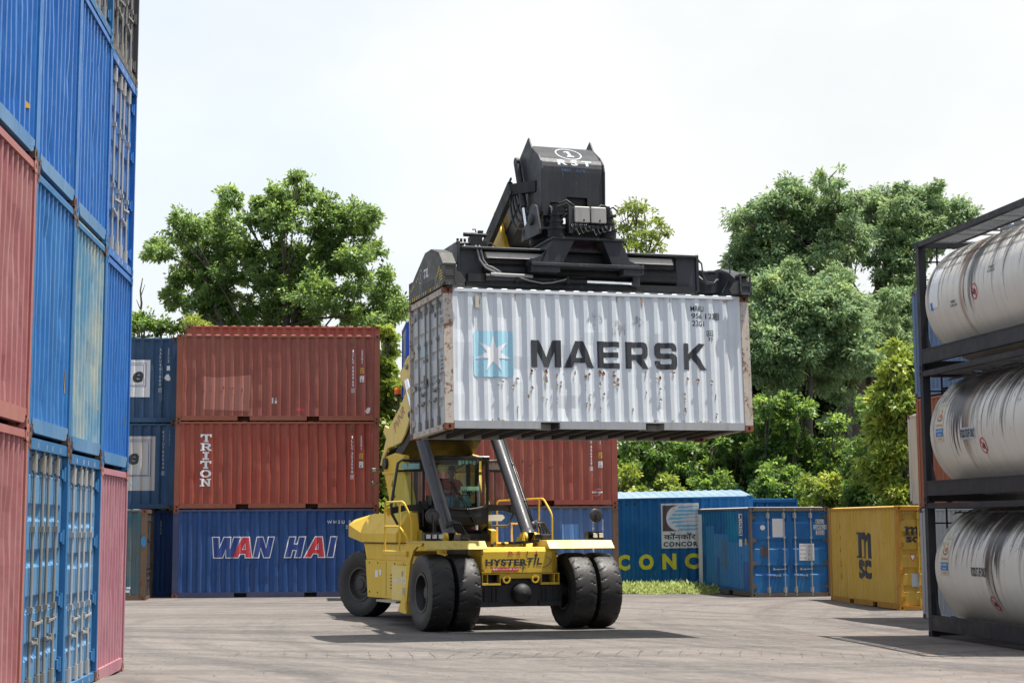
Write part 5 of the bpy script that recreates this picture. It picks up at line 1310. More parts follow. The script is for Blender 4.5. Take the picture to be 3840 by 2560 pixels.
    def sign(x, q):
        wrap(poly_mesh([circ(x, q, .155, 36), circ(x, q, .128, 36)]), 'prohibition_ring', M['red_ink'])
        wrap(poly_mesh([[(x-.105, q+.085), (x-.085, q+.105), (x+.105, q-.085), (x+.085, q-.105)]]), 'prohibition_bar', M['red_ink'], .008)
        wrap(poly_mesh([[(x-.085,q-.01),(x-.03,q+.01),(x+.0,q+.045),(x+.06,q+.04),(x+.08,q-.02),(x+.05,q-.06),(x-.02,q-.06),(x-.06,q-.045)]]), 'fitting_pictogram', M['ink_clean'])
    def sticker(x, q):
        wrap(poly_mesh([rect(x, q, x+.40, q+.78)]), 'company_sticker', worn_letter('sticker_cream', (.52, .49, .36), .1), .005)
        wrap(poly_mesh([rect(x+.02, q+.10, x+.40, q+.25)]), 'blue_band', M['sky_blue'], .008)
        wrap(fit(text_mesh('CALL FOR FREE TANK', 1, .02), x+.04, q+.19, .34, .03), 'band_lettering', M['white_clean'], .011); wrap(fit(text_mesh('www.tank', 1, .02), x+.12, q+.125, .2, .03), 'band_lettering', M['white_clean'], .011)
        dy = q+.40
        wrap(poly_mesh([arc(x+.20, dy+.12, .15, .13, 200, 340, .018, .018, 12), [(x+.04,dy+.24),(x+.055,dy+.24),(x+.10,dy+.06),(x+.085,dy+.06)], [(x+.14,dy+.06),(x+.28,dy+.06),(x+.30,dy+.13),(x+.26,dy+.11),(x+.24,dy+.17),(x+.20,dy+.10),(x+.17,dy+.15)], rect(x+.19,dy+.19,x+.215,dy+.23), rect(x+.235,dy+.17,x+.26,dy+.21)]), 'boat_emblem', worn_letter('emblem_red', (.52, .12, .07), .1), .009)
        wrap(poly_mesh([arc(x+.2, dy+.10, .16, .10, 215, 325, .015, .015, 12)]), 'wave_emblem', M['navy_ink'], .012)
        wrap(fit(text_mesh('THE CONTAINED GROUP', 1, .02), x+.03, q+.30, .34, .035), 'sticker_lettering', worn_letter('emblem_red2', (.52, .12, .07), .1), .009)
        wrap(fit(text_mesh('CHEMICALS BULK', 1, .02), x+.03, q+.70, .34, .035), 'sticker_lettering', M['grey_ink'], .009); wrap(fit(text_mesh('Since 1996', 1, .02), x+.14, q+.04, .16, .03), 'sticker_lettering', worn_letter('emblem_red3', (.52, .12, .07), .1), .009)
    if 'sky_blue' not in M: M['sky_blue'] = worn_letter('band_blue', (.03, .17, .45), .05)
    if r == 0: sticker(.70, -.14); wrap(fit(text_mesh('FOOD STUFF ONLY', 1, .03), 2.28, -.12, .72, .17), 'food_lettering', M['ink_clean'], .006); sign(3.02, -.62)
    if r == 1: sticker(.70, -.18); wrap(poly_mesh([rect(2.0, -.19, 2.74, .03)]), 'pale_strip', M['grey_ink'], .005); wrap(fit(text_mesh('FOOD STUFF ONLY', 1, .03), 2.02, -.16, .70, .16), 'food_lettering', M['ink_clean'], .009); sign(3.03, -.34)
    if r == 2:
        wrap(poly_mesh([rect(.62, -.16, 1.10, .66)]), 'white_sticker', M['white_clean']); wrap(poly_mesh([rect(.68, -.20, .80, -.05)]), 'blue_label', M['sky_blue'], .009)
        for x, q in ((1.70, -.24), (3.62, .18)):
            wrap(fit(text_mesh('IN EMERGENCY', 1, .02), x+.04, q+.07, .26, .05), 'emergency_lettering', M['ink_clean']); wrap(fit(text_mesh('PULL CABLE TO CLOSE', 1, .02), x, q, .34, .05), 'emergency_lettering', M['ink_clean'])
        sign(2.98, -.08)
# ------------------------------------------------------------------ writing on the containers
def serial(r, where, s, x, z, h=.088, pitch=.108, mat=None, w=None):
    """number written downwards; blanks are short, last sign is boxed"""
    bm = bmesh.new(); y = z; w = w or h*.6
    for ch in s:
        if ch == ' ': y -= pitch*.45; continue
        t = fit(text_mesh(ch, 1, .02), x, y-h, w*(.3 if ch in '1I' else 1), h, 'c')
        me = bpy.data.meshes.new('t'); t.to_mesh(me); t.free(); bm.from_mesh(me); bpy.data.meshes.remove(me); y -= pitch
    fn, cuts = where(r); lay(bm, fn, 'serial_lettering', mat or M['white_ink'], r, cuts)
    y += pitch; q = .018
    if s[-2] == ' ': mark(r, where, [rect(x-w/2-q, y-h-q, x+w/2+q, y+q), rect(x-w/2-q*.45, y-h-q*.45, x+w/2+q*.45, y+q*.45)], mat or M['white_ink'], 'check_box')
def stickers(r, where, x, z1, z2, n):
    mark(r, where, [rect(x-.055, z1-.16, x+.055, z1)], M['amber_ink'], 'height_sticker')
    write(r, where, '2.6m', x-.045, z1-.07, .09, .05, M['ink_clean'], .02, off=.007); write(r, where, "8'6\"", x-.04, z1-.145, .08, .055, M['ink_clean'], .02, off=.007)
    mark(r, where, [rect(x-.06, z2-.18, x+.06, z2)], M['white_clean'], 'approval_sticker')
    write(r, where, 'I C', x-.04, z2-.08, .08, .06, M['ink_clean'], .02, off=.007); write(r, where, n, x-.04, z2-.165, .08, .065, M['ink_clean'], .03, off=.007)
# slab letters down the bright red container
def slab(ch):
    W_ = 1.; 
    if ch == 'T': return [[(.28,0),(.72,0),(.72,.16),(.62,.16),(.62,.82),(.82,.82),(.86,.62),(1,.62),(1,1),(0,1),(0,.62),(.14,.62),(.18,.82),(.38,.82),(.38,.16),(.28,.16)]]
    if ch == 'I': return [[(.22,0),(.78,0),(.78,.17),(.63,.17),(.63,.83),(.78,.83),(.78,1),(.22,1),(.22,.83),(.37,.83),(.37,.17),(.22,.17)]]
    if ch == 'R': return [[(0,0),(.44,0),(.44,.16),(.36,.16),(.36,.40),(.50,.40),(.72,0),(1,0),(1,.16),(.90,.16),(.74,.43),(.86,.52),(.92,.64),(.92,.76),(.84,.92),(.68,1),(0,1),(0,.84),(.12,.84),(.12,.16),(0,.16)], [(.36,.56),(.36,.84),(.60,.84),(.68,.77),(.68,.63),(.60,.56)]]
    if ch == 'N': return [[(0,0),(.42,0),(.42,.16),(.31,.16),(.31,.66),(.72,0),(.90,0),(.90,.84),(1,.84),(1,1),(.60,1),(.60,.84),(.71,.84),(.71,.40),(.34,1),(0,1),(0,.84),(.12,.84),(.12,.16),(0,.16)]]
    return [circ(.5,.5,.5,28), circ(.5,.5,.27,24,.30)]
for i, ch in enumerate('TRITON'):
    mark(cT, side0, [[(.75+.33*x, 1.975-.262*i+.228*y) for x, y in p] for p in slab(ch)], M['white_clean'], 'slab_letter')
serial(cT, side0, 'TLLU 353098 9', 5.25, 2.15); serial(cT, side0, '22G1', 5.52, 2.15); stickers(cT, side0, 5.52, 1.63, 1.39, '87')
serial(cC, side0, 'TCLU 680969 1', 5.25, 2.14); serial(cC, side0, '22G1', 5.52, 2.14); stickers(cC, side0, 5.52, 1.60, 1.36, '81')
mark(cC, side0, [[(.80,.35),(2.15,.30),(2.20,1.38),(1.2,1.30),(.80,1.34)]], M['patch_red'], 'repainted_patch')
mark(cC, side0, [rect(2.83,.53,2.87,.70), rect(2.92,.53,2.98,.62), rect(2.94,.64,2.96,.70)], M['white_ink'], 'tape_scraps'); mark(cC, side0, [rect(3.58,.30,3.82,.38)], M['red_ink'], 'red_smear')
mark(cC, side0, [[(5.62,.30),(5.70,.42),(5.78,.40),(5.75,.26),(5.68,.22)]], M['white_ink'], 'paint_splash')
for r, x in ((cT, 5.22), (cC, 5.22), (cB, 5.30), (k1, 5.2)):   # little vent hoods under the top rail
    b = MB(); b.box(x-.035, x+.035, -.006, .02, 2.28, 2.45); b.build('vent', M['rust_post'], r)
b = MB(); b.box(.60, .67, -.008, .02, 2.22, 2.44); b.build('vent', M['ivory'], cK)
# navy container: outlined slanting letters
def wh(ch):
    if ch == 'W': return [[(0,1),(.06,0),(.40,0),(.54,.45),(.56,0),(.84,0),(1.12,1),(.86,1),(.70,.40),(.72,1),(.46,1),(.26,.42),(.24,1)]]
    if ch == 'A': return [[(-.12,0),(.18,0),(.27,.18),(.56,.18),(.56,0),(.84,0),(.72,1),(.40,1)], [(.36,.38),(.56,.38),(.55,.72)]]
    if ch == 'N': return [[(-.1,0),(.16,0),(.28,.52),(.46,0),(.74,0),(.96,1),(.70,1),(.57,.42),(.38,1),(.10,1)]]
    if ch == 'H': return [[(-.1,0),(.16,0),(.24,.36),(.46,.36),(.38,0),(.64,0),(.84,1),(.58,1),(.50,.64),(.30,.64),(.37,1),(.11,1)]]
    return [[(0,0),(.30,0),(.50,1),(.20,1)]]
def grow(p, d, hole=False):
    """outline moved outward by d"""
    n = len(p); a = sum(p[i][0]*p[(i+1) % n][1]-p[(i+1) % n][0]*p[i][1] for i in range(n)); sg = 1 if a > 0 else -1
    if hole: sg = -sg
    out = []
    for i in range(n):
        x0, y0 = p[i-1]; x1, y1 = p[i]; x2, y2 = p[(i+1) % n]
        u = Vector((x1-x0, y1-y0)).normalized(); v = Vector((x2-x1, y2-y1)).normalized()
        n1 = Vector((u.y, -u.x))*sg; n2 = Vector((v.y, -v.x))*sg; m = n1+n2
        m = m/max(m.length_squared, .35)*2*d; m = m if m.length < 2.2*d else m.normalized()*2.2*d
        out.append((x1+m.x, y1+m.y))
    return out
for ch, x0, wd, col in (('W',1.17,.72,'navy_ink'),('A',1.80,.60,'red_ink'),('N',2.42,.56,'navy_ink'),('H',3.36,.62,'navy_ink'),('A',3.95,.60,'red_ink'),('I',4.55,.52,'navy_ink')):
    P = [[(x0+wd*x, 1.175+.575*y) for x, y in p] for p in wh(ch)]
    mark(cW, side0, [grow(P[0], .030)]+[grow(p, .024, True) for p in P[1:]], M['white_clean'], 'letter_outline', .004)
    mark(cW, side0, P, M[col], 'large_letter', .009)
write(cW, side0, 'WHSU 012634', 4.53, 2.145, 1.25, .10, M['white_ink'], .02, spacing=1.6); write(cW, side0, '22G1', 5.08, 2.0, .4, .10, M['white_ink'], .02, spacing=1.4)
# slate stack with square panels
def panel(r, x0, x1, z0, z1, ez, col, ex):
    mark(r, side0, [rect(x0, z0, x1, z1)], col, 'painted_panel', .004)
    w = x1-x0; fr = lambda a, t: [rect(x0-.5+a, z0+(z1-z0)*.22+a*.4, x1-a*.75, z1-a*.6), rect(x0-.5+a+t, z0+(z1-z0)*.22+a*.4+t, x1-a*.75-t, z1-a*.6-t)]
    mark(r, side0, fr(.16, .014), M['navy_ink'], 'panel_line', .008); mark(r, side0, fr(.25, .014), M['navy_ink'], 'panel_line', .008)
    write(r, side0, 'e', ex, ez, .32, .34, M['ink_clean'], .035, .2, off=.009)
    for k in range(4): mark(r, side0, [rect(x0, z0+.08+.055*k, x0+(x1-x0)*.60, z0+.10+.055*k)], M['grey_ink'], 'panel_stripe', .008)
panel(e2, 3.1, 5.24, .78, 1.91, 1.22, M['white_ink'], 4.72); panel(e1, 2.6, 5.46, .56, 2.19, 1.34, worn_letter('panel_cream', (.46, .43, .40), .08), 4.66)
mark(e1, side0, [circ(4.85, .78, .10, 20)], M['grey_ink'], 'panel_disc', .009)
serial(e2, side0, 'AARU901080 7', 5.54, 2.27, .09, .118, M['grey_ink']); serial(e2, side0, '25G3', 5.78, 2.27, .09, .118, M['grey_ink'])
serial(e1, side0, 'KAYU700044 0', 5.70, 2.36, .09, .118, M['grey_ink']); serial(e1, side0, '25G3', 5.90, 2.36, .09, .118, M['grey_ink']); serial(e0, side0, '25G3', 5.62, 2.28, .085, .11, M['grey_ink'])
mark(e2, side0, [rect(5.73,1.59,5.83,1.73)], M['white_ink'], 'height_mark'); mark(e2, side0, [[(5.66,1.36),(5.72,1.29),(5.84,1.27),(5.86,1.36),(5.79,1.48),(5.72,1.47)]], M['white_ink'], 'height_mark')
write(e3, side0, '2 0', 5.28, 2.07, .2, .12, M['white_ink'], .02); mark(e3, side0, [rect(5.385,1.72,5.47,1.9)], M['yellow_ink'], 'height_sticker'); write(e3, side0, '28', 5.395, 1.76, .065, .1, M['ink_clean'], .02, off=.008)
lay(poly_mesh([circ(5.97, 1.67, .075, 14, .16)]), lambda s, z: (s, -.004, z), 'cyan_patch', M['patch_teal'], e3); mark(e3, side0, [rect(5.5,.34,5.62,.40), rect(5.46,.24,5.60,.31)], M['white_ink'], 'paper_scraps')
# stack behind the machine
serial(k1, side0, 'TCTU 456929 5', 5.31, 2.12, .08, .096); serial(k1, side0, '22G1', 5.57, 2.09, .08, .096); stickers(k1, side0, 5.57, 1.49, 1.24, '33')
write(k1, side0, 'CMA CGM', 5.32, .345, .30, .05, M['white_clean'], .05); mark(k1, side0, [arc(5.50,.34,.11,.13,50,150,.012,.004,10), arc(5.46,.40,.11,.13,230,330,.004,.012,10)], M['white_clean'], 'emblem_arc')
serial(k0, side0, 'ECMU 176630 9', 5.35, 2.2, .088, .105); serial(k0, side0, '22G1', 5.62, 2.2, .088, .105); mark(k0, side0, [rect(4.45,1.64,4.93,2.07)], M['pale_blue_patch'], 'repainted_patch'); mark(k0, side0, [rect(5.57,1.42,5.67,1.56)], M['white_ink'], 'approval_sticker')
lay(poly_mesh([rect(.12, CH-.05, .5, CH-.012)]), lambda s, z: (s, -.006, z), 'warning_stripe', M['amber_ink'], k2)
# blue container with the tilted roof
for ch, x, wd in (('C', 1.68, .40), ('O', 2.36, .48), ('N', 3.11, .45), ('C', 3.83, .47), ('O', 4.55, .48), ('R', 5.25, .45)): write(cR, side0, ch, x, .60, wd, .50, M['yellow_ink'], .055, name='large_letter')
X0, X1, Z0, Z1 = 3.1, 4.32, 1.27, 2.69
mark(cR, side0, [rect(X0, Z0, X1, Z1)], M['white_ink'], 'painted_panel', .004)
mark(cR, side0, [[(X0+.05, 1.81), (X0+.55, 1.81)]+[(X0+.56-.40*math.sin(R(t)), 2.22-.40*math.cos(R(t))) for t in range(0, 181, 12)]+[(X0+.55, 2.63), (X0+.05, 2.63)]], M['brown_ink'], 'brown_square', .008)
for k in range(7):
    zz = 2.60-.118*k; a = X0+.16+.40*abs(k-3)/3.5*.9+.06; c = .5+.12*((k*3) % 4)
    mark(cR, side0, [[(a, zz-.055), (a+.06, zz), (X1-.04, zz), (X1-.04, zz-.02), (a+c, zz-.02), (a+c-.06, zz-.04), (a+c-.14, zz-.04), (a+c-.2, zz-.065), (a+.02, zz-.065)]], M['sky_ink'], 'blue_stripe', .009)
write(cR, side0, 'कॉनकॉर', X0+.08, 1.54, 1.02, .22, M['ink'], .02, off=.008); write(cR, side0, 'CONCOR', X0+.06, 1.32, 1.1, .155, M['ink'], .04, off=.008, spacing=1.15)
for x in (2.0, 2.26): mark(cR, side0, [circ(x, 2.68, .04, 10)], M['ink_clean'], 'vent_hole')
# scuffed blue container
mark(cE, sideW, [rect(.72, .18, 1.12, 2.42)], M['white_ink'], 'white_stripe')
mark(cE, sideW, [[(1.45,.30),(5.75,.20),(5.75,1.55),(3.75,1.58),(3.75,1.80),(2.45,1.82),(2.45,2.05),(1.45,2.05)]], M['patch_teal'], 'repainted_patch', .0035)
for a, c, z0_, z1_ in ((2.65,2.85,.3,1.1), (5.3,5.7,.2,1.0)): mark(cE, sideW, [rect(a,z0_,c,z1_)], M['patch_navy'], 'repainted_patch', .007)
mark(cE, sideW, [rect(3.2,.75,3.65,1.62)], worn_letter('repaint_grey', (.05,.13,.19), .2), 'repainted_patch', .007)
for s_, z_, h_ in (('LU', 2.22, .18), ('276', 2.0, .18), ('G1', 1.78, .17)):
    mark(cE, sideW, [rect(4.86, z_-.01, 5.30, z_+h_+.01)], M['white_ink'], 'serial_patch', .007); write(cE, sideW, s_, 4.9, z_+.02, .36, h_-.04, M['ink_clean'], .02, off=.011)
mark(cE, sideW, [rect(4.95,1.45,5.12,1.66)], M['white_ink'], 'serial_patch', .007); mark(cE, sideW, [rect(5.5,1.5,5.62,1.68)], M['amber_ink'], 'height_sticker', .007)
d = [o for o in cE.children if o.name.startswith('door') and 'header' not in o.name and 'sill' not in o.name]
D1 = dict(parent=d[0])
mark(cE, end0, [circ(.40, 2.0, .075, 20)], M['white_clean'], 'white_disc', **D1); mark(cE, end0, [rect(.70,1.72,1.06,2.26)], M['white_ink'], 'bare_placard', **D1); mark(cE, end0, [rect(.32,1.16,.55,1.45)], M['brown_ink'], 'data_plate', **D1)
mark(cE, end0, [rect(1.51,1.04,1.97,1.53)], M['white_ink'], 'data_panel', **D1)
for k, (a_, b_) in enumerate((('MAX GROSS WT', '30480 KGS'), ('TARE WT', '2180 KGS'), ('MAX CARGO WT', '28300 KGS'), ('CU CAP', '33.2 CU.M'))):
    write(cE, end0, a_, 1.53, 1.45-.115*k, .2, .03, M['ink_clean'], .01, off=.008, **D1); write(cE, end0, b_, 1.77, 1.45-.115*k, .18, .03, M['ink_clean'], .01, off=.008, **D1); write(cE, end0, b_[::-1], 1.77, 1.40-.115*k, .16, .03, M['ink_clean'], .01, off=.008, **D1)
for s_, x_, w_, z_ in (('EOLU', 2.06, .22, 2.12), ('224762 0', 1.99, .37, 1.96), ('22G1', 2.06, .22, 1.80)):
    mark(cE, end0, [rect(x_-.02, z_-.015, x_+w_+.02, z_+.115)], M['white_ink'], 'serial_patch', **D1); write(cE, end0, s_, x_, z_, w_, .10, M['ink_clean'], .015, off=.008, **D1)
# yellow container
def ornate_m(x, z, w_, h): return [[(x+w_*a, z+h*c) for a, c in p] for p in [[(.02,0),(.36,0),(.36,.07),(.30,.09),(.30,.62),(.40,.74),(.46,.70),(.46,.07),(.42,.0),(.62,0),(.62,.62),(.70,.74),(.76,.70),(.76,.10),(.70,0),(1.0,0),(1.0,.08),(.93,.10),(.93,.82),(.86,.96),(.74,1.0),(.62,.86),(.55,.98),(.44,1.0),(.30,.86),(.30,1.0),(.02,1.0),(.02,.92),(.12,.88),(.12,.10),(.02,.07)]]]
mark(cM, sideW, ornate_m(2.50, 1.25, 1.35, .68), M['ink'], 'ornate_letters'); write(cM, sideW, 'sc', 2.68, .70, 1.02, .52, M['ink'], .03)
for k, ch in enumerate('SPPCC'): write(cM, sideW, ch, .98, 2.0-.34*k, .10, .16, M['ink'], .03)
mark(cM, sideW, [rect(.70, 1.9, .74, 2.2), rect(.70, 1.55, .73, 1.75), rect(4.9, 1.9, 4.93, 2.35)], M['ink'], 'paint_run')
mark(cM, sideW, [rect(4.85,1.70,4.92,1.78)], M['white_ink'], 'paper_scraps')
d = [o for o in cM.children if o.name.startswith('door') and 'header' not in o.name and 'sill' not in o.name]; D1 = dict(parent=d[0])
mark(cM, end0, ornate_m(.20, 1.86, .42, .22), M['ink_clean'], 'ornate_letters', **D1); write(cM, end0, 'sc', .25, 1.68, .34, .15, M['ink_clean'], .04, **D1)
mark(cM, end0, [[(.32,1.38),(.50,1.38),(.41,1.20)], [(.35,1.36),(.47,1.36),(.41,1.24)]], M['red_ink'], 'red_triangle', **D1); mark(cM, end0, [[(.35,1.36),(.47,1.36),(.41,1.24)]], M['white_clean'], 'triangle_field', **D1)
mark(cM, end0, [rect(.36,.58,.57,.90)], M['grey_ink'], 'data_plate', **D1)
# the held container (zoomed photo pixels to metres along the side)
BL = {'M': [[(0,0),(.22,0),(.22,.58),(.42,0),(.58,0),(.78,.58),(.78,0),(1,0),(1,1),(.73,1),(.50,.36),(.27,1),(0,1)]],
 'A': [[(0,0),(.25,0),(.32,.19),(.68,.19),(.75,0),(1,0),(.63,1),(.37,1)], [(.39,.38),(.61,.38),(.50,.76)]],
 'E': [[(0,0),(1,0),(1,.2),(.27,.2),(.27,.41),(.94,.41),(.94,.60),(.27,.60),(.27,.8),(1,.8),(1,1),(0,1)]],
 'R': [[(0,0),(.26,0),(.26,.34),(.46,.34),(.72,0),(1.03,0),(.74,.36),(.93,.42),(1,.54),(1,.80),(.93,.95),(.78,1),(0,1)], [(.26,.54),(.26,.8),(.68,.8),(.73,.75),(.73,.59),(.68,.54)]],
 'S': [[(.17,0),(.83,0),(.95,.05),(1,.17),(1,.47),(.93,.57),(.83,.60),(.31,.60),(.27,.64),(.27,.76),(.31,.80),(.70,.80),(.74,.76),(.74,.70),(.99,.70),(.99,.84),(.94,.95),(.83,1),(.17,1),(.05,.95),(0,.84),(0,.55),(.06,.44),(.17,.40),(.69,.40),(.73,.36),(.73,.24),(.69,.2),(.30,.2),(.26,.24),(.26,.31),(0,.31),(0,.17),(.05,.05)]],
 'K': [[(0,0),(.25,0),(.25,.36),(.36,.46),(.70,0),(1.02,0),(.55,.60),(.98,1),(.66,1),(.25,.62),(.25,1),(0,1)]]}
for ch, a_, c_ in (('M',1.66,2.25),('A',2.31,2.90),('E',2.96,3.41),('R',3.52,3.98),('S',4.10,4.57),('K',4.69,5.16)):
    mark(cK, side0, [[(a_+(c_-a_)*x, 1.155+.50*y) for x, y in p] for p in BL[ch]], M['ink'], 'large_letter')
def rrect(x0, z0, x1, z1, r, n=5):
    o = []
    for cx_, cz, a in ((x1-r, z0+r, -90), (x1-r, z1-r, 0), (x0+r, z1-r, 90), (x0+r, z0+r, 180)): o += [(cx_+r*math.cos(R(a+90*k/n)), cz+r*math.sin(R(a+90*k/n))) for k in range(n+1)]
    return o
star = lambda cx_, cz, ro, ri: [((cx_+(ro if k % 2 == 0 else ri)*math.cos(PI/2+PI*k/7)), cz+(ro if k % 2 == 0 else ri)*math.sin(PI/2+PI*k/7)) for k in range(14)]
mark(cK, side0, [rrect(.56, .96, 1.32, 1.80, .06)], M['cyan_ink'], 'blue_square'); mark(cK, side0, [star(.94, 1.38, .36, .13)], M['white_clean'], 'seven_pointed_star', .009)
for s_, x_, w_, z_ in (('MRKU', 4.88, .27, 2.27), ('956 1238', 4.89, .55, 2.13), ('22G1', 4.90, .25, 1.99)): write(cK, side0, s_, x_, z_, w_, .105, M['ink'], .012)
mark(cK, side0, [rect(5.36,2.115,5.46,2.25), rect(5.37,2.125,5.45,2.24)], M['ink_clean'], 'check_box'); mark(cK, side0, [rect(5.19,1.80,5.31,1.91), rect(5.20,1.81,5.245,1.90), rect(5.255,1.81,5.30,1.90)], M['ink_clean'], 'approval_box'); write(cK, side0, 'ic', 5.21, 1.82, .08, .07, M['ink_clean'], .01, off=.006); write(cK, side0, '33', 5.205, 1.715, .09, .065, M['ink_clean'], .01)
dia = lambda x, z, h: [[(x, z-h), (x+h*.95, z), (x, z+h), (x-h*.95, z)]]
for x, h in ((2.93, .21), (3.78, .13)): mark(cK, side0, dia(x, 2.03, h), M['ghost_ink'], 'old_placard')
mark(cK, side0, [[(3.27,1.75),(3.50,1.73),(3.58,1.96),(3.45,2.16),(3.36,2.06),(3.26,2.06)]], M['ghost_ink'], 'old_placard')
d = [o for o in cK.children if o.name.startswith('door') and 'header' not in o.name and 'sill' not in o.name]; D1 = dict(parent=d[0])
mark(cK, end0, [rrect(.86, 1.50, 1.09, 1.78, .03)], M['cyan_ink'], 'blue_square', **D1); mark(cK, end0, [star(.975, 1.64, .10, .038)], M['white_clean'], 'seven_pointed_star', .009, **D1)
write(cK, end0, 'MAERSK', .80, 1.38, .36, .07, M['ink'], .05, **D1); write(cK, end0, 'MRKU', 1.60, 2.13, .26, .10, M['ink'], .01, **D1); write(cK, end0, '956 1238', 1.95, 2.13, .36, .10, M['ink'], .01, **D1); write(cK, end0, '22G1', 1.98, 1.98, .24, .1, M['ink'], .01, **D1)
for k in range(5): write(cK, end0, ('30480 KGS', '67200 LBS', '2200 KGS', '28280 KGS', '33.2 CU.M')[k], 1.98, 1.34-.075*k, .3, .05, M['ink'], .01, **D1)
mark(cK, end0, [rect(.80, .90, 1.0, 1.15)], M['brown_ink'], 'data_plate', **D1); mark(cK, end0, [rect(1.75,.32,1.9,.48)], M['amber_ink'], 'yellow_sticker', **D1)
M['rust_run'] = worn_letter('rust_run', (.32, .20, .12), .75)
def scar(r, n, x0, x1, z0, z1, sd, mat):
    """torn, rusted dents: puckered lips standing off the folded sheet"""
    rg = random.Random(sd); co = side_corr(r['_L'])
    b = MB(); runs = []
    ridges = [x for (x, dd) in co.pts if dd == 0]
    for k in range(n):
        x = rg.choice([q for q in ridges if x0 < q < x1]); z = rg.uniform(z0, z1); w_ = rg.uniform(.012, .04); h = rg.uniform(.015, .06); d0 = .012+co(x)
        pts = [(x+w_*math.cos(t)*rg.uniform(.6, 1.2), d0-.004-(.012 if i % 2 else 0), z+h*math.sin(t)*rg.uniform(.5, 1.1)-(.03 if i in (4, 5) else 0)) for i, t in enumerate([2*PI*j/9 for j in range(9)])]
        if rg.random() < .6: q = rg.uniform(.006, .014); l_ = rg.uniform(.06, .34); runs.append([(x-q, z-h*.5), (x+q, z-h*.5), (x+q*.4, z-l_), (x-q*.3, z-l_*.9)])
        b.add(pts+[(x, d0+.006, z)], [(i, (i+1) % 9, 9) for i in range(9)])
    b.build('rusty_dents', mat, r)
    if runs: mark(r, side0, runs, M['rust_run'], 'rust_runs', .005)
scar(cK, 20, 1.5, 5.3, .95, 1.12, 3, paint('dent_rust', (.23, .105, .05), (.32, .2, .12), .8, rust=.3, dirt=.4)); scar(cK, 26, 1.0, 5.5, .55, 1.0, 5, M['white_rust']); scar(cK, 10, .6, 5.8, .25, .6, 6, M['white_rust'])
scar(cC, 12, .8, 2.0, .75, 1.0, 8, M['red_oxide']); scar(k1, 8, 3.2, 4.2, .75, 1.3, 9, M['cast_rust'])

rg = random.Random(9)
mark(cK, side0, [[(x, .168), (x+w_, .168), (x+w_*.8, .168+h), (x+w_*.2, .168+h*.7)] for x, w_, h in [(rg.uniform(.2, 5.6), rg.uniform(.05, .3), rg.uniform(.012, .05)) for _ in range(22)]], M['rust_run'], 'rust_seam', .005)
mark(cK, side0, [[(x, 2.50), (x+w_, 2.50), (x+w_*.8, 2.50-h), (x+w_*.3, 2.50-h*.6)] for x, w_, h in [(rg.uniform(.2, 5.6), rg.uniform(.02, .08), rg.uniform(.05, .30)) for _ in range(12)]], M['rust_run'], 'rust_seam', .005)
# ------------------------------------------------------------------ trees and bushes: crowns as clumps of leaves (x, y, z, radius) in metres
def leaf_mat(name, dark, mid, new, rough=.38, trans=.6):
    t = NT(name)
    a = t.n('ShaderNodeAttribute', attribute_name='tint')
    c = t.mix(t.ramp(a.outputs['Fac'], 0, .55), dark, mid); c = t.mix(t.ramp(a.outputs['Fac'], .6, 1.), c, new)
    b = t.n('ShaderNodeBsdfPrincipled'); t.l(c, b.inputs['Base Color']); b.inputs['Roughness'].default_value = rough; b.inputs['Specular IOR Level'].default_value = .4
    tr = t.n('ShaderNodeBsdfTranslucent'); t.l(t.mix(.6, c, new), tr.inputs[0])
    mx = t.n('ShaderNodeMixShader'); mx.inputs[0].default_value = trans
    t.l(b.outputs[0], mx.inputs[1]); t.l(tr.outputs[0], mx.inputs[2]); t.l(mx.outputs[0], t.out.inputs[0])
    return t.mat
M['leaf_broad'] = leaf_mat('leaf_broad', (.065,.135,.055), (.17,.28,.105), (.38,.50,.11))
M['leaf_feather'] = leaf_mat('leaf_feather', (.11,.20,.105), (.24,.37,.19), (.40,.49,.19), .5, .5)
M['leaf_bush'] = leaf_mat('leaf_bush', (.038,.092,.034), (.115,.225,.065), (.34,.47,.08))
M['leaf_bright'] = leaf_mat('leaf_bright', (.10,.18,.03), (.24,.33,.05), (.46,.50,.08), .4, .4)
M['leaf_wood'] = leaf_mat('leaf_wood', (.016,.038,.014), (.05,.10,.03), (.16,.23,.045))
M['grass'] = leaf_mat('grass_blade', (.16,.24,.05), (.34,.42,.11), (.52,.55,.22), .6, .3)
M['bark'] = plain('bark', (.075, .065, .055), .9, 0, .4, 5, .4)
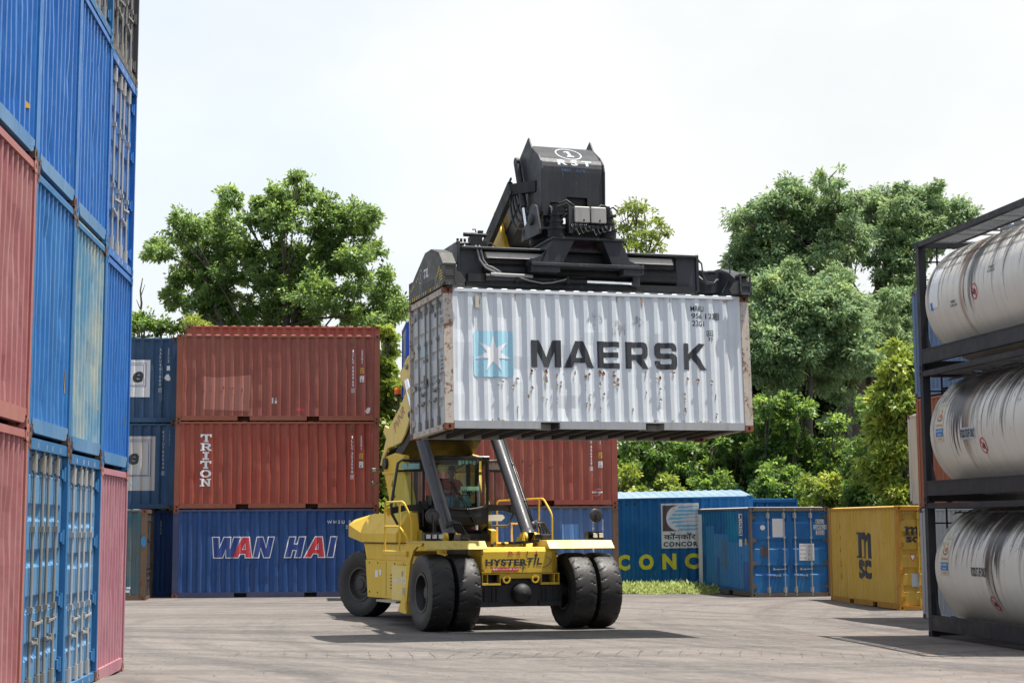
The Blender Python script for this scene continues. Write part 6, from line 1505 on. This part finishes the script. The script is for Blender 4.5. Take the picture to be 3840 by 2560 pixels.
def leaf_cloud(name, blobs, mat, parent, seed, per=70, sub=.42, L=.17, Wd=.085, flat=.75, young=.12, feather=False, fill=1, shell=.55, dens=7.):
    """blobs hold clumps, clumps hold leaves"""
    rg = np.random.default_rng(seed); P = []; D = []; S = []; T = []; SZ = []
    for (x, y, z, r) in blobs:
        for rep in range(1+fill):
            cy = y+(rep*rg.uniform(.6, 1.6)*r if rep else 0)
            k = max(3, int(dens*(r/sub)**2*(1. if rep == 0 else .55)))
            u = rg.normal(size=(k, 3)); u /= np.linalg.norm(u, axis=1)[:, None]
            q = u*(rg.uniform(shell, 1.0, size=(k, 1)))*r; q[:, 2] *= flat
            for v in q:
                tint0 = rg.beta(1.5, 1.9)*.62
                if rg.random() < young*(1.6 if v[2] > 0 else .5): tint0 = rg.uniform(.62, 1.)
                v = v*(rg.uniform(1.02, 1.3) if rg.random() < .16 else 1.); c = np.array([x, cy, z])+v; sr = sub*rg.choice([.45, .7, .9, 1.15])*rg.uniform(.8, 1.15)
                if not feather:
                    n = int(per*rg.uniform(.6, 1.2)); o = rg.normal(size=(n, 3)); o /= np.linalg.norm(o, axis=1)[:, None]
                    o *= (rg.uniform(.25, 1, size=(n, 1)))*sr; o[:, 2] *= .7
                    p = c+o; out = o+v*.7; out /= (np.linalg.norm(out, axis=1)[:, None]+1e-6)
                    d = out*.7+rg.normal(size=(n, 3))*.5; d[:, 2] -= .35; d /= np.linalg.norm(d, axis=1)[:, None]
                    nr = rg.normal(size=(n, 3))*.75+out*.55; nr[:, 2] += .35
                    P.append(p); D.append(d); S.append(nr); T.append(np.clip(tint0+rg.normal(size=n)*.10, 0, 1)); SZ.append(rg.uniform(.7, 1.25, size=n))
                else:
                    m = max(3, int(per/14))
                    for _ in range(m):
                        a = rg.uniform(0, 2*PI); ax = np.array([math.cos(a), math.sin(a), rg.uniform(-.25, .25)]); st = c+rg.normal(size=3)*sr*np.array([.55, .55, .25])
                        ln = sr*rg.uniform(.7, 1.3); w = 7; tt = np.linspace(.12, 1, w)
                        ax_p = st+np.outer(tt*ln, ax); ax_p[:, 2] -= (tt**2)*ln*.30
                        sd = np.cross(ax, [0, 0, 1.]); sd /= np.linalg.norm(sd)
                        for s in (-1, 1):
                            d = np.tile(sd*s+ax*.45, (w, 1)); d[:, 2] -= .18; d += rg.normal(size=(w, 3))*.12; d /= np.linalg.norm(d, axis=1)[:, None]
                            nr = np.tile(np.array([0, 0, 1.]), (w, 1))+rg.normal(size=(w, 3))*.25
                            P.append(ax_p); D.append(d); S.append(nr); T.append(np.clip(tint0+rg.normal(size=w)*.06, 0, 1)); SZ.append(np.full(w, 1.)*(1.15-.5*tt))
    P = np.concatenate(P); D = np.concatenate(D); N_ = np.concatenate(S); T = np.concatenate(T); SZ = np.concatenate(SZ)[:, None]
    s = np.cross(N_, D); s /= (np.linalg.norm(s, axis=1)[:, None]+1e-9)
    n = len(P); V = np.empty((n, 4, 3)); V[:, 0] = P; V[:, 1] = P+D*L*SZ*.45+s*Wd*SZ*.5; V[:, 2] = P+D*L*SZ; V[:, 3] = P+D*L*SZ*.45-s*Wd*SZ*.5
    if parent is not None: V -= np.array(parent.location)
    return quads(name, V.reshape(-1, 3), n, T, mat, parent)
def quads(name, V, n, T, mat, parent):
    me = bpy.data.meshes.new(name); me.vertices.add(4*n); me.vertices.foreach_set('co', V.ravel())
    me.loops.add(4*n); me.loops.foreach_set('vertex_index', np.arange(4*n)); me.polygons.add(n)
    me.polygons.foreach_set('loop_start', np.arange(0, 4*n, 4)); me.polygons.foreach_set('loop_total', np.full(n, 4))
    me.update(calc_edges=True)
    at = me.attributes.new('tint', 'FLOAT', 'FACE'); at.data.foreach_set('value', T.astype(np.float32))
    return link(name, me, mat, parent)
def limbs(root, paths, name='trunk'):
    b = MB(); o = Vector(root.location)
    for pts, r0, r1 in paths:
        n = len(pts); b.tube([Vector(p)-o for p in pts], [r0+(r1-r0)*i/(n-1) for i in range(n)], 8)
    return b.build(name, M['bark'], root, True)
def branching(base, top, blobs, r0, seed, lean=.5):
    """trunk from base to fork, then a limb to each clump"""
    rg = random.Random(seed); base = Vector(base); top = Vector(top)
    mid = base.lerp(top, .55)+Vector((rg.uniform(-.3, .3), 0, 0)); out = [([base, mid, top], r0, r0*.6)]
    for (x, y, z, r) in blobs:
        c = Vector((x, y, z)); st = top if rg.random() < .5 else mid.lerp(top, rg.uniform(.3, 1))
        if c.z < st.z-1: st = base.lerp(top, .45)
        m = st.lerp(c, .5)+Vector((rg.uniform(-.25, .25), rg.uniform(-.2, .2), rg.uniform(.0, .35)))
        out.append(([st, st.lerp(m, .5)+Vector((0, 0, .12)), m, c], r0*.33, .025))
        for _ in range(3): out.append(([m.lerp(c, rg.random()), c+Vector((rg.uniform(-1, 1), rg.uniform(-1, 1), rg.uniform(-.5, .8)))*r], .03, .008))
    return out
BROAD = [(-13.69,76.09,12.84,0.67),(-14.06,77.2,13.35,0.31),(-12.48,75.11,13.66,0.85),(-11.5,76.95,14.2,0.76),(-10.92,75.75,14.8,0.42),(-11.04,75.75,15.12,0.27),(-12.19,77.82,12.56,1.03),(-11.81,76.15,11.07,0.98),(-13.15,75.96,10.89,0.67),(-12.86,76.7,11.93,0.76),(-11.22,77.08,13.47,0.89),(-11.19,75.97,11.92,0.89),(-10.31,76.56,12.83,0.8),(-9.87,75.07,13.83,0.58),(-9.52,75.65,14.51,0.58),(-8.12,75.58,15.1,0.67),(-8.13,74.72,15.52,0.31),(-8.84,74.55,14.83,0.58),(-8.74,74.44,13.82,1.03),(-7.21,75.77,14.09,0.89),(-7.12,75.83,14.87,0.4),(-5.94,75.69,13.81,0.94),(-5.99,76.07,14.63,0.38),(-5.4,74.72,14.04,0.45),(-5.44,75.92,12.89,0.62),(-8.5,76.23,12.45,1.16),(-6.79,76.72,12.58,1.16),(-9.39,75.19,11.64,0.76),(-8.71,75.62,10.92,1.07),(-7.31,74.07,10.77,1.07),(-7.68,75.52,11.68,0.71),(-5.89,73.89,12.22,0.71),(-5.52,74.64,11.53,0.49),(-4.98,77.06,11.26,0.62),(-6.01,73.89,10.9,0.54),(-6.23,76.77,10.32,0.8),(-4.66,76.31,10.4,0.71),(-4.13,75.7,10.62,0.4),(-9.82,76.44,10.33,1.03),(-11.16,76.51,10.25,0.76),(-8.02,77,9.96,0.89),(-12.28,75.78,10.21,0.4),(-5.33,75.43,9.95,0.58)]
AIRY = [(5.49,85.64,15.95,0.5),(5.93,85.41,16.14,0.47),(5.19,85.97,15.45,0.43),(6.27,85.53,15.64,0.54),(5.78,86.64,15.15,0.66),(6.66,84.88,15.05,0.47),(7.09,85.34,14.85,0.31),(5.28,85.43,14.66,0.58),(6.16,84.74,14.45,0.74),(6.84,87.14,14.45,0.39),(5.66,84.55,13.67,0.87),(6.63,85.83,13.27,0.78)]
FA = [(11.9,79.43,16,0.46),(12.41,81.79,15.74,0.66),(13.24,77.86,15.94,0.56),(13.69,81.16,15.47,0.56),(11.47,79.21,15.27,0.71),(10.96,79.83,15.43,0.41),(10.74,79.28,14.91,0.61),(10.02,80.69,14.71,0.56),(9.6,78.77,14.61,0.3),(12.8,79.91,15.06,0.86),(13.82,80.38,14.79,0.76),(12.06,81.99,14.39,0.86),(14.34,77.4,15.1,0.35),(10.82,81.65,14.08,0.76),(10.25,81.02,13.67,0.56),(9.83,79.48,13.36,0.3),(13.13,80.33,13.97,0.91),(11.21,79.5,13.15,0.96),(10.49,81.78,12.84,0.76),(9.66,80.23,12.64,0.46),(9.41,79.77,12.74,0.2),(14.31,79.75,14.06,0.76),(12.01,79.78,12.42,0.86),(13.87,79.81,13.13,0.66),(10.87,79.05,11.96,1.01),(11.98,82.22,11.49,0.91),(13.15,77.94,12.93,0.66),(10.25,76.11,11.45,0.66),(14.81,79.87,13.65,0.51),(10.84,79.84,10.78,0.91)]
FB = [(16.7,84.34,16.35,0.53),(17.22,83.82,15.97,0.64),(17.67,83.87,16.46,0.48),(18.15,84.3,16.13,0.59),(18.86,84.87,16.4,0.43),(18.98,83.6,16.62,0.21),(16.04,83.66,15.97,0.43),(15.71,85.75,15.92,0.27),(16.23,84.48,15.32,0.69),(17.31,83.11,15.31,0.85),(18.39,86.09,15.42,0.8),(19.37,84.7,15.52,0.64),(20.01,83.47,15.41,0.48),(20.44,82.94,15.3,0.27),(17.6,84.27,14.49,0.8),(18.64,83.25,14.76,0.64),(16.63,83.05,14.34,0.64),(18.07,82.83,13.89,0.59),(17.25,83.54,13.57,0.59),(17.66,85,12.92,0.48),(16.17,83.61,13.47,0.48),(17.52,82.7,12.16,0.59),(17.71,84.6,11.35,0.53),(19.72,84.06,14.86,0.53),(19.16,84.76,14.32,0.64)]
FC = [(11.85,74.87,10.96,0.56),(12.55,73.88,10.82,0.61),(13.25,73.9,10.48,0.52),(11.63,73.97,10.02,0.7),(12.58,73.18,10.11,0.66),(13.13,74.48,9.54,0.56),(12.03,74.99,9.16,0.75),(12.72,74.13,8.69,0.7),(10.95,73.83,9.31,0.7),(13.29,73.81,8.87,0.47),(11.31,73.44,8.51,0.7),(10.15,73.42,9.08,0.8),(9.59,73.71,9.55,0.61),(9.43,73.39,8.61,0.66),(10.36,73.69,8.32,0.66),(13.42,72.86,8.31,0.52)]
FA2 = [(12.81,81.73,13.7,0.77),(11.77,80.4,13.6,0.67),(14.06,81.32,13.8,0.56),(14.67,81.01,13.38,0.36),(12.56,80.96,12.03,0.62),(11.54,81.29,12.71,0.56)]
FB2 = [(16.67,82.94,11.5,0.62),(17.16,82.96,10.6,0.68),(16.73,81.49,10.08,0.62),(16.33,82.03,10.77,0.47),(17.23,81.93,9.56,0.62),(16.6,81.17,9.3,0.57),(15.67,81.14,9.56,0.57),(15.23,82.45,10.56,0.47),(17.41,82.15,11.65,0.47),(17.08,81.91,11.29,0.42)]
FB3 = [(13.98,79.11,9.07,0.53),(14.22,79.16,8.17,0.57),(13.66,79.16,7.29,0.61),(14.45,80.16,6.93,0.53),(13.14,78.81,8,0.46),(13.71,79.61,6.22,0.53),(15.19,79.37,10.5,0.46),(15.93,78.79,11.21,0.46),(15.71,79.48,10.14,0.43)]
def between(bl, k, seed):
    """clumps between neighbouring clumps, so that the crown has no bare valleys"""
    rg = random.Random(seed); o = []
    for _ in range(k):
        a, c = rg.choice(bl), rg.choice(bl)
        if a is c or math.dist(a[:3], c[:3]) > 3.2: continue
        t = rg.uniform(.35, .65); o.append(tuple(p+(q-p)*t+rg.uniform(-.2, .2) for p, q in zip(a[:3], c[:3]))+(min(a[3], c[3])*rg.uniform(.6, 1),))
    return bl+o
tr = empty('broadleaf_tree', (-8.9, 76, -.1), 0, 'big dense broadleaf tree rising behind the red and slate stacks', 'tree')
limbs(tr, branching((-8.9, 76, -.1), (-8.6, 76, 10.4), BROAD[::2], .19, 1)+[([(-9.5, 76, 7), (-11, 76, 9.3), (-12, 76, 11.9)], .2, .08)])
leaf_cloud('crown', between(BROAD, 90, 3), M['leaf_broad'], tr, 11, per=72, sub=.38, L=.18, Wd=.085, young=.16, dens=4.6, shell=.3)
tr = empty('airy_tree', (6.0, 85.5, -.1), 0, 'pale airy treetop showing just right of the lifting head', 'tree')
limbs(tr, branching((6.0, 85.5, -.1), (5.9, 85.5, 12.6), AIRY, .25, 2)); leaf_cloud('crown', AIRY, M['leaf_bright'], tr, 12, per=34, sub=.34, L=.17, Wd=.08, young=.05, dens=4.2, fill=0)
def swell(bl, k, extra=()): return [(x, y, z, r*k) for x, y, z, r in bl]+list(extra)
def feather_tree(name, loc, lab, blobs, paths, seed, **kw):
    t_ = empty('feathery_tree', loc, 0, lab, 'tree'); limbs(t_, paths); leaf_cloud('crown', between(blobs, 110, seed), M['leaf_feather'], t_, seed, per=66, sub=.40, L=.20, Wd=.08, flat=.72, young=.10, dens=4.6, fill=1, shell=.3)
feather_tree('A', (13.2, 80, -.1), 'tall feathery tree right of the held container, the left of two rounded tops', swell(FA+FA2, 1.2),
    [([(13.6, 80, -.1), (13.9, 80, 5), (14.3, 80, 9.5), (14.13, 80, 11.5), (13.9, 80, 12.2), (13.5, 80, 12.8), (13.06, 80, 13.3), (12.36, 80, 14)], .34, .07), ([(14.2, 80, 8.6), (12.3, 80, 10.2), (11.2, 80, 12)], .2, .06)]+branching((13.6, 80, -.1), (13.9, 80, 11.8), FA[::2], .13, 5), 21)
feather_tree('B', (15.0, 84, -.1), 'tall feathery tree with a forked dark limb, next to the uppermost tank', swell(FB+FB2+FB3, 1.2),
    [([(14.6, 84, -.1), (15.0, 84, 5), (15.4, 84, 9.1), (15.74, 84, 10), (16.04, 84, 11), (16.28, 84, 11.84), (16.57, 84, 12.55), (16.96, 84, 12.87), (17.56, 84, 13.3), (18.0, 84, 13.6)], .42, .10), ([(16.28, 84, 11.84), (16.64, 84, 12.9), (16.65, 84, 13.5), (16.96, 84, 14.6)], .15, .05), ([(15.9, 84, 10.6), (15.4, 84, 12), (15.1, 84, 12.6)], .14, .05)]+branching((14.6, 84, -.1), (16.28, 84, 11.84), FB[::2], .12, 6), 22)
feather_tree('C', (11.6, 74, -.1), 'lower feathery tree drooping in front of the two tall ones', swell(FC, 1.25, [(9.9, 74, 10.2, .8), (9.3, 74.5, 11, .7), (10.4, 75, 11.2, .8), (11.2, 74.6, 11.6, .7), (12.9, 75.5, 11.6, .7), (13.9, 76, 10.5, .7), (9.0, 74, 7.8, .7), (14.1, 75, 8.2, .7), (12.2, 75, 7.6, .8), (10.6, 74, 7.4, .8)]), branching((11.6, 74, -.1), (11.7, 74, 8.6), FC[::2], .16, 7), 23)
def bush(lab, loc, blobs, mat, seed, name='bush', **kw):
    r = empty(name, (loc[0], loc[1], gz(max(-16, min(16, loc[0])), min(72, loc[1]))), 0, lab, 'bush')
    limbs(r, branching(tuple(r.location), (loc[0], loc[1], blobs[-1][2]), blobs, .09, seed), 'stem')
    a = dict(per=60, sub=.34, L=.17, Wd=.10, young=.12, dens=5., fill=1); a.update(kw)
    leaf_cloud('foliage', blobs, mat, r, seed, **a); return r
def down(bl, k, dz, g=1.15, rnd=1):
    """the same clumps repeated lower, towards the ground"""
    rg = random.Random(rnd); out = list(bl)
    for j in range(1, k+1): out += [(x+rg.uniform(-.3, .3), y+rg.uniform(-.3, .3), max(.5, z-dz*j), r*g) for x, y, z, r in bl[::1+(len(bl) > 5)]]
    return out
LB_, LBR = M['leaf_bush'], M['leaf_bright']
bush('round dark green treetop between the blue wall and the slate stack', (-14, 74), down([(-14.02,74.17,9.84,0.4),(-14.23,74.02,9.67,0.3),(-13.79,73.45,9.59,0.27)], 3, .9), LB_, 31, 'young_tree', young=.2)
bush('low green treetop just left of the top red container', (-13, 75), down([(-13.35,73.9,9.72,0.27),(-13.01,75,9.77,0.3),(-12.59,75.53,9.85,0.3),(-13.61,74.65,9.65,0.2)], 3, .9), LB_, 32, 'young_tree', young=.2)
bush('pale yellow green plume left of the top red container', (-11.8, 73), down([(-11.84,72.77,9.61,0.3),(-12.09,72.73,9.51,0.2),(-11.56,73.31,9.51,0.2)], 3, .8), LBR, 33, 'young_tree', per=40, L=.2, Wd=.05)
bush('tall pillar of sunlit creeper in the gap between the red stacks', (-4.05, 66), down([(-4.08,65.56,8.35,0.3),(-4.02,66.47,7.82,0.27),(-4.14,65.85,7.3,0.3),(-4,66.44,6.78,0.27),(-4.13,66.02,6.26,0.3),(-4.01,65.89,5.74,0.27),(-4.1,65.29,5.22,0.27),(-4.04,65.67,4.71,0.27),(-4.13,65.87,4.19,0.27)], 4, .9)[:34], LBR, 34, 'creeper', per=70, L=.2, Wd=.17, dens=6, young=.1)
bush('bright yellow green tall bush leaning against the blue container behind the tanks', (12.1, 60), down([(12.38,60.32,7.35,0.38),(12.64,60.12,6.94,0.41),(12.02,59.67,6.67,0.38),(12.48,60.2,6.26,0.49),(11.86,60.47,6,0.41),(11.57,59.93,5.59,0.35),(12.18,59.79,5.59,0.54),(12.5,59.81,5.19,0.49),(11.69,60.39,4.92,0.54),(12.35,60.26,4.51,0.54),(11.79,59.55,3.98,0.54),(12.45,60.18,3.71,0.49),(11.63,59.77,3.32,0.46),(12.22,59.64,2.91,0.46)], 1, 1.2), LBR, 35, per=60, L=.22, Wd=.09, dens=6, young=.25)
for i, (nm, lab, bl, mt) in enumerate((
    ('s1', 'light green low bush just right of the dark red container', [(4.33,70.6,3.28,0.38),(4.17,70.39,2.81,0.32),(4.8,69.65,3.04,0.32),(4.49,70.04,3.74,0.32)], LBR), ('s2', 'leafy bush with yellow green tips below the held container', [(5.12,72.24,4.75,0.42),(4.63,71.69,4.59,0.42),(5.6,71.94,4.43,0.39),(5.03,72.32,4.19,0.49),(4.48,71.14,5.08,0.26),(4.97,72.16,5.23,0.32),(5.93,72.35,5.07,0.36)], LB_),
    ('s3', 'bright low bush peeping over the tilted pale roof', [(5.66,69.24,3.4,0.31),(5.88,68.36,3.02,0.37),(5.49,69.15,2.79,0.31),(6.34,68.59,2.79,0.28),(5.18,69.27,2.64,0.22)], LBR), ('s4', 'dark bush under the right half of the held container', [(6.5,73.29,4.62,0.46),(7.15,73.1,4.78,0.43),(7.81,72.63,4.94,0.43),(6.81,72.72,3.97,0.49),(7.47,73.41,4.13,0.49),(6.24,72.57,3.97,0.33)], LB_),
    ('s5', 'deep green bush above the right end of the tilted roof', [(7.25,71.24,3.28,0.42),(7.89,71.25,3.44,0.45),(7.56,70.87,2.89,0.38),(8.35,72.15,2.96,0.38),(6.92,71.03,2.81,0.32)], LB_), ('s6', 'tall dark bush right below the lower right corner of the held container', [(8.91,75.03,4.65,0.5),(8.76,73.03,5.31,0.5),(9.58,72.92,5.14,0.5),(8.4,74.47,4.32,0.43),(9.39,74.31,4.15,0.5),(8.94,73.85,5.97,0.5)], LB_),
    ('s7', 'sunlit olive green bush mass beside the rusty right post of the held container', [(9.99,71.97,5.86,0.55),(9.52,71.09,6.34,0.49),(10.33,71.7,6.5,0.42),(10.8,71.5,6.01,0.45),(10.14,71.89,5.21,0.52),(11.14,72.43,6.33,0.32),(9.34,72.03,5.7,0.39)], LB_), ('s8', 'shaded bush standing behind the scuffed blue container', [(9.82,70.18,3.87,0.47),(9.34,69.66,3.41,0.44),(10.28,69.79,3.4,0.44),(9.95,70.05,2.86,0.41),(9.17,69.86,2.79,0.35)], LB_),
    ('s9', 'dark creeper-hung bush above the yellow container\'s left corner', [(11.42,72.61,5.04,0.52),(11.88,71.58,4.24,0.52),(11.23,72.91,3.76,0.49),(12.08,71.53,5.52,0.45),(12.39,72.51,4.88,0.39)], LB_), ('s10', 'small bright sapling above the join of blue and yellow containers', [(11.04,67.63,3.06,0.34),(10.75,68.79,3.36,0.31),(11.36,68.07,3.51,0.31),(11.64,68.19,2.9,0.31),(11.18,68.36,2.75,0.28)], LBR),
    ('s11', 'glossy green bush standing behind the yellow container', [(11.95,66.7,3.63,0.36),(12.23,66.5,3.18,0.36),(11.81,66.03,4.08,0.36),(12.4,67.59,3.78,0.3),(12.07,66.67,2.74,0.3),(12.52,66.72,2.73,0.3),(11.97,66.99,4.52,0.27)], LB_), ('s12', 'dark bush between the glossy one and the ivory container', [(12.54,66.95,4.78,0.39),(12.27,65.17,5.52,0.36),(12.44,66.12,6.11,0.33),(12.67,65.81,4.04,0.36)], LB_),
    ('s13', 'dim bush tucked under the held container\'s bottom edge', [(7.37,75.26,6.03,0.51),(6.69,74.14,5.7,0.44),(8.05,74.81,6.2,0.47),(7.19,75.4,5.36,0.44)], LB_))):
    bush(lab, (bl[0][0], bl[0][1]), down(bl, 2 if bl[0][2] < 4 else 4, .9, 1.1, i), mt, 50+i, young=.16 if mt is LB_ else .3)
# bare twig standing up left of the treetops
tw = empty('bare_sapling', (-14.3, 75, -.1), 0, 'thin leafless sapling against the sky beside the blue wall', 'tree')
limbs(tw, [([(-14.3, 75, -.1), (-14.25, 75, 5), (-14.3, 75, 9.8), (-14.22, 75, 10.6), (-14.28, 75, 11.1), (-14.2, 75, 11.6)], .07, .02), ([(-14.25, 75, 10.9), (-14.1, 75, 11.35)], .02, .01), ([(-14.28, 75, 10.4), (-14.42, 75, 10.75)], .02, .01)])
# the wood behind everything
rg = random.Random(5); wood = []
for k in range(150):
    x = rg.uniform(-17, 26); y = rg.uniform(88, 94); hi = 8.2 if x > 2 else 7.4
    wood.append((x, y, rg.uniform(.6, hi), rg.uniform(.9, 1.5)))
for k in range(46): wood.append((rg.uniform(6, 20), rg.uniform(86, 90), rg.uniform(6, 9.4), rg.uniform(.8, 1.3)))
wd = leaf_cloud('distant_wood', wood, M['leaf_wood'], None, 77, per=60, sub=.7, L=.42, Wd=.26, young=.06, dens=4.5, fill=0)
tag(wd, 'dark mass of trees closing the view behind the containers', 'wood', kind='stuff')
# grass in front of the container with the tilted roof
def grass(n, seed):
    rg = np.random.default_rng(seed); x = rg.uniform(2.2, 6.6, n); y = rg.uniform(59.6, 62.3, n); e = np.clip((y-59.5)/1.1, .12, 1)+rg.normal(size=n)*.1
    e *= np.where(x > 5.9, .8, 1); keep = (y-59.6) > .8*np.abs(np.sin(x*2.1))*.6; x, y, e = x[keep], y[keep], e[keep]; n = len(x)
    z = np.array([gz(a, b) for a, b in zip(x, y)]); h = np.clip(e, .12, 1.1)*rg.uniform(.10, .31, n)
    P = np.stack([x, y, z], 1); a = rg.uniform(0, 2*PI, n); d = np.stack([np.cos(a)*.45, np.sin(a)*.45, np.ones(n)], 1); s = np.stack([-np.sin(a), np.cos(a), np.zeros(n)], 1)
    wd_ = rg.uniform(.012, .05, n)[:, None]
    st = rg.random(n)[:, None]*(rg.random(n)[:, None] < .6)*h[:, None]*.8     # leaves higher on the stalk
    P = P+d*st
    V = np.stack([P, P+d*h[:, None]*.3+s*wd_, P+d*h[:, None]*.62+np.array([0, 0, -.02]), P+d*h[:, None]*.3-s*wd_], 1)
    o = quads('grass', V.reshape(-1, 3), n, np.clip(rg.normal(.6, .22, n), 0, 1), M['grass'], None); tag(o, 'patch of sunlit grass and weeds in front of the tilted-roof container', 'grass', kind='stuff')
grass(15000, 3)

# ------------------------------------------------------------------ the yard surface: slab strip, joints, litter
def strip(name, pts, w_, mat, dz=.004, kind='structure', lab=None):
    b = MB(); n = len(pts)
    vs = []
    for i, (x, y) in enumerate(pts):
        a = Vector(pts[max(i-1, 0)]); c = Vector(pts[min(i+1, n-1)]); t_ = (c-a).normalized(); nn = Vector((-t_.y, t_.x))*w_[i]/2
        for q in (Vector((x, y))+nn, Vector((x, y))-nn): vs.append((q.x, q.y, gz(q.x, q.y)+dz))
    b.add(vs, [(2*i, 2*i+1, 2*i+3, 2*i+2) for i in range(n-1)]); return b.build(name, mat)
M['joint'] = plain('joint_dark', (.05, .046, .042), .95); M['slab'] = plain('slab_concrete', (.185, .172, .160), .9, 0, .25, 3, .3); M['crack'] = M['joint']

def yard_joints():
    b = MB(); rg = random.Random(2)
    def line(pts, w_, z=.005):
        for (x0, y0), (x1, y1) in zip(pts, pts[1:]):
            d = Vector((x1-x0, y1-y0)); n = Vector((-d.y, d.x)).normalized()*w_*rg.uniform(.5, 1.2)
            q = [(x0+n.x, y0+n.y), (x0-n.x, y0-n.y), (x1-n.x, y1-n.y), (x1+n.x, y1+n.y)]
            b.add([(x, y, gz(x, y)+z) for x, y in q], [(0, 1, 2, 3)])
    P = [(-4.4, 29.9), (-3.17, 30.26), (.24, 30.71), (4.28, 31.53), (6.93, 32.06), (9.5, 32.5)]
    def along(off, step, jit):
        o = []
        for (x0, y0), (x1, y1) in zip(P, P[1:]):
            n = int((x1-x0)/step)
            o += [(x0+(x1-x0)*k/n, y0+(y1-y0)*k/n+off+rg.uniform(-jit, jit)) for k in range(n)]
        return o
    line(along(0, .25, .02), .011); line([p for k, p in enumerate(along(1.75, .25, .03))], .003)
    x = -4.2
    while x < 8.5:
        y = float(np.interp(x, [p[0] for p in P], [p[1] for p in P])); sl = .16 if x > -1 else -.12
        m = y+.85+rg.uniform(-.1, .1)
        line([(x-sl*.6, y+.05), (x-sl*.2+rg.uniform(-.02, .02), m-.25), (x, m), (x+sl*.25, m+.3), (x+sl*.7, y+1.6)], .004)
        line([(x-.09, m+rg.uniform(-.05, .05)), (x, m), (x+.08, m+rg.uniform(-.05, .05))], .008); line([(x-.02, m-.10), (x+.01, m+.12)], .007)
        x += .335*rg.uniform(.96, 1.04)
    for x0, y0, x1, y1 in ((-1.5, 28.4, 3.2, 29.3), (3.2, 29.3, 7.4, 30.5), (-4.6, 34.2, 2.2, 34.9), (1., 42.8, 3.6, 40.4)):
        n = int(math.hypot(x1-x0, y1-y0)/.16); q = [(x0, y0)]
        for k in range(1, n): q.append((x0+(x1-x0)*k/n+rg.uniform(-.05, .05), y0+(y1-y0)*k/n+rg.uniform(-.09, .09)))
        line(q, .006)
    o = b.build('yard_joints', M['joint'], recalc=False); tag(o, 'dark joints and cracks of the slab strip across the yard', 'ground', kind='structure')
    # stones, leaves and scraps lying about
    b = MB()
    for k in range(1100):
        x = rg.uniform(-6, 9); y = rg.uniform(24, 52); s = rg.uniform(.006, .022)*(1 if rg.random() < .95 else 1.6)
        z = gz(x, y); a = [2*PI*(i+rg.random()*.5)/5 for i in range(5)]; r = [s*rg.uniform(.6, 1.2) for _ in a]
        b.add([(x+q*math.cos(t), y+q*math.sin(t), z+.001) for q, t in zip(r, a)]+[(x, y, z+s*.7)], [(i, (i+1) % 5, 5) for i in range(5)])
    o = b.build('gravel', plain('grit_stone', (.12, .105, .095), .9, 0, .6, 3), recalc=False); tag(o, 'loose grit and crumbs scattered over the yard', 'gravel', kind='stuff')
yard_joints()
